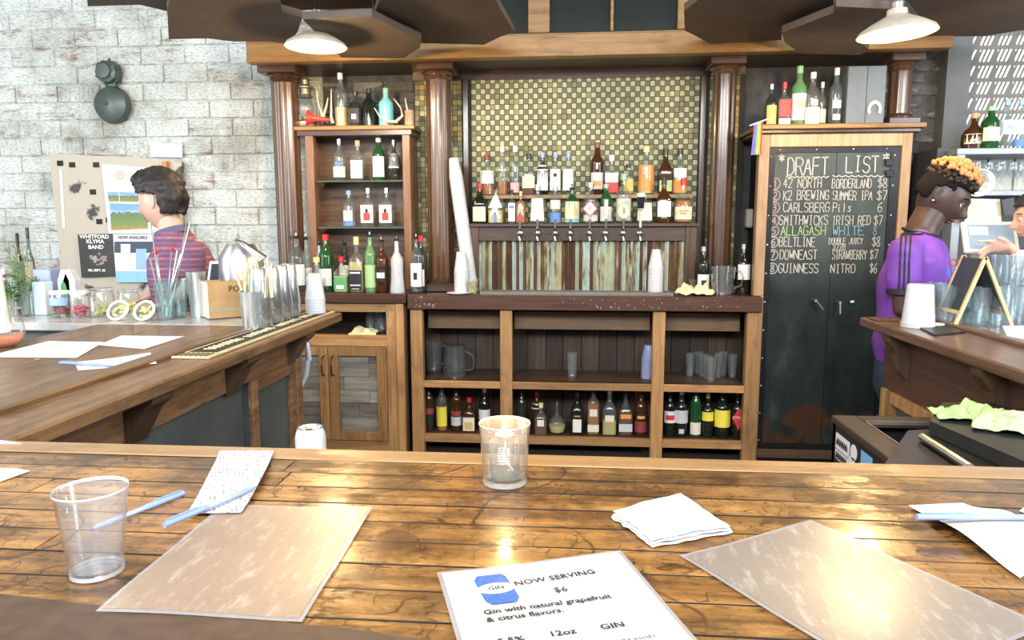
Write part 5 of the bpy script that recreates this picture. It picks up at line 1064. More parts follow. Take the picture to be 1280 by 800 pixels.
zsh = AY(580, 476, YC).z+0.001
pitcher(Vector((AY(569, 470, 4.62).x, 4.62, zsh)), 'upturned glass pitcher on the left bay shelf of the open cabinet', True, 0.20, 0.078)
pitcher(Vector((AY(543, 470, 4.72).x, 4.72, zsh)), 'glass pitcher at the far left behind the upturned one', False, 0.20, 0.06)
pint('pint_glass', 'single small beer glass in the middle bay of the open cabinet', 'glass', Vector((AY(715, 474, 4.58).x, 4.58, zsh)), 0.030, 0.038, 0.16, None)
cup_stack((AY(810, 468, 4.60).x, 4.60, zsh), 0.028, 0.044, 0.10, 12, 0.0105, 'bluish plastic cup nested in the stack in the middle bay shelf', group='cup stack in the open cabinet', mat=glass('bluish_plastic', (0.6, 0.65, 0.85), 0.5, 0.7, (0.45, 0.50, 0.75), 0.2))
for k, (u, yy, hh) in enumerate(((862, 4.68, .15), (872, 4.74, .15), (878, 4.66, .15), (884, 4.60, .15), (889, 4.53, .15), (897, 4.64, .16), (903, 4.70, .16), (915, 4.66, .15))):
    pint('pint_glass', 'clear beer glass in the cluster on the right bay shelf', 'glass', Vector((AY(u, 476, yy).x, yy, zsh)), 0.025, 0.033, hh, 'beer glasses on the right bay shelf')
for k, (u, yy) in enumerate(((463, 4.62), (471, 4.66), (477, 4.60))):
    pint('pint_glass', 'clear glass at the back of the left cabinet opening', 'glass', Vector((AY(u, 410, yy).x, yy, cz_(419)+.001)), 0.028, 0.034, 0.13, 'glasses in the left cabinet opening')
# draped and crumpled towels
def cloth(name, cen, sx, sy, amp, label, mat, seed, rz=0.0, sub=26, hang=None, zmin=0.0005):
    bm = bmesh.new(); G = []
    for i in range(sub+1):
        R_ = []
        for j in range(sub+1):
            s, t = i/sub-0.5, j/sub-0.5
            x = s*sx*(1+0.12*noise.noise((t*5, seed, 0))); y = t*sy*(1+0.12*noise.noise((s*5, seed, 4)))
            e = 1-max(abs(s), abs(t))*2
            n_ = noise.noise((s*4.5+seed, t*4.5, seed*.7))*0.6+noise.noise((s*10+seed, t*10, seed))*0.3
            z = max(zmin, amp*(0.35+n_)*(0.35+0.65*min(1, e*3)))
            if hang and t < hang[0]:
                d = hang[0]-t; z = zmin-d*sy*hang[1]*(0.8+0.3*math.cos(s*9+seed)); y = hang[0]*sy-0.006-0.004*math.cos(s*14)
            R_.append(bm.verts.new((x, y, z)))
        G.append(R_)
    F_ = [bm.faces.new((G[i][j], G[i+1][j], G[i+1][j+1], G[i][j+1])) for i in range(sub) for j in range(sub)]
    ex_ = bmesh.ops.extrude_face_region(bm, geom=F_)
    for v in [g for g in ex_['geom'] if isinstance(g, bmesh.types.BMVert)]: v.co.z += 0.003; v.co.y -= 0.002
    bmesh.ops.recalc_face_normals(bm, faces=bm.faces[:])
    me = bpy.data.meshes.new(name); bm.to_mesh(me); bm.free(); me.materials.append(mat)
    for p_ in me.polygons: p_.use_smooth = True
    o = bpy.data.objects.new(name, me); COL.objects.link(o); o.location = cen; o.rotation_euler = (0, 0, rz)
    return tag(o, label, 'towel')
M_tow = pm('towel_cream', (0.80, 0.76, 0.44), 0.95, var=0.15, vscale=25, bump=0.4)
M_tow2 = pm('towel_pale_green', (0.44, 0.60, 0.25), 0.95, var=0.15, vscale=20, bump=0.4)
M_tow3 = pm('towel_pale_mint', (0.55, 0.70, 0.42), 0.95, var=0.12, vscale=14, bump=0.4)
cloth('bar_towel', (AY(868, 364, 4.46).x, 4.47, 1.0405), 0.22, 0.12, 0.10, 'crumpled pale yellow towel on the tap counter beside the drip tray', M_tow, 3)
cloth('bar_towel', (AY(452, 418, 4.43).x, 4.49, cz_(419)+.002), 0.18, 0.16, 0.05, 'pale yellow towel hanging over the rail of the left cabinet', M_tow, 8, hang=(-0.28, 1.3))
# switch cover and flag
p = AY(936, 273, 4.84); tag(MB().box(p.x-.022, p.x+.022, 4.80, 4.866, p.z-.06, p.z+.06, 0.008).build('wall_sensor', pm('ivory_plastic', (0.62, 0.58, 0.46), 0.4), None, loc=(p.x, 4.84, p.z)), 'small ivory box mounted on the tiles beside the chalkboard frame', 'wall box')
fl_ = thing('rainbow_flag', 'small rainbow flag hanging on a white stick at the chalkboard corner', 'flag', (AY(945, 160, 4.38).x, 4.38, AY(945, 152, 4.38).z))
a, b_ = AY(937, 157, 4.38), AY(962, 148, 4.38)
MB().tube([a, b_], 0.004, 8).build('flag_stick', M_white, fl_)
for k, cname in enumerate(('purple', 'blue', 'green', 'yellow', 'orange', 'red')):
    colr = {'purple': (.25, .08, .45), 'blue': (.05, .15, .65), 'green': (.05, .4, .15), 'yellow': (.85, .75, .08), 'orange': (.85, .35, .05), 'red': (.7, .05, .06)}[cname]
    u0, u1 = 943+k*1.7, 943+(k+1)*1.7; w0, w1 = 938.5+k*2.2, 938.5+(k+1)*2.2
    A, B, Cc, D = AY(u0, 154-k*.5, 4.38), AY(u1, 153.6-k*.5, 4.38), AY(w1, 194-k*.3, 4.38), AY(w0, 194-k*.3, 4.38)
    mb = MB(); mb.prism([(A.x, A.z), (B.x, B.z), (Cc.x, Cc.z), (D.x, D.z)], 4.379, 4.3815, 'Y'); mb.build('flag_stripe', pm('flag_'+cname, colr, 0.7), fl_)
# grey box and horseshoe
a, b_ = AY(1057, 152, 4.52), AY(1109, 82, 4.52)
gb = thing('grey_box', 'tall grey metal box with a centre seam on the chalkboard ledge', 'box', ((a.x+b_.x)/2, 4.6, ZL+.0005))
M_gb = pm('grey_enamel', (0.15, 0.18, 0.21), 0.45, var=0.08)
xm2 = AY(1083, 120, 4.52).x; zt = AY(1080, 82, 4.52).z
MB().box(a.x, b_.x, 4.535, 4.72, ZL+.0005, zt, 0.002).build('box_body', M_gb, gb)
for q0, q1 in ((a.x, xm2-.001), (xm2+.001, b_.x)): MB().box(q0, q1, 4.52, 4.535, ZL+.004, zt-.002, 0.002).build('box_door', M_gb, gb)
hs = AY(1094, 137, 4.50); mb = MB(); n_ = 22; Pt = []
for k in range(n_+1):
    t_ = -0.62+k*(PI+1.24)/n_; Pt.append((0.040*math.cos(t_)*1.0, 0.050*math.sin(t_)+.004))
inn = [(x*0.58, z*0.62) for x, z in Pt]
mb.prism(Pt+list(reversed(inn)), -0.004, 0.004, 'Y')
tag(mb.build('horseshoe', pm('pale_horseshoe', (0.66, 0.60, 0.56), 0.5), None, loc=(hs.x, 4.512, hs.z), local=True), 'pale horseshoe hanging on the right door of the grey box', 'horseshoe')

# ================================================================== top of hutch: lantern, horn, antlers, bottles
y = 4.72; zt = ztop+.0005
put([(427, 155, 90, 16, 'tall', 'c', ('y', .36), [], 'w', 'tall clear bottle half full of pale yellow spirit on the hutch top'),
     (445, 155, 112, 18, 'low', 's', None, [(.1, .5, 'K', .8), (.2, .34, 'W', .4, 1)], 'k', 'dark squat bottle with white figure label on the hutch top'),
     (462, 155, 109, 17, 'std', 'd', None, [], 'k', 'plain black bottle left of the turquoise bottle on the hutch top'),
     (483, 155, 109, 18, 'std', 't', None, [], 't' if False else 'g', 'turquoise bottle on the hutch top')], y, zt, 'bottles on top of the hutch')
p = AY(383, 155, y); s = y/F_PX
ln = thing('oil_lantern', 'old metal oil lantern with glass chimney at the left of the hutch top', 'lantern', (p.x, y, zt))
M_lan = pm('lantern_metal', (0.34, 0.30, 0.22), 0.35, metal=0.7, var=0.3)
MB().lathe([(0, 0), (.062, 0), (.068, .01), (.066, .035), (.045, .045), (.03, .055), (.03, .065), (0, .065)], 24).build('fuel_tank', M_lan, ln, smooth=True, local=True)
MB().lathe([(.03, .065), (.045, .09), (.050, .12), (.044, .16), (.034, .19)], 24).build('chimney', m_cg, ln, smooth=True, local=True)
MB().lathe([(.034, .19), (.05, .192), (.048, .20), (.036, .21), (.036, .245), (.05, .25), (.05, .258), (.028, .275), (.028, .30), (.036, .305), (.02, .325), (0, .325)], 24).build('lantern_hood', M_lan, ln, smooth=True, local=True)
for sg in (-1, 1): MB().tube([(sg*.064, 0, .03), (sg*.084, 0, .06), (sg*.086, 0, .18), (sg*.082, 0, .24), (sg*.06, 0, .275), (sg*.04, 0, .27)], .0075, 8).build('side_tube', M_lan, ln, smooth=True, local=True)
a, b_ = AY(384, 147, 4.66), AY(414, 150, 4.68)
d = (b_-a); q_ = d.to_track_quat('Z', 'Y').to_matrix(); q_ = (Vector((d.x, 0.01, d.z*1.0))).to_track_quat('Z', 'Y').to_matrix()
L_ = d.length
hn = MB().lathe([(0.052, -.002), (.045, .004), (.028, .03), (.018, .06), (.013, L_*.8), (.008, L_)], 24, mat=q_).lathe([(0.050, -.002), (.040, .006), (.024, .032), (0, .05)], 24, mat=q_)
tag(hn.build('red_horn', pm('red_enamel', (0.75, 0.06, 0.05), 0.3), None, loc=(a.x+.005, 4.665, zt+.055), smooth=True, local=True), 'small red horn lying in front of the lantern', 'horn')
M_ant = pm('antler_bone', (0.70, 0.60, 0.45), 0.5, var=0.2)
def antler(paths, label, y_):
    mb = MB()
    for P in paths:
        pts_ = [AY(u, v, y_-0.02*k/len(P)) for k, (u, v) in enumerate(P)]; n_ = len(pts_)
        mb.tube(pts_, [0.011*(1-0.75*k/(n_-1)) for k in range(n_)], 8)
    c_ = AY(paths[0][0][0], paths[0][0][1], y_); o = mb.build('antler', M_ant, None, loc=(c_.x, y_, zt), smooth=True); tag(o, label, 'antler', 'antlers on the hutch top')
antler([[(410, 153), (403, 145), (398, 130), (395, 114)], [(404, 146), (408, 133), (410, 122)]], 'forked pale antler just right of the lantern', 4.70)
antler([[(416, 154), (414, 146), (414, 130), (414, 111)]], 'straight pale antler tine beside the tall clear bottle', 4.67)
antler([[(497, 152), (485, 152), (475, 146), (468, 135)], [(495, 152), (503, 145), (501, 135), (492, 123)]], 'curved two-pronged antler in front of the turquoise bottle', 4.65)
p = AY(512, 155, 4.70); wc = thing('wooden_cup', 'wooden cup holding one pale stick at the right end of hutch top', 'cup', (p.x, 4.70, zt))
MB().lathe([(0, 0), (.030, 0), (.033, .01), (.031, .095), (.027, .098), (.025, .02), (0, .02)], 18).build('cup_body', pm('birch_bark', (0.48, 0.32, 0.2), 0.6, var=0.35), wc, smooth=True, local=True)
MB().tube([(0.01, 0, .03), (-.018, 0, .125), (-.026, 0, .175)], [.006, .005, .003], 8).build('stick', M_ant, wc, smooth=True, local=True)

# ================================================================== left wall: bell, old door panel, posters
p = AY(137, 130, WY-0.08); bl = thing('alarm_bell', 'grey-green metal alarm bell on the white brick wall at upper left', 'bell', (p.x, WY-.03, p.z))
M_bell = pm('bell_green_grey', (0.085, 0.11, 0.10), 0.4, metal=0.3, var=0.15)
R = Matrix.Rotation(PI/2, 3, 'X')
MB().lathe([(0, .085), (.02, .082), (.07, .074), (.115, .05), (.127, .02), (.124, .0), (.118, .0)], 36, (0, 0, 0), mat=R).ball((0, -.085, 0), .012, 2).build('bell_gong', M_bell, bl, smooth=True, local=True)
mb = MB().lathe([(0, .09), (.05, .088), (.052, .07), (.075, .06), (.085, .0)], 10, (-.008, 0, .215), mat=R)
for k in range(6): a = k*PI/3+.3; mb.ball((-.008+.085*math.cos(a), -.035, .215+.085*math.sin(a)), .011, 1)
mb.build('bell_striker_box', M_bell, bl, local=True)
MB().box(-.03, .035, -.03, 0.0, .08, .16, .004).build('bell_bracket', M_bell, bl, local=True)
def wpt(u, v, y=WY-.05): return AY(u, v, y)
dm = thing('metal_door_panel', 'old beige metal door panel with peeling paint leaning on the brick wall', 'door panel', (wpt(140, 300).x, WY-.05, 1.07))
m, nt, b = newmat('peeling_beige_paint'); N, L = nt.nodes, nt.links; b.inputs['Roughness'].default_value = 0.55
geo = N.new('ShaderNodeNewGeometry'); nz = N.new('ShaderNodeTexNoise'); nz.inputs['Scale'].default_value = 5; nz.inputs['Detail'].default_value = 9; L.new(geo.outputs['Position'], nz.inputs[0])
cr = ramp(N, [(0.60, (0.52, 0.46, 0.38)), (0.64, (0.05, 0.045, 0.04)), (0.75, (0.10, 0.11, 0.09))]); L.new(nz.outputs[0], cr.inputs[0]); L.new(cr.outputs[0], b.inputs['Base Color'])
A = [wpt(64, 192), wpt(180, 198), wpt(229, 203), wpt(229, 300), wpt(232, 392), wpt(82, 392), wpt(76, 300)]
MB().prism([(q.x, q.z) for q in A], WY-.075, WY-.045, 'Y').build('panel_sheet', m, dm)
MB().tube([wpt(76, 212, WY-.08), wpt(80, 285, WY-.08)], .010, 6).build('white_edge_strip', M_white, dm)
mb = MB()
for (u, v) in ((75, 204), (120, 206), (116, 240), (124, 277), (90, 206), (136, 275)): q = wpt(u, v, WY-.078); mb.box(q.x-.022, q.x+.022, WY-.079, WY-.074, q.z-.018, q.z+.018)
pp = mb.build('paint_scab', M_iron, dm); pp['kind'] = 'stuff'
def poster(pts, mat, label, y_=WY-.085, cat='poster', name='poster'):
    Q = [wpt(u, v, y_) for u, v in pts]; cx = sum(q.x for q in Q)/len(Q); cz = sum(q.z for q in Q)/len(Q)
    t = thing(name, label, cat, (cx, y_, cz)); MB().prism([(q.x, q.z) for q in Q], y_-.001, y_+.001, 'Y').build('sheet', mat, t); return t
def pic(t, pts, mat, y_, nm='picture'):
    Q = [wpt(u, v, y_) for u, v in pts]; return MB().prism([(q.x, q.z) for q in Q], y_-.0008, y_+.0002, 'Y').build(nm, mat, t)
def ptxt(t, s, u, v, hpx, mat, y_, sx=1.0, bold=0.0, al='CENTER'): q = wpt(u, v, y_); text(s, hpx*y_/F_PX*1.35, mat, t, (q.x, y_-.001, q.z), (PI/2, 0, 0), al, ext=.0002, sx=sx, bold=bold)
pz = poster([(127, 205), (197, 211), (200, 292), (136, 292)], M_white, 'white poster with two landscape photos pinned on the beige panel')
m, nt, b = newmat('landscape_print'); N, L = nt.nodes, nt.links
tc = N.new('ShaderNodeTexCoord'); sp = N.new('ShaderNodeSeparateXYZ'); L.new(tc.outputs['Generated'], sp.inputs[0]); nz = N.new('ShaderNodeTexNoise'); nz.inputs['Scale'].default_value = 7; nz.inputs['Detail'].default_value = 6; L.new(tc.outputs['Generated'], nz.inputs[0])
ad = N.new('ShaderNodeMath'); ad.operation = 'MULTIPLY_ADD'; ad.inputs[1].default_value = .5; L.new(nz.outputs[0], ad.inputs[0]); L.new(sp.outputs[2], ad.inputs[2])
cr = ramp(N, [(0.30, (0.50, 0.26, 0.08)), (0.42, (0.20, 0.28, 0.07)), (0.72, (0.16, 0.24, 0.08)), (0.85, (0.10, 0.20, 0.12)), (0.95, (0.42, 0.60, 0.85)), (1.0, (0.20, 0.38, 0.75))]); L.new(ad.outputs[0], cr.inputs[0]); L.new(cr.outputs[0], b.inputs['Base Color'])
pic(pz, [(137, 254), (184, 255), (185, 286), (139, 288)], m, WY-.087); pic(pz, [(134, 240), (148, 240), (149, 252), (136, 252)], m, WY-.087); pic(pz, [(149, 240), (183, 241), (184, 253), (150, 252)], m, WY-.087)
q = wpt(150, 219, WY-.087); MB().lathe([(.018, -.001), (.030, -.001), (.030, .001), (.018, .001)], 20, (q.x, WY-.0865, q.z), mat=R).lathe([(0, -.001), (.012, -.001), (0, .001)], 12, (q.x, WY-.0865, q.z), mat=R).build('round_emblem', C('emblem_tan', (0.62, 0.40, 0.22)), pz)
pic(pz, [(158, 214), (168, 214), (168, 225), (158, 225)], C('emblem_rose', (0.78, 0.58, 0.48)), WY-.087)
pb = poster([(97, 293), (141, 292), (144, 345), (102, 347)], pm('black_poster', (0.04, 0.038, 0.038), 0.4), 'black band poster with white lettering dated FRI. SEPT. 22', WY-.10)
for s_, u_, v_, h_ in (('WHITFORD', 118, 296, 5.2), ('KLYMA', 119, 302, 5.2), ('BAND', 120, 309, 5.2), ('FRI. SEPT. 22', 121, 338, 3.0)): ptxt(pb, s_, u_, v_, h_, M_white, WY-.102, 1.1, .0012)
mb = MB()
for k in range(26): a = random.random()*6.28; r_ = random.random()**.6; q = wpt(122+11*r_*math.cos(a), 324+7*r_*math.sin(a), WY-.102); mb.ball((q.x, WY-.1015, q.z), .010*random.uniform(.5, 1.2), 1, (1.4, .05, 1))
o = mb.build('poster_photo', pm('dim_photo', (0.32, 0.27, 0.25), 0.6, var=0.5), pb); o['kind'] = 'stuff'
pn = poster([(141, 293), (192, 293), (193, 347), (145, 347)], pm('pale_poster', (0.74, 0.74, 0.72), 0.5), 'NOW AVAILABLE poster with two cans, beside the band poster', WY-.098)
ptxt(pn, 'NOW AVAILABLE', 166, 297, 4.2, C('navy', (0.03, 0.05, 0.16)), WY-.100, .92, .0008)
pic(pn, [(143, 302), (191, 302), (192, 316), (143, 316)], C('navy_patch', (0.06, 0.07, 0.12)), WY-.0995, 'poster_band')
for u0, u1, v0, mt_ in ((151, 163, 305, LB['W']), (170, 183, 311, C('can_blue', (0.32, 0.52, 0.76)))): pic(pn, [(u0, v0), (u1, v0), (u1, 337), (u0, 337)], mt_, WY-.101, 'pictured_can')
pic(pn, [(145, 339), (192, 339), (193, 353), (145, 353)], C('sky_band', (0.30, 0.58, 0.82)), WY-.1005, 'poster_band')
ps = poster([(188, 179), (228, 180), (228, 197), (188, 196)], C('pale_blue_card', (0.60, 0.78, 0.90)), 'pale blue card taped to brick above the beige panel', WY-.035, 'sign', 'card')
p = wpt(207, 208, WY-.10); tag(MB().box(p.x-.015, p.x+.015, WY-.12, WY-.078, p.z-.035, p.z+.035, .003).build('bottle_opener', C('opener_orange', (0.55, 0.22, 0.08)), None, loc=(p.x, WY-.1, p.z)), 'small orange-brown opener fixed at the top of the beige panel', 'opener')

# ================================================================== service counter: jars, herbs, bitters
ZM = BZ+0.0025
def mx_(u, y_): return AY(u, 390, y_).x
def jar(u, y_, wpx, hpx, fill, fh, lidmat, label, back=None):
    s = y_/F_PX*1.02; r = wpx*s/2; h = hpx*s; t = thing('garnish_jar', label, 'jar', (mx_(u, y_), y_, ZM), group='garnish jars on the marble counter')
    MB().lathe([(0, .001), (r*.9, 0), (r, .006), (r, h*.74), (r*.9, h*.82), (r*.88, h*.9)], 24).build('jar_glass', m_cg, t, smooth=True, local=True)
    MB().lathe([(0, h*.86), (r*.95, h*.86), (r*1.0, h*.9), (r*.98, h*.98), (0, h)], 24).build('lid', lidmat, t, smooth=True, local=True)
    mb = MB(); random.seed(int(u))
    for k in range(26):
        a = random.random()*6.28; rr = r*.74*random.random()**.5; z = .012+random.random()*(h*fh-.018)
        mb.ball((rr*math.cos(a), rr*math.sin(a), z), r*.22, 1)
    o = mb.build('fruit', fill, t, smooth=True, local=True); o['kind'] = 'stuff'
    if back: MB().lathe([(r*1.01, h*fh+.004), (r*1.01, h*.74)], 14, a0=-PI*.95, a1=-PI*.05).build('paper_label', back, t, smooth=True, local=True)
    return t
jar(76, 2.98, 24, 35, pm('dark_cherries', (0.22, 0.02, 0.02), .2), .42, M_wplas, 'lidded jar of dark cherries with blue label, leftmost of the jars', C('jar_blue', (0.35, 0.50, 0.85)))
jar(101, 2.98, 24, 35, pm('red_cherries', (0.55, 0.02, 0.08), .2), .46, M_wplas, 'lidded jar of bright red cherries right of the dark cherry jar')
jar(128, 3.0, 30, 38, pm('green_olives', (0.42, 0.42, 0.12), .25), .45, m_cg, 'wide glass jar of green olives in the middle of the jars')
jar(162, 3.02, 26, 36, pm('lemon_peel', (0.80, 0.70, 0.15), .35), .5, m_cg, 'glass jar of yellow lemon pieces behind the round white lids')
def tub(u, y_, label):
    r = .047; t = thing('open_tub', label, 'tub', (mx_(u, y_), y_, ZM+.040)); t.rotation_euler = (math.radians(58), 0, 0)
    MB().lathe([(0, -.03), (r*.8, -.03), (r*.95, 0), (r*.82, 0), (r*.75, -.022), (0, -.022)], 26).build('tub_wall', m_cg, t, smooth=True, local=True)
    MB().lathe([(r*.80, .001), (r*1.02, .001), (r*1.02, .006), (r*.80, .006)], 26).build('white_rim', M_wplas, t, smooth=True, local=True)
    mb = MB()
    for k in range(20): a = random.random()*6.28; rr = r*.6*random.random()**.5; mb.ball((rr*math.cos(a), rr*math.sin(a), -.012), .009, 1)
    o = mb.build('olive', pm('pale_olives', (0.55, 0.58, 0.30), .3), t, smooth=True, local=True); o['kind'] = 'stuff'
tub(148, 2.90, 'tilted round white-rimmed tub of olives in front of the olive jar')
tub(181, 2.90, 'tilted round white-rimmed tub of olives left of the spoon glass')
# mixing glasses with bar spoons
for k, (u, y_, r) in enumerate(((207, 2.93, .040), (224, 3.0, .038))):
    t = pint('mixing_glass', ('textured mixing glass packed with bar spoons and red-tipped picks', 'second mixing glass standing behind right of the bar spoon glass')[k], 'glass', Vector((mx_(u, y_), y_, ZM)), r*.85, r, .165, None, glass('cut_glass', (0.82, 0.92, 0.92), 1.2, 0.07, (0.75, 0.88, 0.9), 0.05))
t = thing('bar_spoons', 'bundle of twisted bar spoons and red-tipped picks standing in glass', 'bar spoons', (mx_(207, 2.93), 2.93, ZM+.012))
bx_, bz_ = mx_(207, 2.93), ZM+.012
for (u, v, c_) in ((238, 278, 's'), (234, 279, 's'), (188, 275, 's'), (196, 314, 'r'), (193, 316, 'r'), (215, 311, 'r'), (222, 312, 's'), (226, 318, 's'), (187, 322, 's')):
    e = AY(u, v, 2.93+random.uniform(-.03, .03)); o = MB().tube([(bx_+random.uniform(-.015, .015), 2.93+random.uniform(-.012, .012), bz_), tuple(e)], .0028, 6)
    sp_ = o.build('bar_spoon', M_chrome, t, smooth=True)
    if c_ == 'r': MB().ball(tuple(e), .008, 2, (1, 1, 1.4)).build('red_tip', pm('cap_red', (.6, 0, 0)), sp_, smooth=True)
# herbs in glasses
M_leaf = pm('herb_green', (0.22, 0.42, 0.12), .5, var=.4, vscale=30); M_rose = pm('rosemary_green', (0.20, 0.30, 0.16), .55, var=.3, vscale=30)
def herb(u, y_, hgt, kind, label, gh=.11, gr=.028):
    x = mx_(u, y_); g = pint('tumbler', 'glass holding '+label, 'glass', Vector((x, y_, ZM)), gr*.85, gr, gh, None)
    t = thing('herb_bunch', 'bunch of '+label, 'herbs', (x, y_, ZM+.01)); random.seed(int(u))
    ml = MB(); ms = MB()
    for k in range(9 if kind == 'r' else 7):
        a = random.random()*6.28; lean = random.uniform(.1, .55); top = Vector((math.cos(a)*lean*hgt*.55, math.sin(a)*lean*hgt*.4, hgt*random.uniform(.75, 1)))
        ms.tube([(math.cos(a)*.008, math.sin(a)*.008, 0), top*.5+Vector((0, 0, .01)), top], .0016, 5)
        n_ = 34 if kind == 'r' else 9
        for i in range(n_):
            f = .35+.65*i/n_; c_ = top*f; b2 = random.random()*6.28
            if kind == 'r': d_ = Vector((math.cos(b2)*.018, math.sin(b2)*.018, .012)); ml.tube([c_, c_+d_], [.0018, .0008], 4, False)
            else:
                d_ = Vector((math.cos(b2), math.sin(b2), .35)).normalized(); sd = d_.cross(Vector((0, 0, 1))).normalized()*.014; L2 = .045
                ml.quad(c_, c_+d_*L2*.5+sd, c_+d_*L2, c_+d_*L2*.5-sd)
    o = ml.build('leaves', M_rose if kind == 'r' else M_leaf, t, local=True); o['kind'] = 'stuff'
    o = ms.build('stems', M_rose, t, local=True); o['kind'] = 'stuff'
herb(34, 3.0, .30, 'r', 'tall rosemary sprigs left of the garnish jars')
herb(14, 2.95, .19, 'm', 'leafy mint at the far left of the counter', .08)
herb(46, 3.06, .16, 'r', 'short herb sprigs beside the white box')
def bitters(u, y_, top, wpx, g, lbl, label, cap='k'):
    s = y_/F_PX*1.02; bottle(mx_(u, y_), y_, ZM, (391-top)*s, wpx*s/2, 'std', g, None, lbl, cap, label, 'small bitters bottles behind the herbs')
bitters(30, 3.14, 288, 11, 'b', [(.3, .55, 'M')], 'slim bitters bottle with maroon label at the far left')
bitters(43, 3.14, 281, 11, 's', [(.35, .6, 'N')], 'slim bitters bottle with tan label, second from left')
bitters(9, 3.14, 335, 14, 's', [(.3, .8, 'W')], 'short white-labelled bitters bottle at the left edge', 'w')
bitters(26, 3.05, 350, 12, 's', [(.2, .7, 'S')], 'small grey bottle between the mint and rosemary')
t = tag(MB().box(mx_(58, 3.06)-.03, mx_(58, 3.06)+.03, 3.02, 3.08, ZM, ZM+.15, .004).build('carton', C('pale_blue_carton', (0.66, 0.82, 0.88)), None, loc=(mx_(58, 3.06), 3.05, ZM)), 'pale blue carton standing left of the dark cherry jar', 'carton')
t = tag(MB().box(mx_(66, 3.17)-.045, mx_(66, 3.17)+.04, 3.12, 3.2, ZM, ZM+.20, .004).build('carton', C('periwinkle_box', (0.40, 0.48, 0.68)), None, loc=(mx_(66, 3.17), 3.16, ZM)), 'blue-grey box behind the dark cherry jar', 'box')
# green and white soap-like bottles behind jars
for (u, c_, lb_) in ((88, LB['G'], 'small carton with green figure behind the red cherry jar'), (95, LB['W'], 'white spray nozzle bottle behind the red cherry jar')):
    o = tag(MB().prism([(-.028, 0), (.028, 0), (.028, .15), (.008, .20), (-.008, .20), (-.028, .15)], -.02, .02, 'Y').build('squeeze_bottle', M_wplas, None, loc=(mx_(u, 3.14), 3.13, ZM), local=True), lb_, 'bottle')
    if 'carton' in lb_: MB().prism([(-.022, .05), (.022, .05), (.012, .13), (0, .15), (-.012, .13)], -.022, -.0205, 'Y').build('printed_figure', c_, o, local=True)
# round glass decanter with orange drink, cut by the left edge
p = AZ(12, 434, BZ); dc = thing('stemless_glass', 'round glass with coral drink at the left edge of the side bar', 'glass', (p.x-.02, p.y, BZ+.001))
MB().lathe([(0, .001), (.035, 0), (.058, .02), (.066, .05), (.060, .085), (.048, .12), (.040, .16)], 30).build('glass_bowl', m_cg, dc, smooth=True, local=True)
MB().lathe([(0, .004), (.034, .004), (.055, .02), (.062, .042), (0, .042)], 30).build('drink', pm('coral_drink', (0.80, 0.25, 0.12), .15), dc, smooth=True, local=True)
MB().lathe([(0, .0), (.040, .0), (.030, .20), (0, .20)], 20, (-.02, 0, .05)).build('white_wrap', M_white, dc, smooth=True, local=True)

# ================================================================== side bar: mat, tins, cups, box, papers
mat_ = thing('bar_mat', 'long black rubber bar mat with gold lettering along the left bar lip', 'bar mat', (-1.17, 2.6, BZ-.0015))
MB().box(-1.238, -1.115, 2.08, 3.25, BZ-.0015, BZ+.006, .002).build('mat_base', pm('gold_rubber', (0.62, 0.52, 0.30), .6), mat_)
MB().box(-1.222, -1.131, 2.16, 3.24, BZ+.006, BZ+.0075).build('mat_field', pm('black_rubber', (0.015, 0.015, 0.016), .7), mat_)
mb = MB(); random.seed(31)
for k in range(34):                                   # gold script worn past reading: a row of short curved strokes
    yk = 2.20+k*.029
    if k % 9 == 8: continue
    P_ = [(-1.196+random.uniform(0, .01), yk, BZ+.0082), (-1.172+random.uniform(-.012, .012), yk+random.uniform(.002, .014), BZ+.0082), (-1.158, yk+random.uniform(0, .016), BZ+.0082)]; mb.tube(P_, .0026, 5)
o = mb.build('gold_print', pm('gold_print', (0.72, 0.62, 0.36), .6), mat_); o['kind'] = 'stuff'
mb = MB()
for k in range(7): mb.box(-1.232+k*.016, -1.226+k*.016, 2.09, 2.145, BZ+.006, BZ+.0075)
o = mb.build('mat_tread', MATS['black_rubber'], mat_); o['kind'] = 'stuff'
# shaker tins, stacked upside down on the mat
M_tin = pm('tin_steel', (0.72, 0.76, 0.77), .22, metal=.85, var=.08)
def tins(u, vb, label, n=2):
    p = AZ(u, vb, BZ); h = .175; t = thing('shaker_tin', label, 'shaker tin', (p.x, p.y, BZ+.008), group='upturned steel shaker tins on the bar mat')
    s = 1.0; r0 = .045; r1 = .030
    for k in range(n):
        z = k*.055; MB().lathe([(r0, z), (r0+.0015, z+.003), (r1+.001, z+h-.006), (r1-.002, z+h), (0, z+h-.001)], 26).build('tin_cup' if k == 0 else 'nested_tin', M_tin, t, smooth=True, local=True)
    return t
for (u, vb, lb_) in ((326, 411, 'upturned steel shaker tin, frontmost of the row of four'), (341, 405, 'upturned steel shaker tin, second in the row of four'), (353, 401, 'upturned steel shaker tin, third in the row of four'), (363, 397, 'upturned steel shaker tin, rearmost in the row of four')): tins(u, vb, lb_)
p = AZ(310, 412, BZ); cl = pint('pint_glass', 'clear pint glass holding wooden stirrers left of the steel tins', 'glass', Vector((max(p.x, -1.222), p.y, BZ+.0085)), .020, .026, .19, None)
st = thing('stirrer_bundle', 'bunch of pale wooden stirring sticks behind the steel tins', 'stirrers', (-1.25, 2.62, BZ+.013)); random.seed(5)
cadd = tag(MB().box(-1.30, -1.14, 2.58, 2.70, BZ+.0085, BZ+.15, .003).build('napkin_caddy', M_black, None, loc=(-1.22, 2.6, BZ)), 'black caddy behind the tins holding the wooden stirrers', 'caddy') if False else None
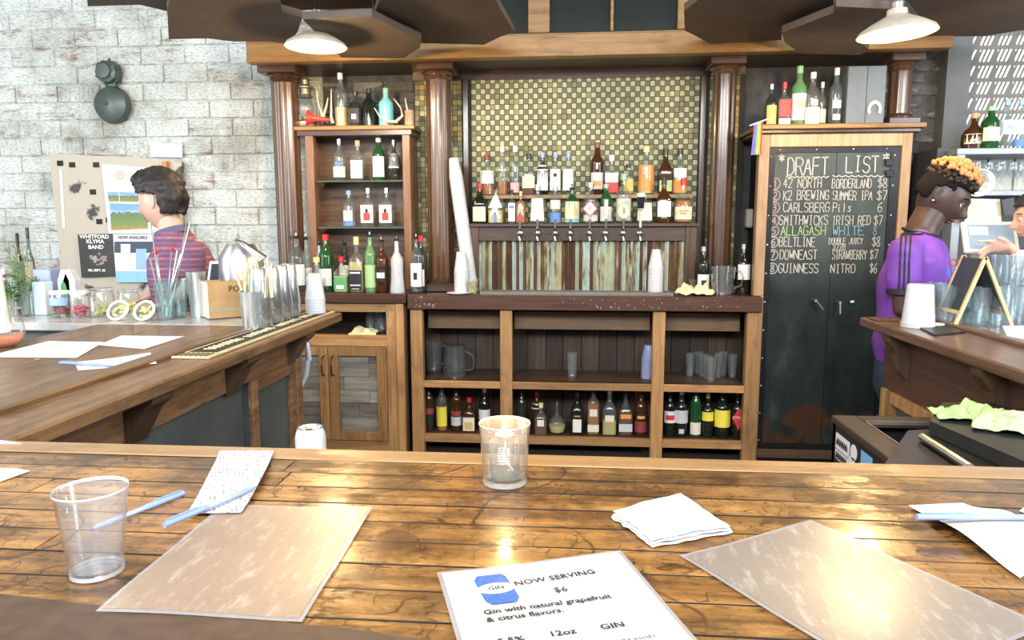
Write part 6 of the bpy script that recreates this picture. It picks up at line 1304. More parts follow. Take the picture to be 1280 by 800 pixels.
for k in range(26):
    u0 = 302+random.random()*40; v0 = 345+random.random()*10; u1 = 297+(u0-302)*1.05+random.uniform(-10, 12); v1 = random.uniform(318, 335)
    a, b_ = AY(u0, v0+18, 2.70+random.uniform(-.03, .03)), AY(u1, v1, 2.72+random.uniform(-.04, .04))
    MB().tube([a, b_], .0035, 5).build('stirrer', pm('stirrer_wood', (0.78, 0.68, 0.45), .6), st)
sc_ = thing('stirrer_cup', 'steel cup holding the wooden stirrers behind the first tins', 'cup', (AY(318, 395, 2.70).x, 2.70, BZ+.0005))
MB().lathe([(0, 0), (.045, 0), (.052, .15), (.050, .15), (.044, .004), (0, .004)], 20).build('cup_body', M_tin, sc_, smooth=True, local=True)
cup_stack((-1.175, 3.16, BZ+.008), .030, .044, .12, 6, .012, 'milky plastic cup in the short stack at the end of bar mat', group='cup stack at the end of the bar mat')
# wooden crate-like box with POWERS print
bxp = thing('whiskey_box', 'brown box printed POWERS on the side bar behind the tins', 'box', (-1.47, 2.78, BZ)); 
A0, A1 = AZ(262, 400, BZ+.0025), AZ(350, 393, BZ+.0025)
hb = (400-350)*2.85/F_PX; bx_m = pm('kraft_box', (0.52, 0.33, 0.14), .55, var=.12); e_ = Vector((A1.x-A0.x, A1.y-A0.y, 0)).normalized(); nn = Vector((-e_.y, e_.x, 0))
rzb = math.atan2(e_.y, e_.x)
bxp.location = (A0.x, A0.y, ZM+.004); bxp.rotation_euler = (0, 0, rzb)
W_ = .32; D_ = .11
MB().box(0, W_, 0, D_, 0, .006).box(0, W_, 0, .006, .006, hb).box(0, W_, D_-.006, D_, .006, hb).box(0, .006, .006, D_-.006, .006, hb).box(W_-.006, W_, .006, D_-.006, .006, hb).build('box_body', bx_m, bxp, local=True)
MB().box(-.001, -.0002, .002, D_-.002, .002, hb-.002).build('box_end_paper', pm('cream_end', (0.80, 0.76, 0.66), .5), bxp, local=True)
MB().box(.004, W_-.004, -.0012, -.0002, .028, .044).build('silver_strip', pm('silver_foil', (0.72, 0.68, 0.5), .25, metal=.6), bxp, local=True)
o = text('POWERS', .036, M_ink, None, (0, 0, 0)); o.parent = bxp; o.location = (.155, -.0015, hb-.035)
mb = MB(); mb.prism([(.135, hb-.062), (.155, hb-.054), (.175, hb-.062), (.155, hb-.070)], -.0016, -.001, 'Y'); mb.build('diamond_mark', M_ink, bxp, local=True)
# papers and pen on the side bar
def bar_sheet(px, mat, label, lift=.0015, fn=None, name='paper_menu', cat='paper'): return sheet(name, [AZ(u, v, BZ) for u, v in px], BZ+lift, label, cat, mat, .0004, 10, 10, fn)
bar_sheet([(-20, 447), (60, 427), (130, 428), (96, 448)], M_white, 'white paper sheet lying left on the side bar')
bar_sheet([(122, 432), (152, 420), (231, 421), (180, 437)], M_lwhite if False else printed('sheet_printed', (0.84, 0.85, 0.87), (0.5, 0.55, 0.65), 40, 60, .4, axes='XY'), 'printed white sheet lying right of the plain one on the side bar')
bar_sheet([(98, 464), (92, 453), (188, 446), (196, 455)], M_white, 'curled white receipt under the pen on the side bar', .0015, lambda s, t: (0, 0, .012*s*s*t), 'receipt', 'receipt')
pen(AZ(75, 454, BZ+.006), AZ(141, 458, BZ+.006), BZ+.008, 'blue pen lying on the receipt on the side bar')
# steel jiggers and tongs heap behind box; small screen; cola cap
p = AY(300, 330, 3.1)
jg = thing('ice_bucket', 'rounded steel bucket with tongs leaning out, behind the brown box', 'bucket', (AY(303, 330, 3.14).x, 3.13, ZM))
hj = AY(303, 305, 3.1).z-ZM
MB().lathe([(0, 0), (.08, 0), (.10, hj*.4), (.095, hj*.8), (.06, hj), (0, hj)], 28).build('bucket_body', M_steel, jg, smooth=True, local=True)
for k in range(3): a, b_ = AY(294+k*4, 300+k, 3.0), AY(326+k*3, 326-k*2, 3.02); MB().tube([a, b_], [.007, .009], 8).build('tong_arm', M_chrome, jg, smooth=True)
o = tag(MB().lathe([(0, 0), (.03, 0), (.04, .14), (.038, .14), (.028, .003), (0, .003)], 20).build('shaker_tin', M_tin, None, loc=(mx_(248, 3.02), 3.02, ZM), smooth=True, local=True), 'upright steel tin left of the brown box', 'shaker tin')
MB().lathe([(0, 0), (.039, 0), (.044, .06), (.0, .062)], 20, (0, 0, .14)).build('tin_top', M_tin, o, smooth=True, local=True)
bottle(mx_(282, 3.06), 3.06, ZM, (391-332)*3.06/F_PX, .02, 'std', 'b', None, [(.3, .6, 'W')], 'r', 'small red-capped bottle behind the brown box', None)
tb = thing('card_reader', 'small dark card terminal in a white frame behind the brown box', 'card terminal', (mx_(266, 3.1), 3.12, ZM)); tb.rotation_euler = (math.radians(-20), 0, 0)
MB().box(-.055, .055, -.01, .01, 0.0, .25, .006).build('frame', M_wplas, tb, local=True)
MB().box(-.040, .04, -.0125, -.0095, .11, .235, .002).build('screen', pm('dark_screen', (.05, .06, .08), .15), tb, local=True)
# chrome hose looping from the bar end
pts_ = [AY(u, v, 2.99) for u, v in ((366, 408), (376, 414), (384, 430), (386, 450), (382, 470), (374, 486), (368, 494))]
tag(MB().tube(pts_, .012, 12).build('steel_hose', pm('bright_hose', (.70, .75, .82), .25, metal=.35), None, loc=(pts_[0].x, 2.99, pts_[0].z), smooth=True), 'shiny steel hose looping down from the end of the left bar', 'hose')
bottle(AY(377, 520, 4.0).x, 4.0, 0.0005, .28, .04, 'wine', 'd', None, [(.25, .5, 'W')], 'k', 'dark bottle on the floor by the left bar end', None)

# ================================================================== right wing items
zr_ = BZ+.0005
p = AZ(1141, 404, BZ)
cup_stack((1.36, p.y-.25 if False else 2.97, BZ-.001), .047, .061, .158, 2, .012, 'large milky plastic cup in the upturned stack on the right bar corner', group='upturned cups on the right bar corner')
tag(MB().box(1.27, 1.40, 2.72, 2.92, BZ-.0015, BZ+.004, .002).build('rubber_pad', M_black, None, loc=(1.33, 2.8, BZ)), 'black rubber pad on the right bar lip', 'pad') if False else None
c = [AZ(1168, 420, BZ), AZ(1147, 409, BZ), AZ(1175, 406, BZ), AZ(1207, 416, BZ)]
sheet('rubber_pad', c, BZ+.0000, 'black rubber pad on the right bar lip beside the cups', 'pad', M_black, .005, 2, 2)
p = AZ(1166, 407, BZ); tag(MB().lathe([(0, 0), (.042, 0), (.042, .003), (0, .003)], 24).build('coaster', pm('cream_coaster', (0.78, 0.76, 0.66), .7), None, loc=(p.x, p.y, BZ+.0058), smooth=True, local=True), 'round cream coaster lying on the black pad', 'coaster')
tag(MB().box(1.262, 1.36, 3.12, 3.22, BZ-.0015, BZ+.006, .003).build('metal_clip', M_brass, None, loc=(1.3, 3.17, BZ)), 'brass scrap at the tip of the right bar lip', 'clip')
# pint glasses behind cup stack and sign
GP = glass('pint_glass_bright', (0.93, 0.97, 0.98), 1.3, 0.05, (0.82, 0.90, 0.95), 0.04)
pts_ = [(1160, 3.10), (1171, 3.14), (1182, 3.06), (1193, 3.12), (1168, 3.22), (1180, 3.20), (1204, 3.18), (1216, 3.10), (1228, 3.16), (1240, 3.08), (1226, 3.02), (1243, 3.20), (1256, 3.14), (1268, 3.06), (1272, 3.18), (1284, 3.12), (1250, 3.0), (1262, 3.22), (1213, 3.23), (1290, 3.2)]
for k, (u, yy) in enumerate(pts_):
    pint('pint_glass', 'clear pint glass standing among the others on the right bar top', 'glass', Vector((AY(u, 390, yy).x, yy, zr_)), .032, .041, .155, 'pint glasses on the right bar top', GP, flip=(k % 3 == 0), seg=16)
pts_ = [(1246, 3.14), (1262, 3.10), (1275, 3.14)]
for k, (u, yy) in enumerate(pts_): pint('pint_glass', 'clear glass stacked in the upper tier behind the A-frame sign', 'glass', Vector((AY(u, 390, yy).x, yy, zr_+.157)), .030, .038, .12, 'upper tier of stacked glasses', GP)
# A-frame sign
f0, f1 = AZ(1195, 410, BZ), AZ(1265, 410, BZ); ys = (f0.y+f1.y)/2; apx = AY(1233, 322, ys)
sg = thing('a_frame_sign', 'small folding chalkboard A-frame sign on the right bar top', 'sign', ((f0.x+f1.x)/2, ys, BZ+.001))
hA = apx.z-BZ; xa_, xb_ = f0.x-sg.location.x, f1.x-sg.location.x; xc_ = apx.x-sg.location.x; dpt = .17
M_sgw = pm('sign_pine', (0.66, 0.50, 0.26), .5, var=.15)
def strut(x0, z0, x1, z1, y0, y1, w, nm, m_, off=0):
    d_ = Vector((x1-x0, 0, z1-z0)).normalized(); n_ = Vector((-d_.z, 0, d_.x))*w/2
    mb = MB(); mb.prism([(x0-n_.x, z0-n_.z), (x0+n_.x, z0+n_.z), (x1+n_.x, z1+n_.z), (x1-n_.x, z1-n_.z)], y0, y1, 'Y'); return mb.build(nm, m_, sg, local=True)
for (x0, sgn) in ((xa_, 1), (xb_, -1)):
    strut(x0, 0, xc_, hA, 0, .012, .012, 'sign_stile', M_sgw); strut(x0, 0, xc_, hA, dpt-.012, dpt, .012, 'sign_stile', M_sgw)
    f = .18; strut(x0+(xc_-x0)*f, hA*f, xc_-(xc_-x0)*.04, hA*.97, .012, dpt-.012, .007, 'chalk_panel', pm('sign_slate', (.03, .045, .05), .35))
    strut(x0+(xc_-x0)*f, hA*f, x0+(xc_-x0)*(f+.05), hA*(f+.05), .012, dpt-.012, .012, 'sign_rail', M_sgw)
# pen cup
p = AY(1200, 352, 3.22); pc = thing('pen_cup', 'copper cup holding blue pens and scissors behind the pint glasses', 'pen cup', (p.x, 3.30, zr_-.0)); pc.location.y = 3.245; hz_ = AY(1200, 333, 3.24).z-BZ-.06
MB().lathe([(0, 0), (.03, 0), (.034, hz_), (.032, hz_), (.028, .004), (0, .004)], 18).build('cup_body', pm('copper', (.72, .38, .25), .3, metal=.7), pc, smooth=True, local=True)
for k in range(7): MB().tube([(random.uniform(-.01, .01), 0, hz_-.08), (-.035+k*.012, random.uniform(-.02, .02), hz_+.045+random.random()*.012)], .0045, 6).build('pen', pm('bright_blue_pen', (.10, .28, .75), .35), pc, local=True)
MB().lathe([(.012, -.003), (.017, -.003), (.017, .003), (.012, .003)], 16, (-.02, 0, hz_+.075), mat=Matrix.Rotation(PI/2, 3, 'X') ).lathe([(.012, -.003), (.017, -.003), (.017, .003), (.012, .003)], 16, (.01, 0, hz_+.07), mat=Matrix.Rotation(PI/2, 3, 'X')).build('scissor_handles', C('scissor_red', (.35, .05, .10)), pc, smooth=True, local=True)
# small white device lower right on bar top
c = [AZ(1258, 422, BZ), AZ(1252, 411, BZ), AZ(1295, 411, BZ), AZ(1300, 424, BZ)]
sheet('phone', c, BZ+.001, 'white phone lying on the right bar top at the edge', 'phone', M_wplas, .012, 3, 3)
# back service counter right, shelf unit, tablet
sv = thing('back_station', 'grey back service station at the right wall with two shelves', 'shelf unit', (2.7, 4.5, 0))
M_st = pm('grey_steel_shelf', (0.26, 0.29, 0.31), .4, metal=.3)
YV = 4.35; xs0 = AY(1195, 210, YV).x
zA, zB2, zC2 = AY(1230, 185, YV).z, AY(1230, 238, YV).z, 1.02
for zz_, tk in ((zA, .035), (zB2, .03)):
    MB().box(xs0, 4.2, YV, 4.75, zz_-tk, zz_, .003).build('shelf', M_st, sv)
MB().box(xs0, 4.2, YV-.25, 4.75, .97, zC2, .003).build('worktop', M_st, sv)
MB().box(xs0, 4.2, YV-.2, 4.75, 0, .97).build('base_cabinet', M_slate, sv)
for xx in (xs0+.002, 4.15): MB().box(xx, xx+.045, YV+.002, YV+.045, zC2, zA-.035, .002).build('upright', M_st, sv)
MB().box(xs0-.06, xs0, YV+.1, 4.75, 0, zA+.01).build('dark_end_panel', pm('charcoal', (.05, .055, .06), .5), sv)
M_crm = pm('cream_board', (0.70, 0.66, 0.56), .6, var=.1)
xx = xs0+.05; k = 0
while xx < 4.1: w_ = .155; MB().box(xx, xx+w_-.012, 4.70, 4.72, zB2+.0, zA-.035, .002).build('back_slat', M_crm, sv); xx += w_
MB().box(xs0, 4.2, 4.72, 4.76, zC2, zA-.035).build('back_panel', pm('charcoal', (.05, .055, .06), .5), sv)
put([(1216, 185, 143, 26, 'jug', 'b', None, [(.16, .42, 'E')], 'c', 'squat dark jug bottle with cream label, leftmost on the right shelf'),
     (1236, 185, 137, 19, 'wine', 'g', None, [(.18, .50, 'E')], 'g', 'green wine bottle with pale yellow label on the right shelf', -.06),
     (1255, 185, 128, 17, 'std', 'c', None, [(.30, .58, 'W'), (.4, .48, 'T', .25, 1)], 'b', 'clear bottle with teal dot label on the right shelf'),
     (1272, 185, 128, 16, 'std', 'c', None, [(.30, .58, 'W'), (.05, .2, 'B')], 'b', 'clear bottle with white label, rightmost in view on the right shelf')], 4.50, zA+.0005, 'bottles on the right shelf')
for k, (u, yy) in enumerate(((1206, 4.5), (1219, 4.48), (1234, 4.5), (1250, 4.47), (1264, 4.5), (1278, 4.47), (1243, 4.6), (1270, 4.62), (1226, 4.6))):
    x = AY(u, 235, yy).x; t = MB().lathe([(0, 0), (.030, .001), (.006, .006), (.004, .07), (.022, .095), (.033, .13), (.028, .17)], 16).build('wine_glass', GP, None, loc=(x, yy, zB2+.0005), smooth=True, local=True)
    tag(t, 'clear stemmed glass standing in the row on the lower right shelf', 'glass', 'stemmed glasses on the lower right shelf')
# enamel lamp head facing the bar
p = AY(1222, 228, 3.95); mt4 = (Vector((-.25, -1, -.12))).to_track_quat('Z', 'Y').to_matrix()
lh = thing('clamp_lamp', 'round white lamp head on a clip in front of the right shelf', 'lamp', tuple(p))
MB().lathe([(0, -.06), (.025, -.06), (.03, -.04), (.05, -.01), (.066, .03), (.070, .032), (.066, .034), (.046, -.004), (0, -.03)], 28, mat=mt4).build('lamp_shade', M_wplas, lh, smooth=True, local=True)
MB().lathe([(0, -.026), (.045, -.003), (.058, .016)], 24, mat=mt4).build('lamp_inner', pm('grey_reflector', (.45, .5, .52), .25, metal=.5), lh, smooth=True, local=True)
MB().tube([tuple(mt4 @ Vector((0, 0, -.055))), (.03, .12, -.02), (.06, .40+.02, .02)], .008, 8).build('lamp_arm', M_st, lh, smooth=True, local=True)
# tablet till
ta, tb_ = AY(1207, 300, 3.85), AY(1276, 300, 3.85); tcx = (ta.x+tb_.x)/2; tz = AY(1240, 317, 3.85).z
tt = thing('tablet_till', 'white tablet till on a stand being tapped by a hand', 'till', (tcx, 4.18, zC2+.0005)); 
Wt, Ht = (tb_.x-ta.x)/2, .17
rot = Matrix.Rotation(math.radians(-22), 3, 'X'); cz0 = tz-zC2
def tbox(x0, x1, z0, z1, y0, y1, nm, m_, bev=.004):
    mb = MB(); mb.box(x0, x1, y0, y1, z0, z1, bev)
    for v in mb.bm.verts: v.co = rot @ v.co + Vector((0, -.33, cz0))
    return mb.build(nm, m_, tt, local=True)
tbox(-Wt, Wt, 0, Ht, -.012, .012, 'tablet_body', M_wplas, .006)
tbox(-Wt+.022, Wt-.022, .02, Ht-.02, -.0135, -.0115, 'tablet_screen', pm('tablet_screen', (.25, .36, .48), .2, emit=(.45, .62, .82), es=.10), 0)
tbox(-Wt+.03, -.01, Ht*.55, Ht-.03, -.0145, -.0135, 'screen_panel', pm('screen_pale', (.5, .6, .7), .3, emit=(.6, .72, .85), es=.08), 0)
MB().prism([(-.05, 0), (.05, 0), (.03, cz0+.05), (-.03, cz0+.05)], -.25, -.2, 'Y').box(-.08, .08, -.30, -.1, 0, .015, .003).build('tablet_stand', M_wplas, tt, local=True)
# pinned papers and dark photo above the till
for (pts4, lb_, m_) in (([(1207, 248), (1250, 249), (1252, 278), (1206, 279)], 'pale notice fixed behind the till', M_crm), ([(1150, 291), (1180, 286), (1205, 303), (1160, 322)], 'cream papers fixed to the wall just right of the purple shirt', M_crm)):
    y_ = 4.3 if 'notice' in lb_ else WY-.145
    Q = [AY(u, v, y_) for u, v in pts4]; cxx = sum(q.x for q in Q)/4; czz = sum(q.z for q in Q)/4
    o = MB().prism([(q.x, q.z) for q in Q], y_, y_+.004, 'Y').build('paper_notice', m_, None, loc=(cxx, y_, czz)); tag(o, lb_, 'paper')
Q = [AY(u, v, 4.28) for u, v in ((1251, 250), (1266, 247), (1268, 268), (1254, 270))]; o = MB().prism([(q.x, q.z) for q in Q], 4.27, 4.28, 'Y').build('photo_frame', M_black, None, loc=(Q[0].x, 4.28, Q[0].z)); tag(o, 'small dark photo clipped above the till', 'photo')

# ================================================================== cooler and black bins behind the bar on the right
ck = thing('bottle_cooler', 'black bottle cooler with stickers and open top behind the bar', 'cooler', (1.02, 1.95, 0))
cx0, cx1, cy0, cy1, cz1 = .838, 1.245, 1.70, 2.35, .85
M_ckt = pm('cooler_top_brown', (.07, .055, .042), .4, metal=.3)
MB().box(cx0, cx0+.02, cy0, cy1, 0, cz1).box(cx1-.02, cx1, cy0, cy1, 0, cz1).box(cx0, cx1, cy1-.02, cy1, 0, cz1-.001).box(cx0, cx1, cy0, cy0+.02, 0, cz1-.001).build('cooler_body', M_black, ck)
MB().box(cx0-.006, cx0+.07, cy0, cy1+.006, cz1-.01, cz1+.012, .003).box(cx0+.07, cx1, cy1-.06, cy1+.006, cz1-.01, cz1+.012, .003).build('cooler_rim', M_ckt, ck)
MB().box(cx0+.07, cx1-.02, cy1-.066, cy1-.06, cz1+.002, cz1+.014).box(cx0+.07, cx0+.075, cy0, cy1-.06, cz1+.002, cz1+.014).build('rim_strip', pm('steel_strip', (.5, .45, .35), .3, metal=.8), ck)
MB().box(cx0+.02, cx1-.02, cy0+.02, cy1-.02, .55, .56).build('inner_tray', pm('tray_grey', (.30, .28, .22), .5), ck)
MB().box(cx0+.13, cx0+.27, cy1-.22, cy1-.10, .56, .72, .004).build('yellow_carton', C('carton_yellow', (.85, .60, .08)), ck)
def AX(u, v, x):
    d = ray(u, v); p = d*(x/d.x); return Vector((x, p.y, p.z+CAM_Z))
for k, (su, sv, m_, wd, hd) in enumerate(((1053, 556, M_white, .115, .05), (1067, 566, M_white, .05, .05), (1052, 573, M_white, .11, .03), (1064, 577, M_white, .05, .03), (1083, 576, C('sticker_blue', (.2, .5, .85)), .08, .04))):
    _q = AX(su, sv, cx0-.001); yy, zz_ = _q.y, _q.z
    o = MB().lathe([(0, 0), (hd/2, 0), (hd/2, .001), (0, .001)], 16, mat=Matrix.Rotation(-PI/2, 3, 'Y')) if wd == hd or abs(wd-hd) < .001 else MB().box(-.001, 0, -wd/2, wd/2, -hd/2, hd/2, 0)
    o = o.build('sticker', m_, ck, loc=Vector((cx0-.0006, yy, zz_))-origin(ck), local=True)
    if k in (0, 2): MB().tube([(cx0-.003, yy+.045-.0075*i_, zz_+(.010 if i_ % 2 else -.010)) for i_ in range(13)], .0022, 5).build('sticker_scribble', M_ink, ck)
# sliding black lid pushed up and the speed bin beyond
ld = thing('cooler_lid', 'glossy black cooler lid slid open and tilted over the cooler', 'lid', (1.15, 1.9, cz1+.014))
m_ldm = pm('glossy_black', (.006, .007, .008), .3)
Q = [AZ(1100, 588, .90), AZ(1135, 538, .90), AZ(1182, 535, .90), AZ(1300, 600, .90)]
MB().prism([(q.x, q.y) for q in Q], cz1+.014, cz1+.05).build('lid_panel', m_ldm, ld)
a, b_ = AZ(1152, 549, .905), AZ(1212, 588, .905); MB().tube([(a.x, a.y, .912), (b_.x, b_.y, .912)], .010, 8).build('lid_handle', M_steel, ld, smooth=True)
bn = thing('speed_rail', 'black bottle rail with towels on it beside the right bar', 'rack', (1.3, 2.0, 0))
Q = [AZ(1162, 528, .93), AZ(1178, 505, .93), AZ(1240, 505, .93), AZ(1340, 540, .93), AZ(1420, 640, .93)]
MB().prism([(q.x, q.y) for q in Q], .86, .935).build('rack_top', pm('matte_black', (.02, .022, .024), .5), bn)
for yl in (1.75, 2.28): MB().box(1.262, 1.292, yl, yl+.03, 0, .86).build('leg', M_iron, bn)
p = AZ(1216, 520, .94); cloth('bar_towel', (p.x, p.y, .936), .20, .13, .05, 'pale green striped towel crumpled on the black rail', M_tow2, 12, -.15)
p = AZ(1262, 535, .94); cloth('bar_towel', (p.x+.03, p.y, .936), .22, .16, .06, 'pale mint towel spread at the right end of the black rail', M_tow3, 17, -.5)

# ================================================================== pendant lamps
def pendant(u, v, y_, wpx, label, warm, tilt=0.0, power=26):
    p = AY(u, v, y_); r = wpx*y_/F_PX/2*1.01
    t = thing('pendant_lamp', label, 'lamp', tuple(p)); t.rotation_euler = (0, tilt, 0)
    pr = [(r, 0), (r*.95, r*.09), (r*.66, r*.27), (r*.40, r*.40), (r*.27, r*.47), (r*.25, r*.62), (0, r*.63)]
    MB().lathe(pr, 40).build('lamp_shade', pm('milk_glass_'+label[:5], (.50, .46, .38), .3, emit=warm, es=.06), t, smooth=True, local=True)
    MB().lathe([(r, 0), (r*1.01, -.003), (r*.97, -.004), (r*.94, .0)], 40).build('shade_rim', pm('shade_rim_cream', (.85, .8, .65), .3), t, smooth=True, local=True)
    MB().lathe([(0, r*.6), (r*.15, r*.6), (r*.17, r*.8), (r*.10, r*.9), (r*.08, r*1.15), (0, r*1.15)], 20).build('socket', pm('dull_socket', (.30, .31, .28), .4, metal=.5), t, smooth=True, local=True)
    MB().tube([(0, 0, r*1.1), (0, 0, 3.35-p.z)], .0045, 8).build('cord', M_iron, t, local=True)
    MB().ball((0, 0, r*.16), r*.19, 3).build('bulb', pm('bulb_glow', (1, .9, .7), .5, emit=(1.0, .78, .42), es=22), t, smooth=True, local=True)
    l = bpy.data.lights.new('pendant_light', 'POINT'); l.energy = power; l.color = (1.0, .66, .30); l.shadow_soft_size = .05
    lo = bpy.data.objects.new('pendant_light', l); COL.objects.link(lo); lo.location = (p.x, p.y, p.z-.03)
pendant(395, 58, 3.75, 74, 'left pendant lamp with white glass shade near the white wall', (1, .85, .55))
pendant(1121, 42, 3.45, 84, 'right pendant lamp with cream shade above the chalkboard', (1, .85, .55), -.05)

# ---- labels that tell repeats apart
G_ = in_group('pint glasses on the right bar top')
a = [o for o in G_ if o.location.x/o.location.y < AY(1208, 390, 3.1).x/3.1]; b_ = [o for o in G_ if o not in a and o.location.x/o.location.y < AY(1246, 390, 3.1).x/3.1]; c = [o for o in G_ if o not in a and o not in b_]
from_left(a, '%s clear pint glass between the upturned cups and the A-frame sign'); from_left(b_, '%s clear pint glass seen under the A-frame sign'); from_left(c, '%s clear pint glass standing right of the A-frame sign')
G_ = in_group('stemmed glasses on the lower right shelf'); from_left([o for o in G_ if o.location.y < 4.55], '%s stemmed glass in the front row on the lower right shelf'); from_left([o for o in G_ if o.location.y >= 4.55], '%s stemmed glass in the back row on the lower right shelf')
from_left(in_group('beer glasses on the right bay shelf'), '%s beer glass in the cluster on the right bay shelf')
from_left(in_group('upper tier of stacked glasses'), '%s glass of the upper tier behind the A-frame sign')
from_left(in_group('glasses in the left cabinet opening'), '%s clear glass at the back of the left cabinet opening')
for g, w_ in (('upturned cups on the right bar corner', 'large milky cup, %s from the bottom of the upturned stack on the right bar'), ('cup stack at the end of the bar mat', 'milky cup, %s from the bottom of the short stack ending the bar mat')):
    for k, o in enumerate(sorted(in_group(g), key=lambda o: o.location.z)): o['label'] = w_ % ORD[k]

# ================================================================== people
def limb(bm, P, side, seg=20):
    """tapered limb through centres P = (pos, r_side, r_front); closed round ends"""
    side = Vector(side).normalized(); rings = []; n = len(P); Q = []
    for i, (p, a, b_) in enumerate(P): Q.append((Vector(p), a, b_))
    t0 = (Q[1][0]-Q[0][0]).normalized(); t1 = (Q[-1][0]-Q[-2][0]).normalized()
    m0, m1_ = min(Q[0][1:]), min(Q[-1][1:])
    S = [(Q[0][0]-t0*m0*.95, .25, 0), (Q[0][0]-t0*m0*.6, .8, 0)]
    pts = [(c, Q[0][1]*k, Q[0][2]*k) for c, k, _ in S]
    for i in range(n-1):
        (p, a, b_), (p2, a2, b2) = Q[i], Q[i+1]
        for j in range(4):
            f = j/4; h = f*f*(3-2*f); pts.append((p.lerp(p2, f), a+(a2-a)*h, b_+(b2-b_)*h))
    pts.append(Q[-1]); pts += [(Q[-1][0]+t1*m1_*.6, Q[-1][1]*.8, Q[-1][2]*.8), (Q[-1][0]+t1*m1_*.95, Q[-1][1]*.25, Q[-1][2]*.25)]
    for i, (c, a, b_) in enumerate(pts):
        t = (pts[min(i+1, len(pts)-1)][0]-pts[max(i-1, 0)][0]).normalized(); sv = side-t*side.dot(t)
        if sv.length < .05: sv = Vector((0, 0, 1))-t*t.z
        sv.normalize(); fv = t.cross(sv)
        rings.append([bm.verts.new(c+sv*a*math.cos(2*PI*k/seg)+fv*b_*math.sin(2*PI*k/seg)) for k in range(seg)])
    for A, B in zip(rings, rings[1:]):
        for k in range(seg): bm.faces.new((A[k], A[(k+1) % seg], B[(k+1) % seg], B[k]))
    bm.faces.new(list(reversed(rings[0]))); bm.faces.new(rings[-1])
def fused(name, limbs, mat, parent, vox=.0105, smooth=3, wrinkle=0.0):
    """merge the limbs into one continuous skin"""
    org = origin(parent); bm = bmesh.new()
    for P, side in limbs: limb(bm, P, side)
    for v in bm.verts: v.co -= org
    bmesh.ops.recalc_face_normals(bm, faces=bm.faces[:])
    me = bpy.data.meshes.new('f'); bm.to_mesh(me); bm.free(); o = bpy.data.objects.new('f', me); COL.objects.link(o)
    r = o.modifiers.new('r', 'REMESH'); r.mode = 'VOXEL'; r.voxel_size = vox; r.use_smooth_shade = True
    s = o.modifiers.new('s', 'SMOOTH'); s.iterations = smooth; s.factor = .5
    bpy.context.view_layer.update()
    m2 = bpy.data.meshes.new_from_object(o.evaluated_get(bpy.context.evaluated_depsgraph_get())); bpy.data.objects.remove(o)
    if wrinkle:
        for v in m2.vertices:
            p = v.co; w = noise.noise((p.x*9+p.z*3, p.y*9, p.z*5))+.5*noise.noise((p.x*22, p.y*22, p.z*12+4)); v.co = p+v.normal*wrinkle*w
    m2.name = name; m2.materials.clear(); m2.materials.append(mat)
    for p in m2.polygons: p.use_smooth = True
    n = bpy.data.objects.new(name, m2); COL.objects.link(n); n.parent = parent; return n
def hand_limbs(w, d, side, s=1.0, curl=(.1, .5, .6, .7), down=Vector((0, 0, -1))):
    d = Vector(d).normalized(); side = Vector(side).normalized(); nrm = d.cross(side).normalized(); out = []
    out.append(([(w, .022*s, .017*s), (w+d*.045*s, .036*s, .014*s), (w+d*.085*s, .040*s, .012*s)], side))
    for k, (off, ln) in enumerate(((-.028, .072), (-.010, .080), (.010, .074), (.028, .058))):
        c = curl[k]; p = w+d*.088*s+side*off*s; P = [(p, .0095*s, .009*s)]; dd = d
        for j in range(3): dd = (dd*math.cos(c)+down*math.sin(c)).normalized(); p = p+dd*ln*(.42, .32, .26)[j]*s; P.append((p, (.0088-.0008*j)*s, (.0085-.0008*j)*s))
        out.append((P, side))
    tb = w+d*.022*s-side*.022*s; t1 = tb+(d*.6-side*.6).normalized()*.036*s+down*.006; t2 = t1+(d*.85-side*.25).normalized()*.030*s
    out.append(([(tb, .013*s, .012*s), (t1, .0105*s, .010*s), (t2, .0085*s, .0075*s)], side)); return out
def ring(cen, axis, rx, ry, rt, mat_, nm, par):
    ax = Vector(axis).normalized(); a = ax.cross(Vector((0, 1, 0.01))).normalized(); b_ = ax.cross(a)
    pts = [Vector(cen)+a*rx*math.cos(t*PI/12)+b_*ry*math.sin(t*PI/12) for t in range(25)]; return MB().tube(pts, rt, 8, False).build(nm, mat_, par, smooth=True)
def basis(face, up=(0, 0, 1)):
    f = Vector(face).normalized(); x = f.cross(Vector(up)).normalized(); u = x.cross(f); return Matrix((x, f, u)).transposed()
def g3(p, c, s): return math.exp(-sum(((p[i]-c[i])/s[i])**2 for i in range(3)))
def head_point(d):
    x, y, z = d.x*.074, d.y*.094, d.z*.118
    if z < 0:
        t = -z/.118; x *= 1-.30*t**1.6
        if y < 0: y *= 1-.45*t
        else: y *= 1-.10*t
    if y > 0: y -= .010*max(0, abs(x)/.074)**2*0
    f = max(0, d.y)
    n = 0
    y += .026*g3((x, 0, z), (0, 0, -.030), (.013, 1, .016))+.012*g3((x, 0, z), (0, 0, -.008), (.009, 1, .024))
    y += .007*g3((x, 0, z), (0, 0, .028), (.05, 1, .012))*f
    for sx in (-1, 1):
        y -= .014*g3((x, 0, z), (sx*.031, 0, .006), (.016, 1, .011))*f
        y += .005*g3((x, 0, z), (sx*.038, 0, -.025), (.018, 1, .02))*f
    y += (.010*g3((x, 0, z), (0, 0, -.058), (.022, 1, .006))+.010*g3((x, 0, z), (0, 0, -.069), (.020, 1, .006))-.006*g3((x, 0, z), (0, 0, -.0635), (.024, 1, .0025)))*f
    y += .012*g3((x, 0, z), (0, 0, -.098), (.022, 1, .018))*f
    return Vector((x, y, z))
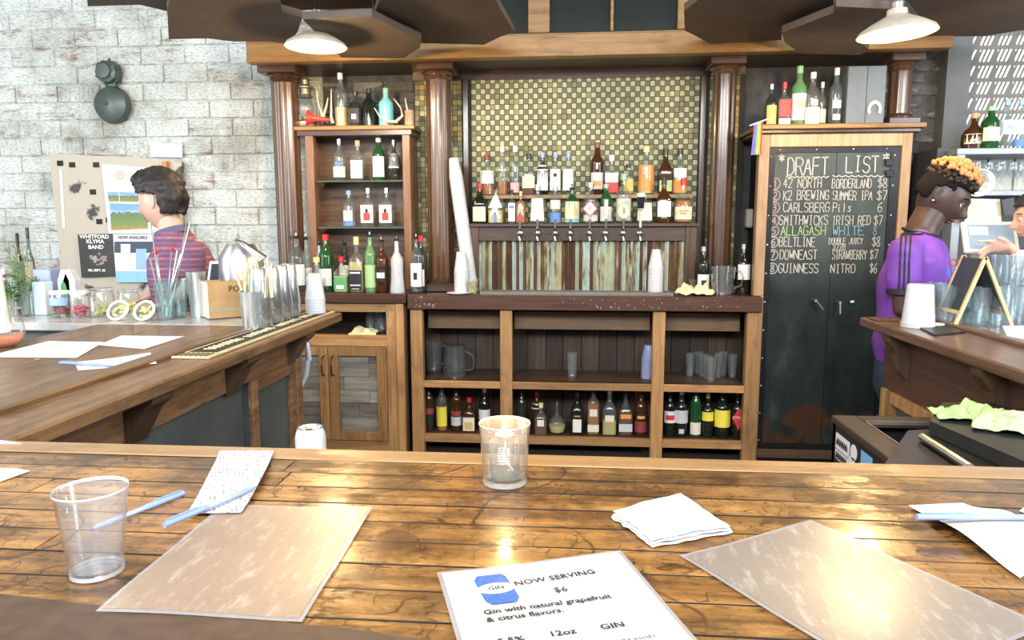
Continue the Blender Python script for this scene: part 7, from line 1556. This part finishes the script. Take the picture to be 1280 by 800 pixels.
def head(parent, cen, face, up, s, skin, hairm, hair_fn, curls=None, lips=None, brow=None):
    M = basis(face, up); cen = Vector(cen); org = origin(parent)
    def W_(p): return cen+M @ (p*s)-org
    bm = bmesh.new(); bmesh.ops.create_icosphere(bm, subdivisions=5, radius=1)
    dirs = {v: v.co.normalized() for v in bm.verts}
    for v, d in dirs.items(): v.co = W_(head_point(d))
    # ears
    for sx in (-1, 1):
        r = bmesh.ops.create_icosphere(bm, subdivisions=3, radius=1)
        for v in r['verts']:
            p = v.co; dish = -.35*math.exp(-(p.y**2+p.z**2)*3.0)*(1 if p.x*sx > 0 else 0)
            v.co = W_(Vector((sx*(.073+.006*abs(p.x)*(1 if p.x*sx > 0 else -1)+dish*.010-.010*p.y*0), -.008+p.y*.017-.006*p.z*.6, .000+p.z*.031)) + Vector((sx*-.010*p.y*.6, 0, 0)))
    bmesh.ops.recalc_face_normals(bm, faces=bm.faces[:])
    me = bpy.data.meshes.new('head'); bm.to_mesh(me); bm.free(); me.materials.append(skin)
    for p in me.polygons: p.use_smooth = True
    h = bpy.data.objects.new('head', me); COL.objects.link(h); h.parent = parent
    R3 = M
    for sx in (-1, 1):
        c = W_(Vector((sx*.031, .0735, .005)))+org
        MB().ball((0, 0, 0), .0125*s, 3).build('eye', pm('eye_white', (.75, .73, .70), .15), h, loc=c-org, smooth=True, local=True)
        ir = M @ Vector((0, 1, -.25)).normalized()
        MB().ball(tuple(ir*.0085*s), .0062*s, 2).build('iris', pm('iris_brown', (.03, .015, .01), .1), h, loc=c-org, smooth=True, local=True)
        lid = MB(); lid.lathe([(0, .0132*s), (.008*s, .0106*s), (.0128*s, .004*s), (.0134*s, 0)], 16, mat=(M @ Matrix.Rotation(math.radians(-38), 3, 'X')))
        lid.build('eyelid', skin, h, loc=c-org, smooth=True, local=True)
        mb = MB(); mb.tube([W_(Vector((sx*x_, y_, z_)))+org for x_, y_, z_ in ((.014, .088, .024), (.030, .085, .030), (.048, .070, .026))], [.0035*s, .0038*s, .002*s], 8); mb.build('eyebrow', brow or hairm, h, smooth=True)
    if lips:
        for zz_, rr in ((-.0580, .0056), (-.0690, .0064)):
            mb = MB(); mb.tube([W_(head_point_surf(x_, zz_)+Vector((0, .0005, 0)))+org for x_ in (-.024, -.014, -.005, .005, .014, .024)], [.0012*s, rr*s*.8, rr*s, rr*s, rr*s*.8, .0012*s], 8); mb.build('lip', lips, h, smooth=True)
    # hair cap
    bm = bmesh.new(); bmesh.ops.create_icosphere(bm, subdivisions=5, radius=1); kill = []
    for v in bm.verts:
        d = v.co.normalized(); p = head_point(d); t = hair_fn(p, d)
        if t <= 0: kill.append(v)
        v.co = W_(p+d*max(t, 0))
    bmesh.ops.delete(bm, geom=kill, context='VERTS'); bmesh.ops.recalc_face_normals(bm, faces=bm.faces[:])
    me = bpy.data.meshes.new('hair'); bm.to_mesh(me); bm.free(); me.materials.append(hairm)
    for p in me.polygons: p.use_smooth = True
    hr = bpy.data.objects.new('hair', me); COL.objects.link(hr); hr.parent = parent
    md = hr.modifiers.new('t', 'SOLIDIFY'); md.thickness = .004*s; md.offset = -1
    if curls:
        for (n_, zmin, rad, lift, mt_, nm_) in curls:
            mb = MB(); k = 0
            while k < n_:
                d = Vector((random.gauss(0, 1), random.gauss(0, 1), random.gauss(0, 1))).normalized(); p = head_point(d)
                if p.z < zmin(p) : continue
                k += 1; q = W_(p+d*(lift+random.uniform(-.004, .006)))+org; mb.ball(tuple(q), rad*s*random.uniform(.7, 1.2), 1)
            o = mb.build(nm_, mt_, hr, smooth=True); o['kind'] = 'stuff'
    return h
def head_point_surf(x, z):
    best = None
    for k in range(60):
        a = k/60*PI/2; d = Vector((x/.074, math.sin(a), z/.118))
        if d.length == 0: continue
    yy = math.sqrt(max(0, 1-(x/.07)**2-(z/.118)**2)); d = Vector((x/.074, yy, z/.118)).normalized(); p = head_point(d); return p

# ---- bartender in the purple shirt
Y1 = 3.50
def P1(u, v, dy=0.0): return AY(u, v, Y1+dy*0)+Vector((0, dy, 0))
M_sk1 = pm('dark_brown_skin', (.070, .038, .028), .42, var=.12, sss=.05)
M_pur = pm('purple_jersey', (.20, .06, .42), .6, var=.22, vscale=9, bump=.15)
M_trim = pm('black_trim', (.012, .012, .018), .6)
M_jean = pm('navy_jeans', (.018, .045, .085), .8, var=.3, vscale=12)
ped = AY(1130, 440, Y1)
m1 = thing('person', 'man in purple striped-sleeve shirt and jeans looking down behind the bar', 'person', (ped.x, Y1, 0))
fx = Vector((.92, -.38, 0)).normalized()     # facing, with his right side to the camera
sd = Vector((fx.y, -fx.x, 0))                # his right
if sd.y > 0: sd = -sd
def Wp(u, v, a=0.0): return AY(u, v, Y1)+sd*a
pel, wai, che, ups, nkb, nk, hd_ = Wp(1129, 462), Wp(1132, 415), Wp(1139, 356), Wp(1145, 318), Wp(1149, 300), Wp(1154, 284), Wp(1167, 262)
sh_r, el_r, wr_r = AY(1131, 314, Y1-.15), AY(1128, 388, Y1-.17), AY(1170, 398, Y1-.16)
sh_l, el_l, wr_l = AY(1163, 314, Y1+.14), AY(1176, 380, Y1+.12), AY(1206, 388, Y1-.02)
B1 = [([(pel, .165, .115), (wai, .145, .105), (che, .17, .120), (ups, .155, .095), (nkb, .095, .076), (nk, .068, .070), (hd_, .064, .070)], sd),
      ([(sh_r, .058, .058), (sh_r.lerp(el_r, .5), .050, .052), (el_r, .040, .042), (el_r.lerp(wr_r, .35), .041, .040), (wr_r, .026, .021)], sd),
      ([(sh_l, .058, .058), (sh_l.lerp(el_l, .5), .050, .052), (el_l, .040, .042), (el_l.lerp(wr_l, .35), .041, .040), (wr_l, .026, .021)], sd)]
legs1 = []
for a in (.09, -.09):
    hp = pel+sd*a+Vector((0, 0, -.06)); kn = Vector((hp.x+.01, hp.y, .50))+fx*.03; an = Vector((kn.x-.01, kn.y, .09))-fx*.02; legs1.append((hp, kn, an))
    B1.append(([(hp, .085, .09), (kn, .058, .060), (kn.lerp(an, .35), .056, .060), (an, .038, .042)], sd)); B1.append(([(an+Vector((0, 0, -.03)), .036, .036), (an+fx*.13+Vector((0, 0, -.055)), .042, .026)], sd))
B1 += hand_limbs(wr_r, (1, -.05, -.15), (0, -1, 0), 1.0, (.3, .4, .4, .4)); B1 += hand_limbs(wr_l, (1, -.2, -.2), (0, 1, 0), 1.0, (.3, .4, .4, .4))
fused('body', B1, M_sk1, m1)
up_v = Vector((.22, -.05, 1))
head(m1, AY(1176, 246, Y1), (.80, -.38, -.50), up_v, 1.19, M_sk1, pm('black_hair', (.010, .009, .010), .95, spec=.1), lambda p, d: (.009 if (p.z > .052 or (p.y < .030 and p.z > .030) or (p.y < -.012 and p.z > -.030 and not (abs(p.x) > .06 and p.y > -.03 and p.z < .02))) else 0),
     curls=[(230, lambda p: .060, .0105, .010, pm('dark_curls', (.035, .016, .010), .7), 'dark_curls'), (330, lambda p: .078-.10*max(0, -p.y)*.2, .0088, .030, pm('orange_curls', (.62, .27, .10), .7), 'orange_curls')], lips=pm('lips_1', (.17, .07, .06), .35), brow=pm('black_hair', (0, 0, 0)))
q = AY(1165, 251, Y1)+sd*.095; MB().ball((0, 0, 0), .006, 2).build('earring', M_chrome, m1, loc=q-origin(m1), smooth=True, local=True)
hem = Wp(1130, 430); cu_r, cu_l = sh_r.lerp(el_r, .50), sh_l.lerp(el_l, .5)
S1 = [([(hem, .185, .140), (Wp(1132, 405), .170, .128), (Wp(1139, 358), .190, .142), (Wp(1145, 325), .185, .128), (Wp(1148, 306), .135, .095), (Wp(1149, 300), .095, .075)], sd),
      ([(sh_r+Vector((0, 0, .0)), .072, .074), (cu_r, .072, .076)], sd), ([(sh_l, .072, .074), (cu_l, .070, .074)], sd),
      ([(Wp(1148, 309), .075, .07), (sh_r+Vector((0, 0, .012)), .058, .062)], fx), ([(Wp(1148, 309), .075, .07), (sh_l+Vector((0, 0, .012)), .058, .062)], fx)]
fused('shirt', S1, M_pur, m1, .011, 6, .006)
ring(Wp(1150, 290.5), (.22, -.10, 1), .072, .078, .008, M_trim, 'collar', m1)
for (s_, e_) in ((sh_r, el_r), (sh_l, el_l)):
    c = s_.lerp(e_, .50)+(e_-s_).normalized()*.052; ax = (e_-s_).normalized()
    M_ = ax.to_track_quat('Z', 'Y').to_matrix(); MB().lathe([(.060, -.016), (.070, -.014), (.069, .010), (.058, .012)], 24, tuple(c), mat=M_).build('cuff', M_trim, m1, smooth=True)
ax = (el_r-sh_r).normalized(); out = sd
for off in (-.018, 0, .018):
    tv = fx*off; pts = [Wp(1149, 300, .075)+tv+Vector((0, 0, .030)), sh_r+Vector((0, 0, .074))-sd*.03+tv, sh_r+out*.045+Vector((0, 0, .062))+tv]+[sh_r.lerp(el_r, t)+out*.0745+tv for t in (.06, .2, .35, .5, .62)]
    MB().tube(pts, .0045, 6).build('sleeve_stripe', M_trim, m1, smooth=True)
fused('jeans', [([(pel+Vector((0, 0, .03)), .172, .125), (pel+Vector((0, 0, -.08)), .165, .125)], sd)]+[([(hp, .105, .108), (kn, .076, .080), (an+Vector((0, 0, .02)), .066, .070)], sd) for hp, kn, an in legs1], M_jean, m1, .014, 5, .006)
for a in (.10, -.10):
    hp = pel+sd*a; an = Vector((hp.x-.0, hp.y, .0))
    MB().lathe([(0, 0), (.045, 0), (.05, .03), (.045, .08), (0, .09)], 18, tuple(an+fx*.05), fn=None, mat=Matrix.Rotation(math.atan2(fx.y, fx.x), 3, 'Z') @ Matrix.Scale(2.2, 3, (1, 0, 0))).build('shoe', M_trim, m1, smooth=True)

# ---- dark-haired bartender in the plaid shirt, at the left
Y2 = 3.42
M_sk2 = pm('light_skin', (.66, .42, .32), .45, var=.08, sss=.05)
m, nt, b = newmat('plaid_cloth'); N, L = nt.nodes, nt.links; b.inputs['Roughness'].default_value = .85
geo = N.new('ShaderNodeTexCoord'); cur = None
for k, (dr, sc_2, colr, fac) in enumerate((('Z', 13, (.42, .26, .34), .55), ('Z', 6.2, (.10, .06, .14), .5), ('X', 7, (.12, .10, .24), .4))):
    wv = N.new('ShaderNodeTexWave'); wv.bands_direction = dr; wv.inputs['Scale'].default_value = sc_2; L.new(geo.outputs['Object'], wv.inputs[0])
    r_ = ramp(N, [(.55, (0, 0, 0)), (.75, (1, 1, 1))]); L.new(wv.outputs[1], r_.inputs[0]); mu = N.new('ShaderNodeMath'); mu.operation = 'MULTIPLY'; mu.inputs[1].default_value = fac; L.new(r_.outputs[0], mu.inputs[0])
    mx = N.new('ShaderNodeMix'); mx.data_type = 'RGBA'; L.new(mu.outputs[0], mx.inputs[0]); mx.inputs[6].default_value = (.22, .07, .11, 1); mx.inputs[7].default_value = (*colr, 1)
    if cur: L.new(cur, mx.inputs[6])
    cur = mx.outputs[2]
L.new(cur, b.inputs['Base Color']); M_plaid = m
m2_ = thing('person', 'dark-haired man in maroon plaid shirt, in profile before the white brick wall', 'person', (AY(225, 300, Y2).x, Y2, 0))
f2_ = Vector((-.95, .25, 0)).normalized(); s2_ = Vector((f2_.y, -f2_.x, 0))
if s2_.y > 0: s2_ = -s2_            # side nearest the camera (his left)
def Wq(u, v, a=0.0): return AY(u, v, Y2)+s2_*a
pel = Wq(236, 430); pel.z = .92
wai, che, ups, nkb, nk, hd_ = Wq(234, 385), Wq(230, 338), Wq(224, 312), Wq(218, 297), Wq(213, 284), Wq(207, 264)
sh_n, el_n, wr_n = AY(237, 316, Y2-.15), AY(238, 356, Y2-.18), AY(218, 376, Y2-.2); sh_f, el_f, wr_f = AY(212, 316, Y2+.15), AY(204, 356, Y2+.17), AY(184, 372, Y2+.1)
B2 = [([(pel, .16, .11), (wai, .14, .10), (che, .165, .115), (ups, .15, .09), (nkb, .078, .064), (nk, .058, .058), (hd_, .055, .060)], s2_),
      ([(sh_n, .055, .055), (el_n, .040, .041), (wr_n, .026, .021)], s2_), ([(sh_f, .055, .055), (el_f, .040, .041), (wr_f, .026, .021)], s2_)]
legs2 = []
for a in (.09, -.09):
    hp = pel+s2_*a+Vector((0, 0, -.07)); kn = Vector((hp.x, hp.y, .49)); an = Vector((kn.x, kn.y, .085)); legs2.append((hp, kn, an))
    B2.append(([(hp, .085, .088), (kn, .057, .06), (an, .04, .042)], s2_)); B2.append(([(an+Vector((0, 0, -.03)), .036, .036), (an+f2_*.13+Vector((0, 0, -.05)), .042, .026)], s2_))
B2 += hand_limbs(wr_n, (-1, 0, -.3), (0, -1, 0)); B2 += hand_limbs(wr_f, (-1, 0, -.3), (0, 1, 0))
fused('body', B2, M_sk2, m2_)
def hair2(p, d):
    if p.y > .055 and p.z < .060: return 0
    if p.y > -.002 and p.z < .030: return 0
    if abs(p.x) > .05 and -.03 < p.y < .02 and p.z < .022: return 0
    if p.z < -.055: return 0
    return .020+.008*noise.noise(tuple(d*5))+(.010 if p.z > .05 else 0)+(.012 if p.y > .04 and p.z > .07 else 0)
head(m2_, AY(202, 252, Y2), (-.97, .10, -.12), (-.08, 0, 1), 1.17, M_sk2, pm('black_brown_hair', (.022, .018, .018), .55, var=.4, vscale=60, bump=.4), hair2, lips=pm('lips_2', (.55, .25, .22), .4))
S2 = [([(Wq(236, 405), .175, .130), (Wq(234, 380), .172, .128), (Wq(230, 342), .190, .145), (Wq(224, 318), .175, .122), (Wq(219, 303), .12, .085)], s2_),
      ([(sh_n, .072, .074), (sh_n.lerp(el_n, .5), .068, .072)], s2_), ([(sh_f, .070, .072), (sh_f.lerp(el_f, .5), .066, .070)], s2_), ([(Wq(221, 309), .07, .07), (sh_n+Vector((0, 0, .01)), .058, .06)], f2_), ([(Wq(221, 309), .07, .07), (sh_f+Vector((0, 0, .01)), .058, .06)], f2_)]
fused('shirt', S2, M_plaid, m2_, .011, 6, .005)
MB().lathe([(.082, -.01), (.070, .012), (.064, .035), (.072, .036), (.086, .0)], 24, tuple(Wq(215, 295)), mat=(nk-nkb).to_track_quat('Z', 'Y').to_matrix()).build('collar', pm('collar_blue_grey', (.10, .10, .20), .8), m2_, smooth=True)
fused('trousers', [([(pel+Vector((0, 0, .03)), .165, .12), (pel+Vector((0, 0, -.08)), .158, .12)], s2_)]+[([(hp, .10, .10), (kn, .074, .078), (an+Vector((0, 0, .02)), .064, .068)], s2_) for hp, kn, an in legs2], M_jean, m2_, .014, 5, .005)

# ---- person at the right edge, tapping the tablet
Y3 = 3.72
m3_ = thing('person', 'person in pink floral blouse at right edge, hand reaching to the tablet', 'person', (AY(1318, 330, Y3).x, Y3, 0))
def Wr(u, v, a=0.0): return AY(u, v, Y3)+Vector((0, a, 0))
pel = Wr(1330, 440); pel.z = .93
wai, che, ups, nkb, nk, hd_ = Wr(1328, 400), Wr(1322, 356), Wr(1316, 328), Wr(1312, 313), Wr(1309, 300), Wr(1305, 286)
sh_n, el_n, wr_n = Wr(1306, 332, -.13), Wr(1290, 362, -.10), Wr(1269, 309, .03); sh_f, el_f, wr_f = Wr(1326, 332, .14), Wr(1330, 380, .16), Wr(1310, 395, .1)
s3 = Vector((0, 1, 0))
B3 = [([(pel, .155, .11), (wai, .12, .09), (che, .145, .11), (ups, .135, .082), (nkb, .065, .055), (nk, .049, .049), (hd_, .048, .052)], s3),
      ([(sh_n, .048, .048), (el_n, .036, .037), (el_n.lerp(wr_n, .4), .034, .034), (wr_n, .023, .018)], s3), ([(sh_f, .048, .048), (el_f, .036, .037), (wr_f, .023, .018)], s3)]
legs3 = []
for a in (.085, -.085):
    hp = pel+Vector((0, a, -.07)); kn = Vector((hp.x, hp.y, .49)); an = Vector((kn.x, kn.y, .085)); legs3.append((hp, kn, an))
    B3.append(([(hp, .085, .088), (kn, .055, .058), (an, .038, .04)], s3)); B3.append(([(an+Vector((0, 0, -.03)), .034, .034), (an+Vector((-.13, 0, -.05)), .038, .025)], s3))
B3 += hand_limbs(wr_n, (-1, .10, .05), (0, .5, -.85), 1.0, (.04, .45, .55, .65)); B3 += hand_limbs(wr_f, (-1, 0, -.3), (0, 1, 0), .95)
fused('body', B3, M_sk2, m3_, .0065)
def hair3(p, d):
    if p.y > .05 and p.z < .055: return 0
    if p.y > .02 and p.z < .02: return 0
    return .016+.006*noise.noise(tuple(d*4))
head(m3_, AY(1300, 272, Y3), (-.9, .38, -.15), (0, 0, 1), 1.05, M_sk2, pm('dark_hair', (.02, .015, .014), .5), hair3, lips=pm('lips_2', (0, 0, 0)))
ring(AY(1289, 290, Y3)+Vector((0, -.09, 0)), (0, 1, 0), .026, .026, .003, M_brass, 'hoop_earring', m3_)
m, nt, b = newmat('floral_blouse'); N, L = nt.nodes, nt.links; b.inputs['Roughness'].default_value = .8
tc = N.new('ShaderNodeTexCoord'); vo = N.new('ShaderNodeTexVoronoi'); vo.inputs['Scale'].default_value = 26; L.new(tc.outputs['Object'], vo.inputs[0]); cr = ramp(N, [(.26, (.62, .22, .30)), (.34, (.80, .66, .68)), (.5, (.84, .80, .80))]); L.new(vo.outputs[0], cr.inputs[0]); L.new(cr.outputs[0], b.inputs['Base Color'])
S3 = [([(Wr(1330, 415), .165, .125), (Wr(1328, 395), .145, .11), (Wr(1322, 358), .165, .135), (Wr(1316, 334), .15, .105), (Wr(1313, 320), .09, .07)], s3),
      ([(sh_n, .062, .062), (el_n, .056, .058), (el_n.lerp(wr_n, .72), .046, .048)], s3), ([(sh_f, .062, .062), (el_f, .054, .056)], s3)]
fused('blouse', S3, m, m3_, .011, 5, .006)
fused('trousers', [([(pel+Vector((0, 0, .03)), .16, .12), (pel+Vector((0, 0, -.08)), .155, .12)], s3)]+[([(hp, .10, .10), (kn, .07, .073), (an+Vector((0, 0, .02)), .06, .062)], s3) for hp, kn, an in legs3], M_trim, m3_, .014, 5)
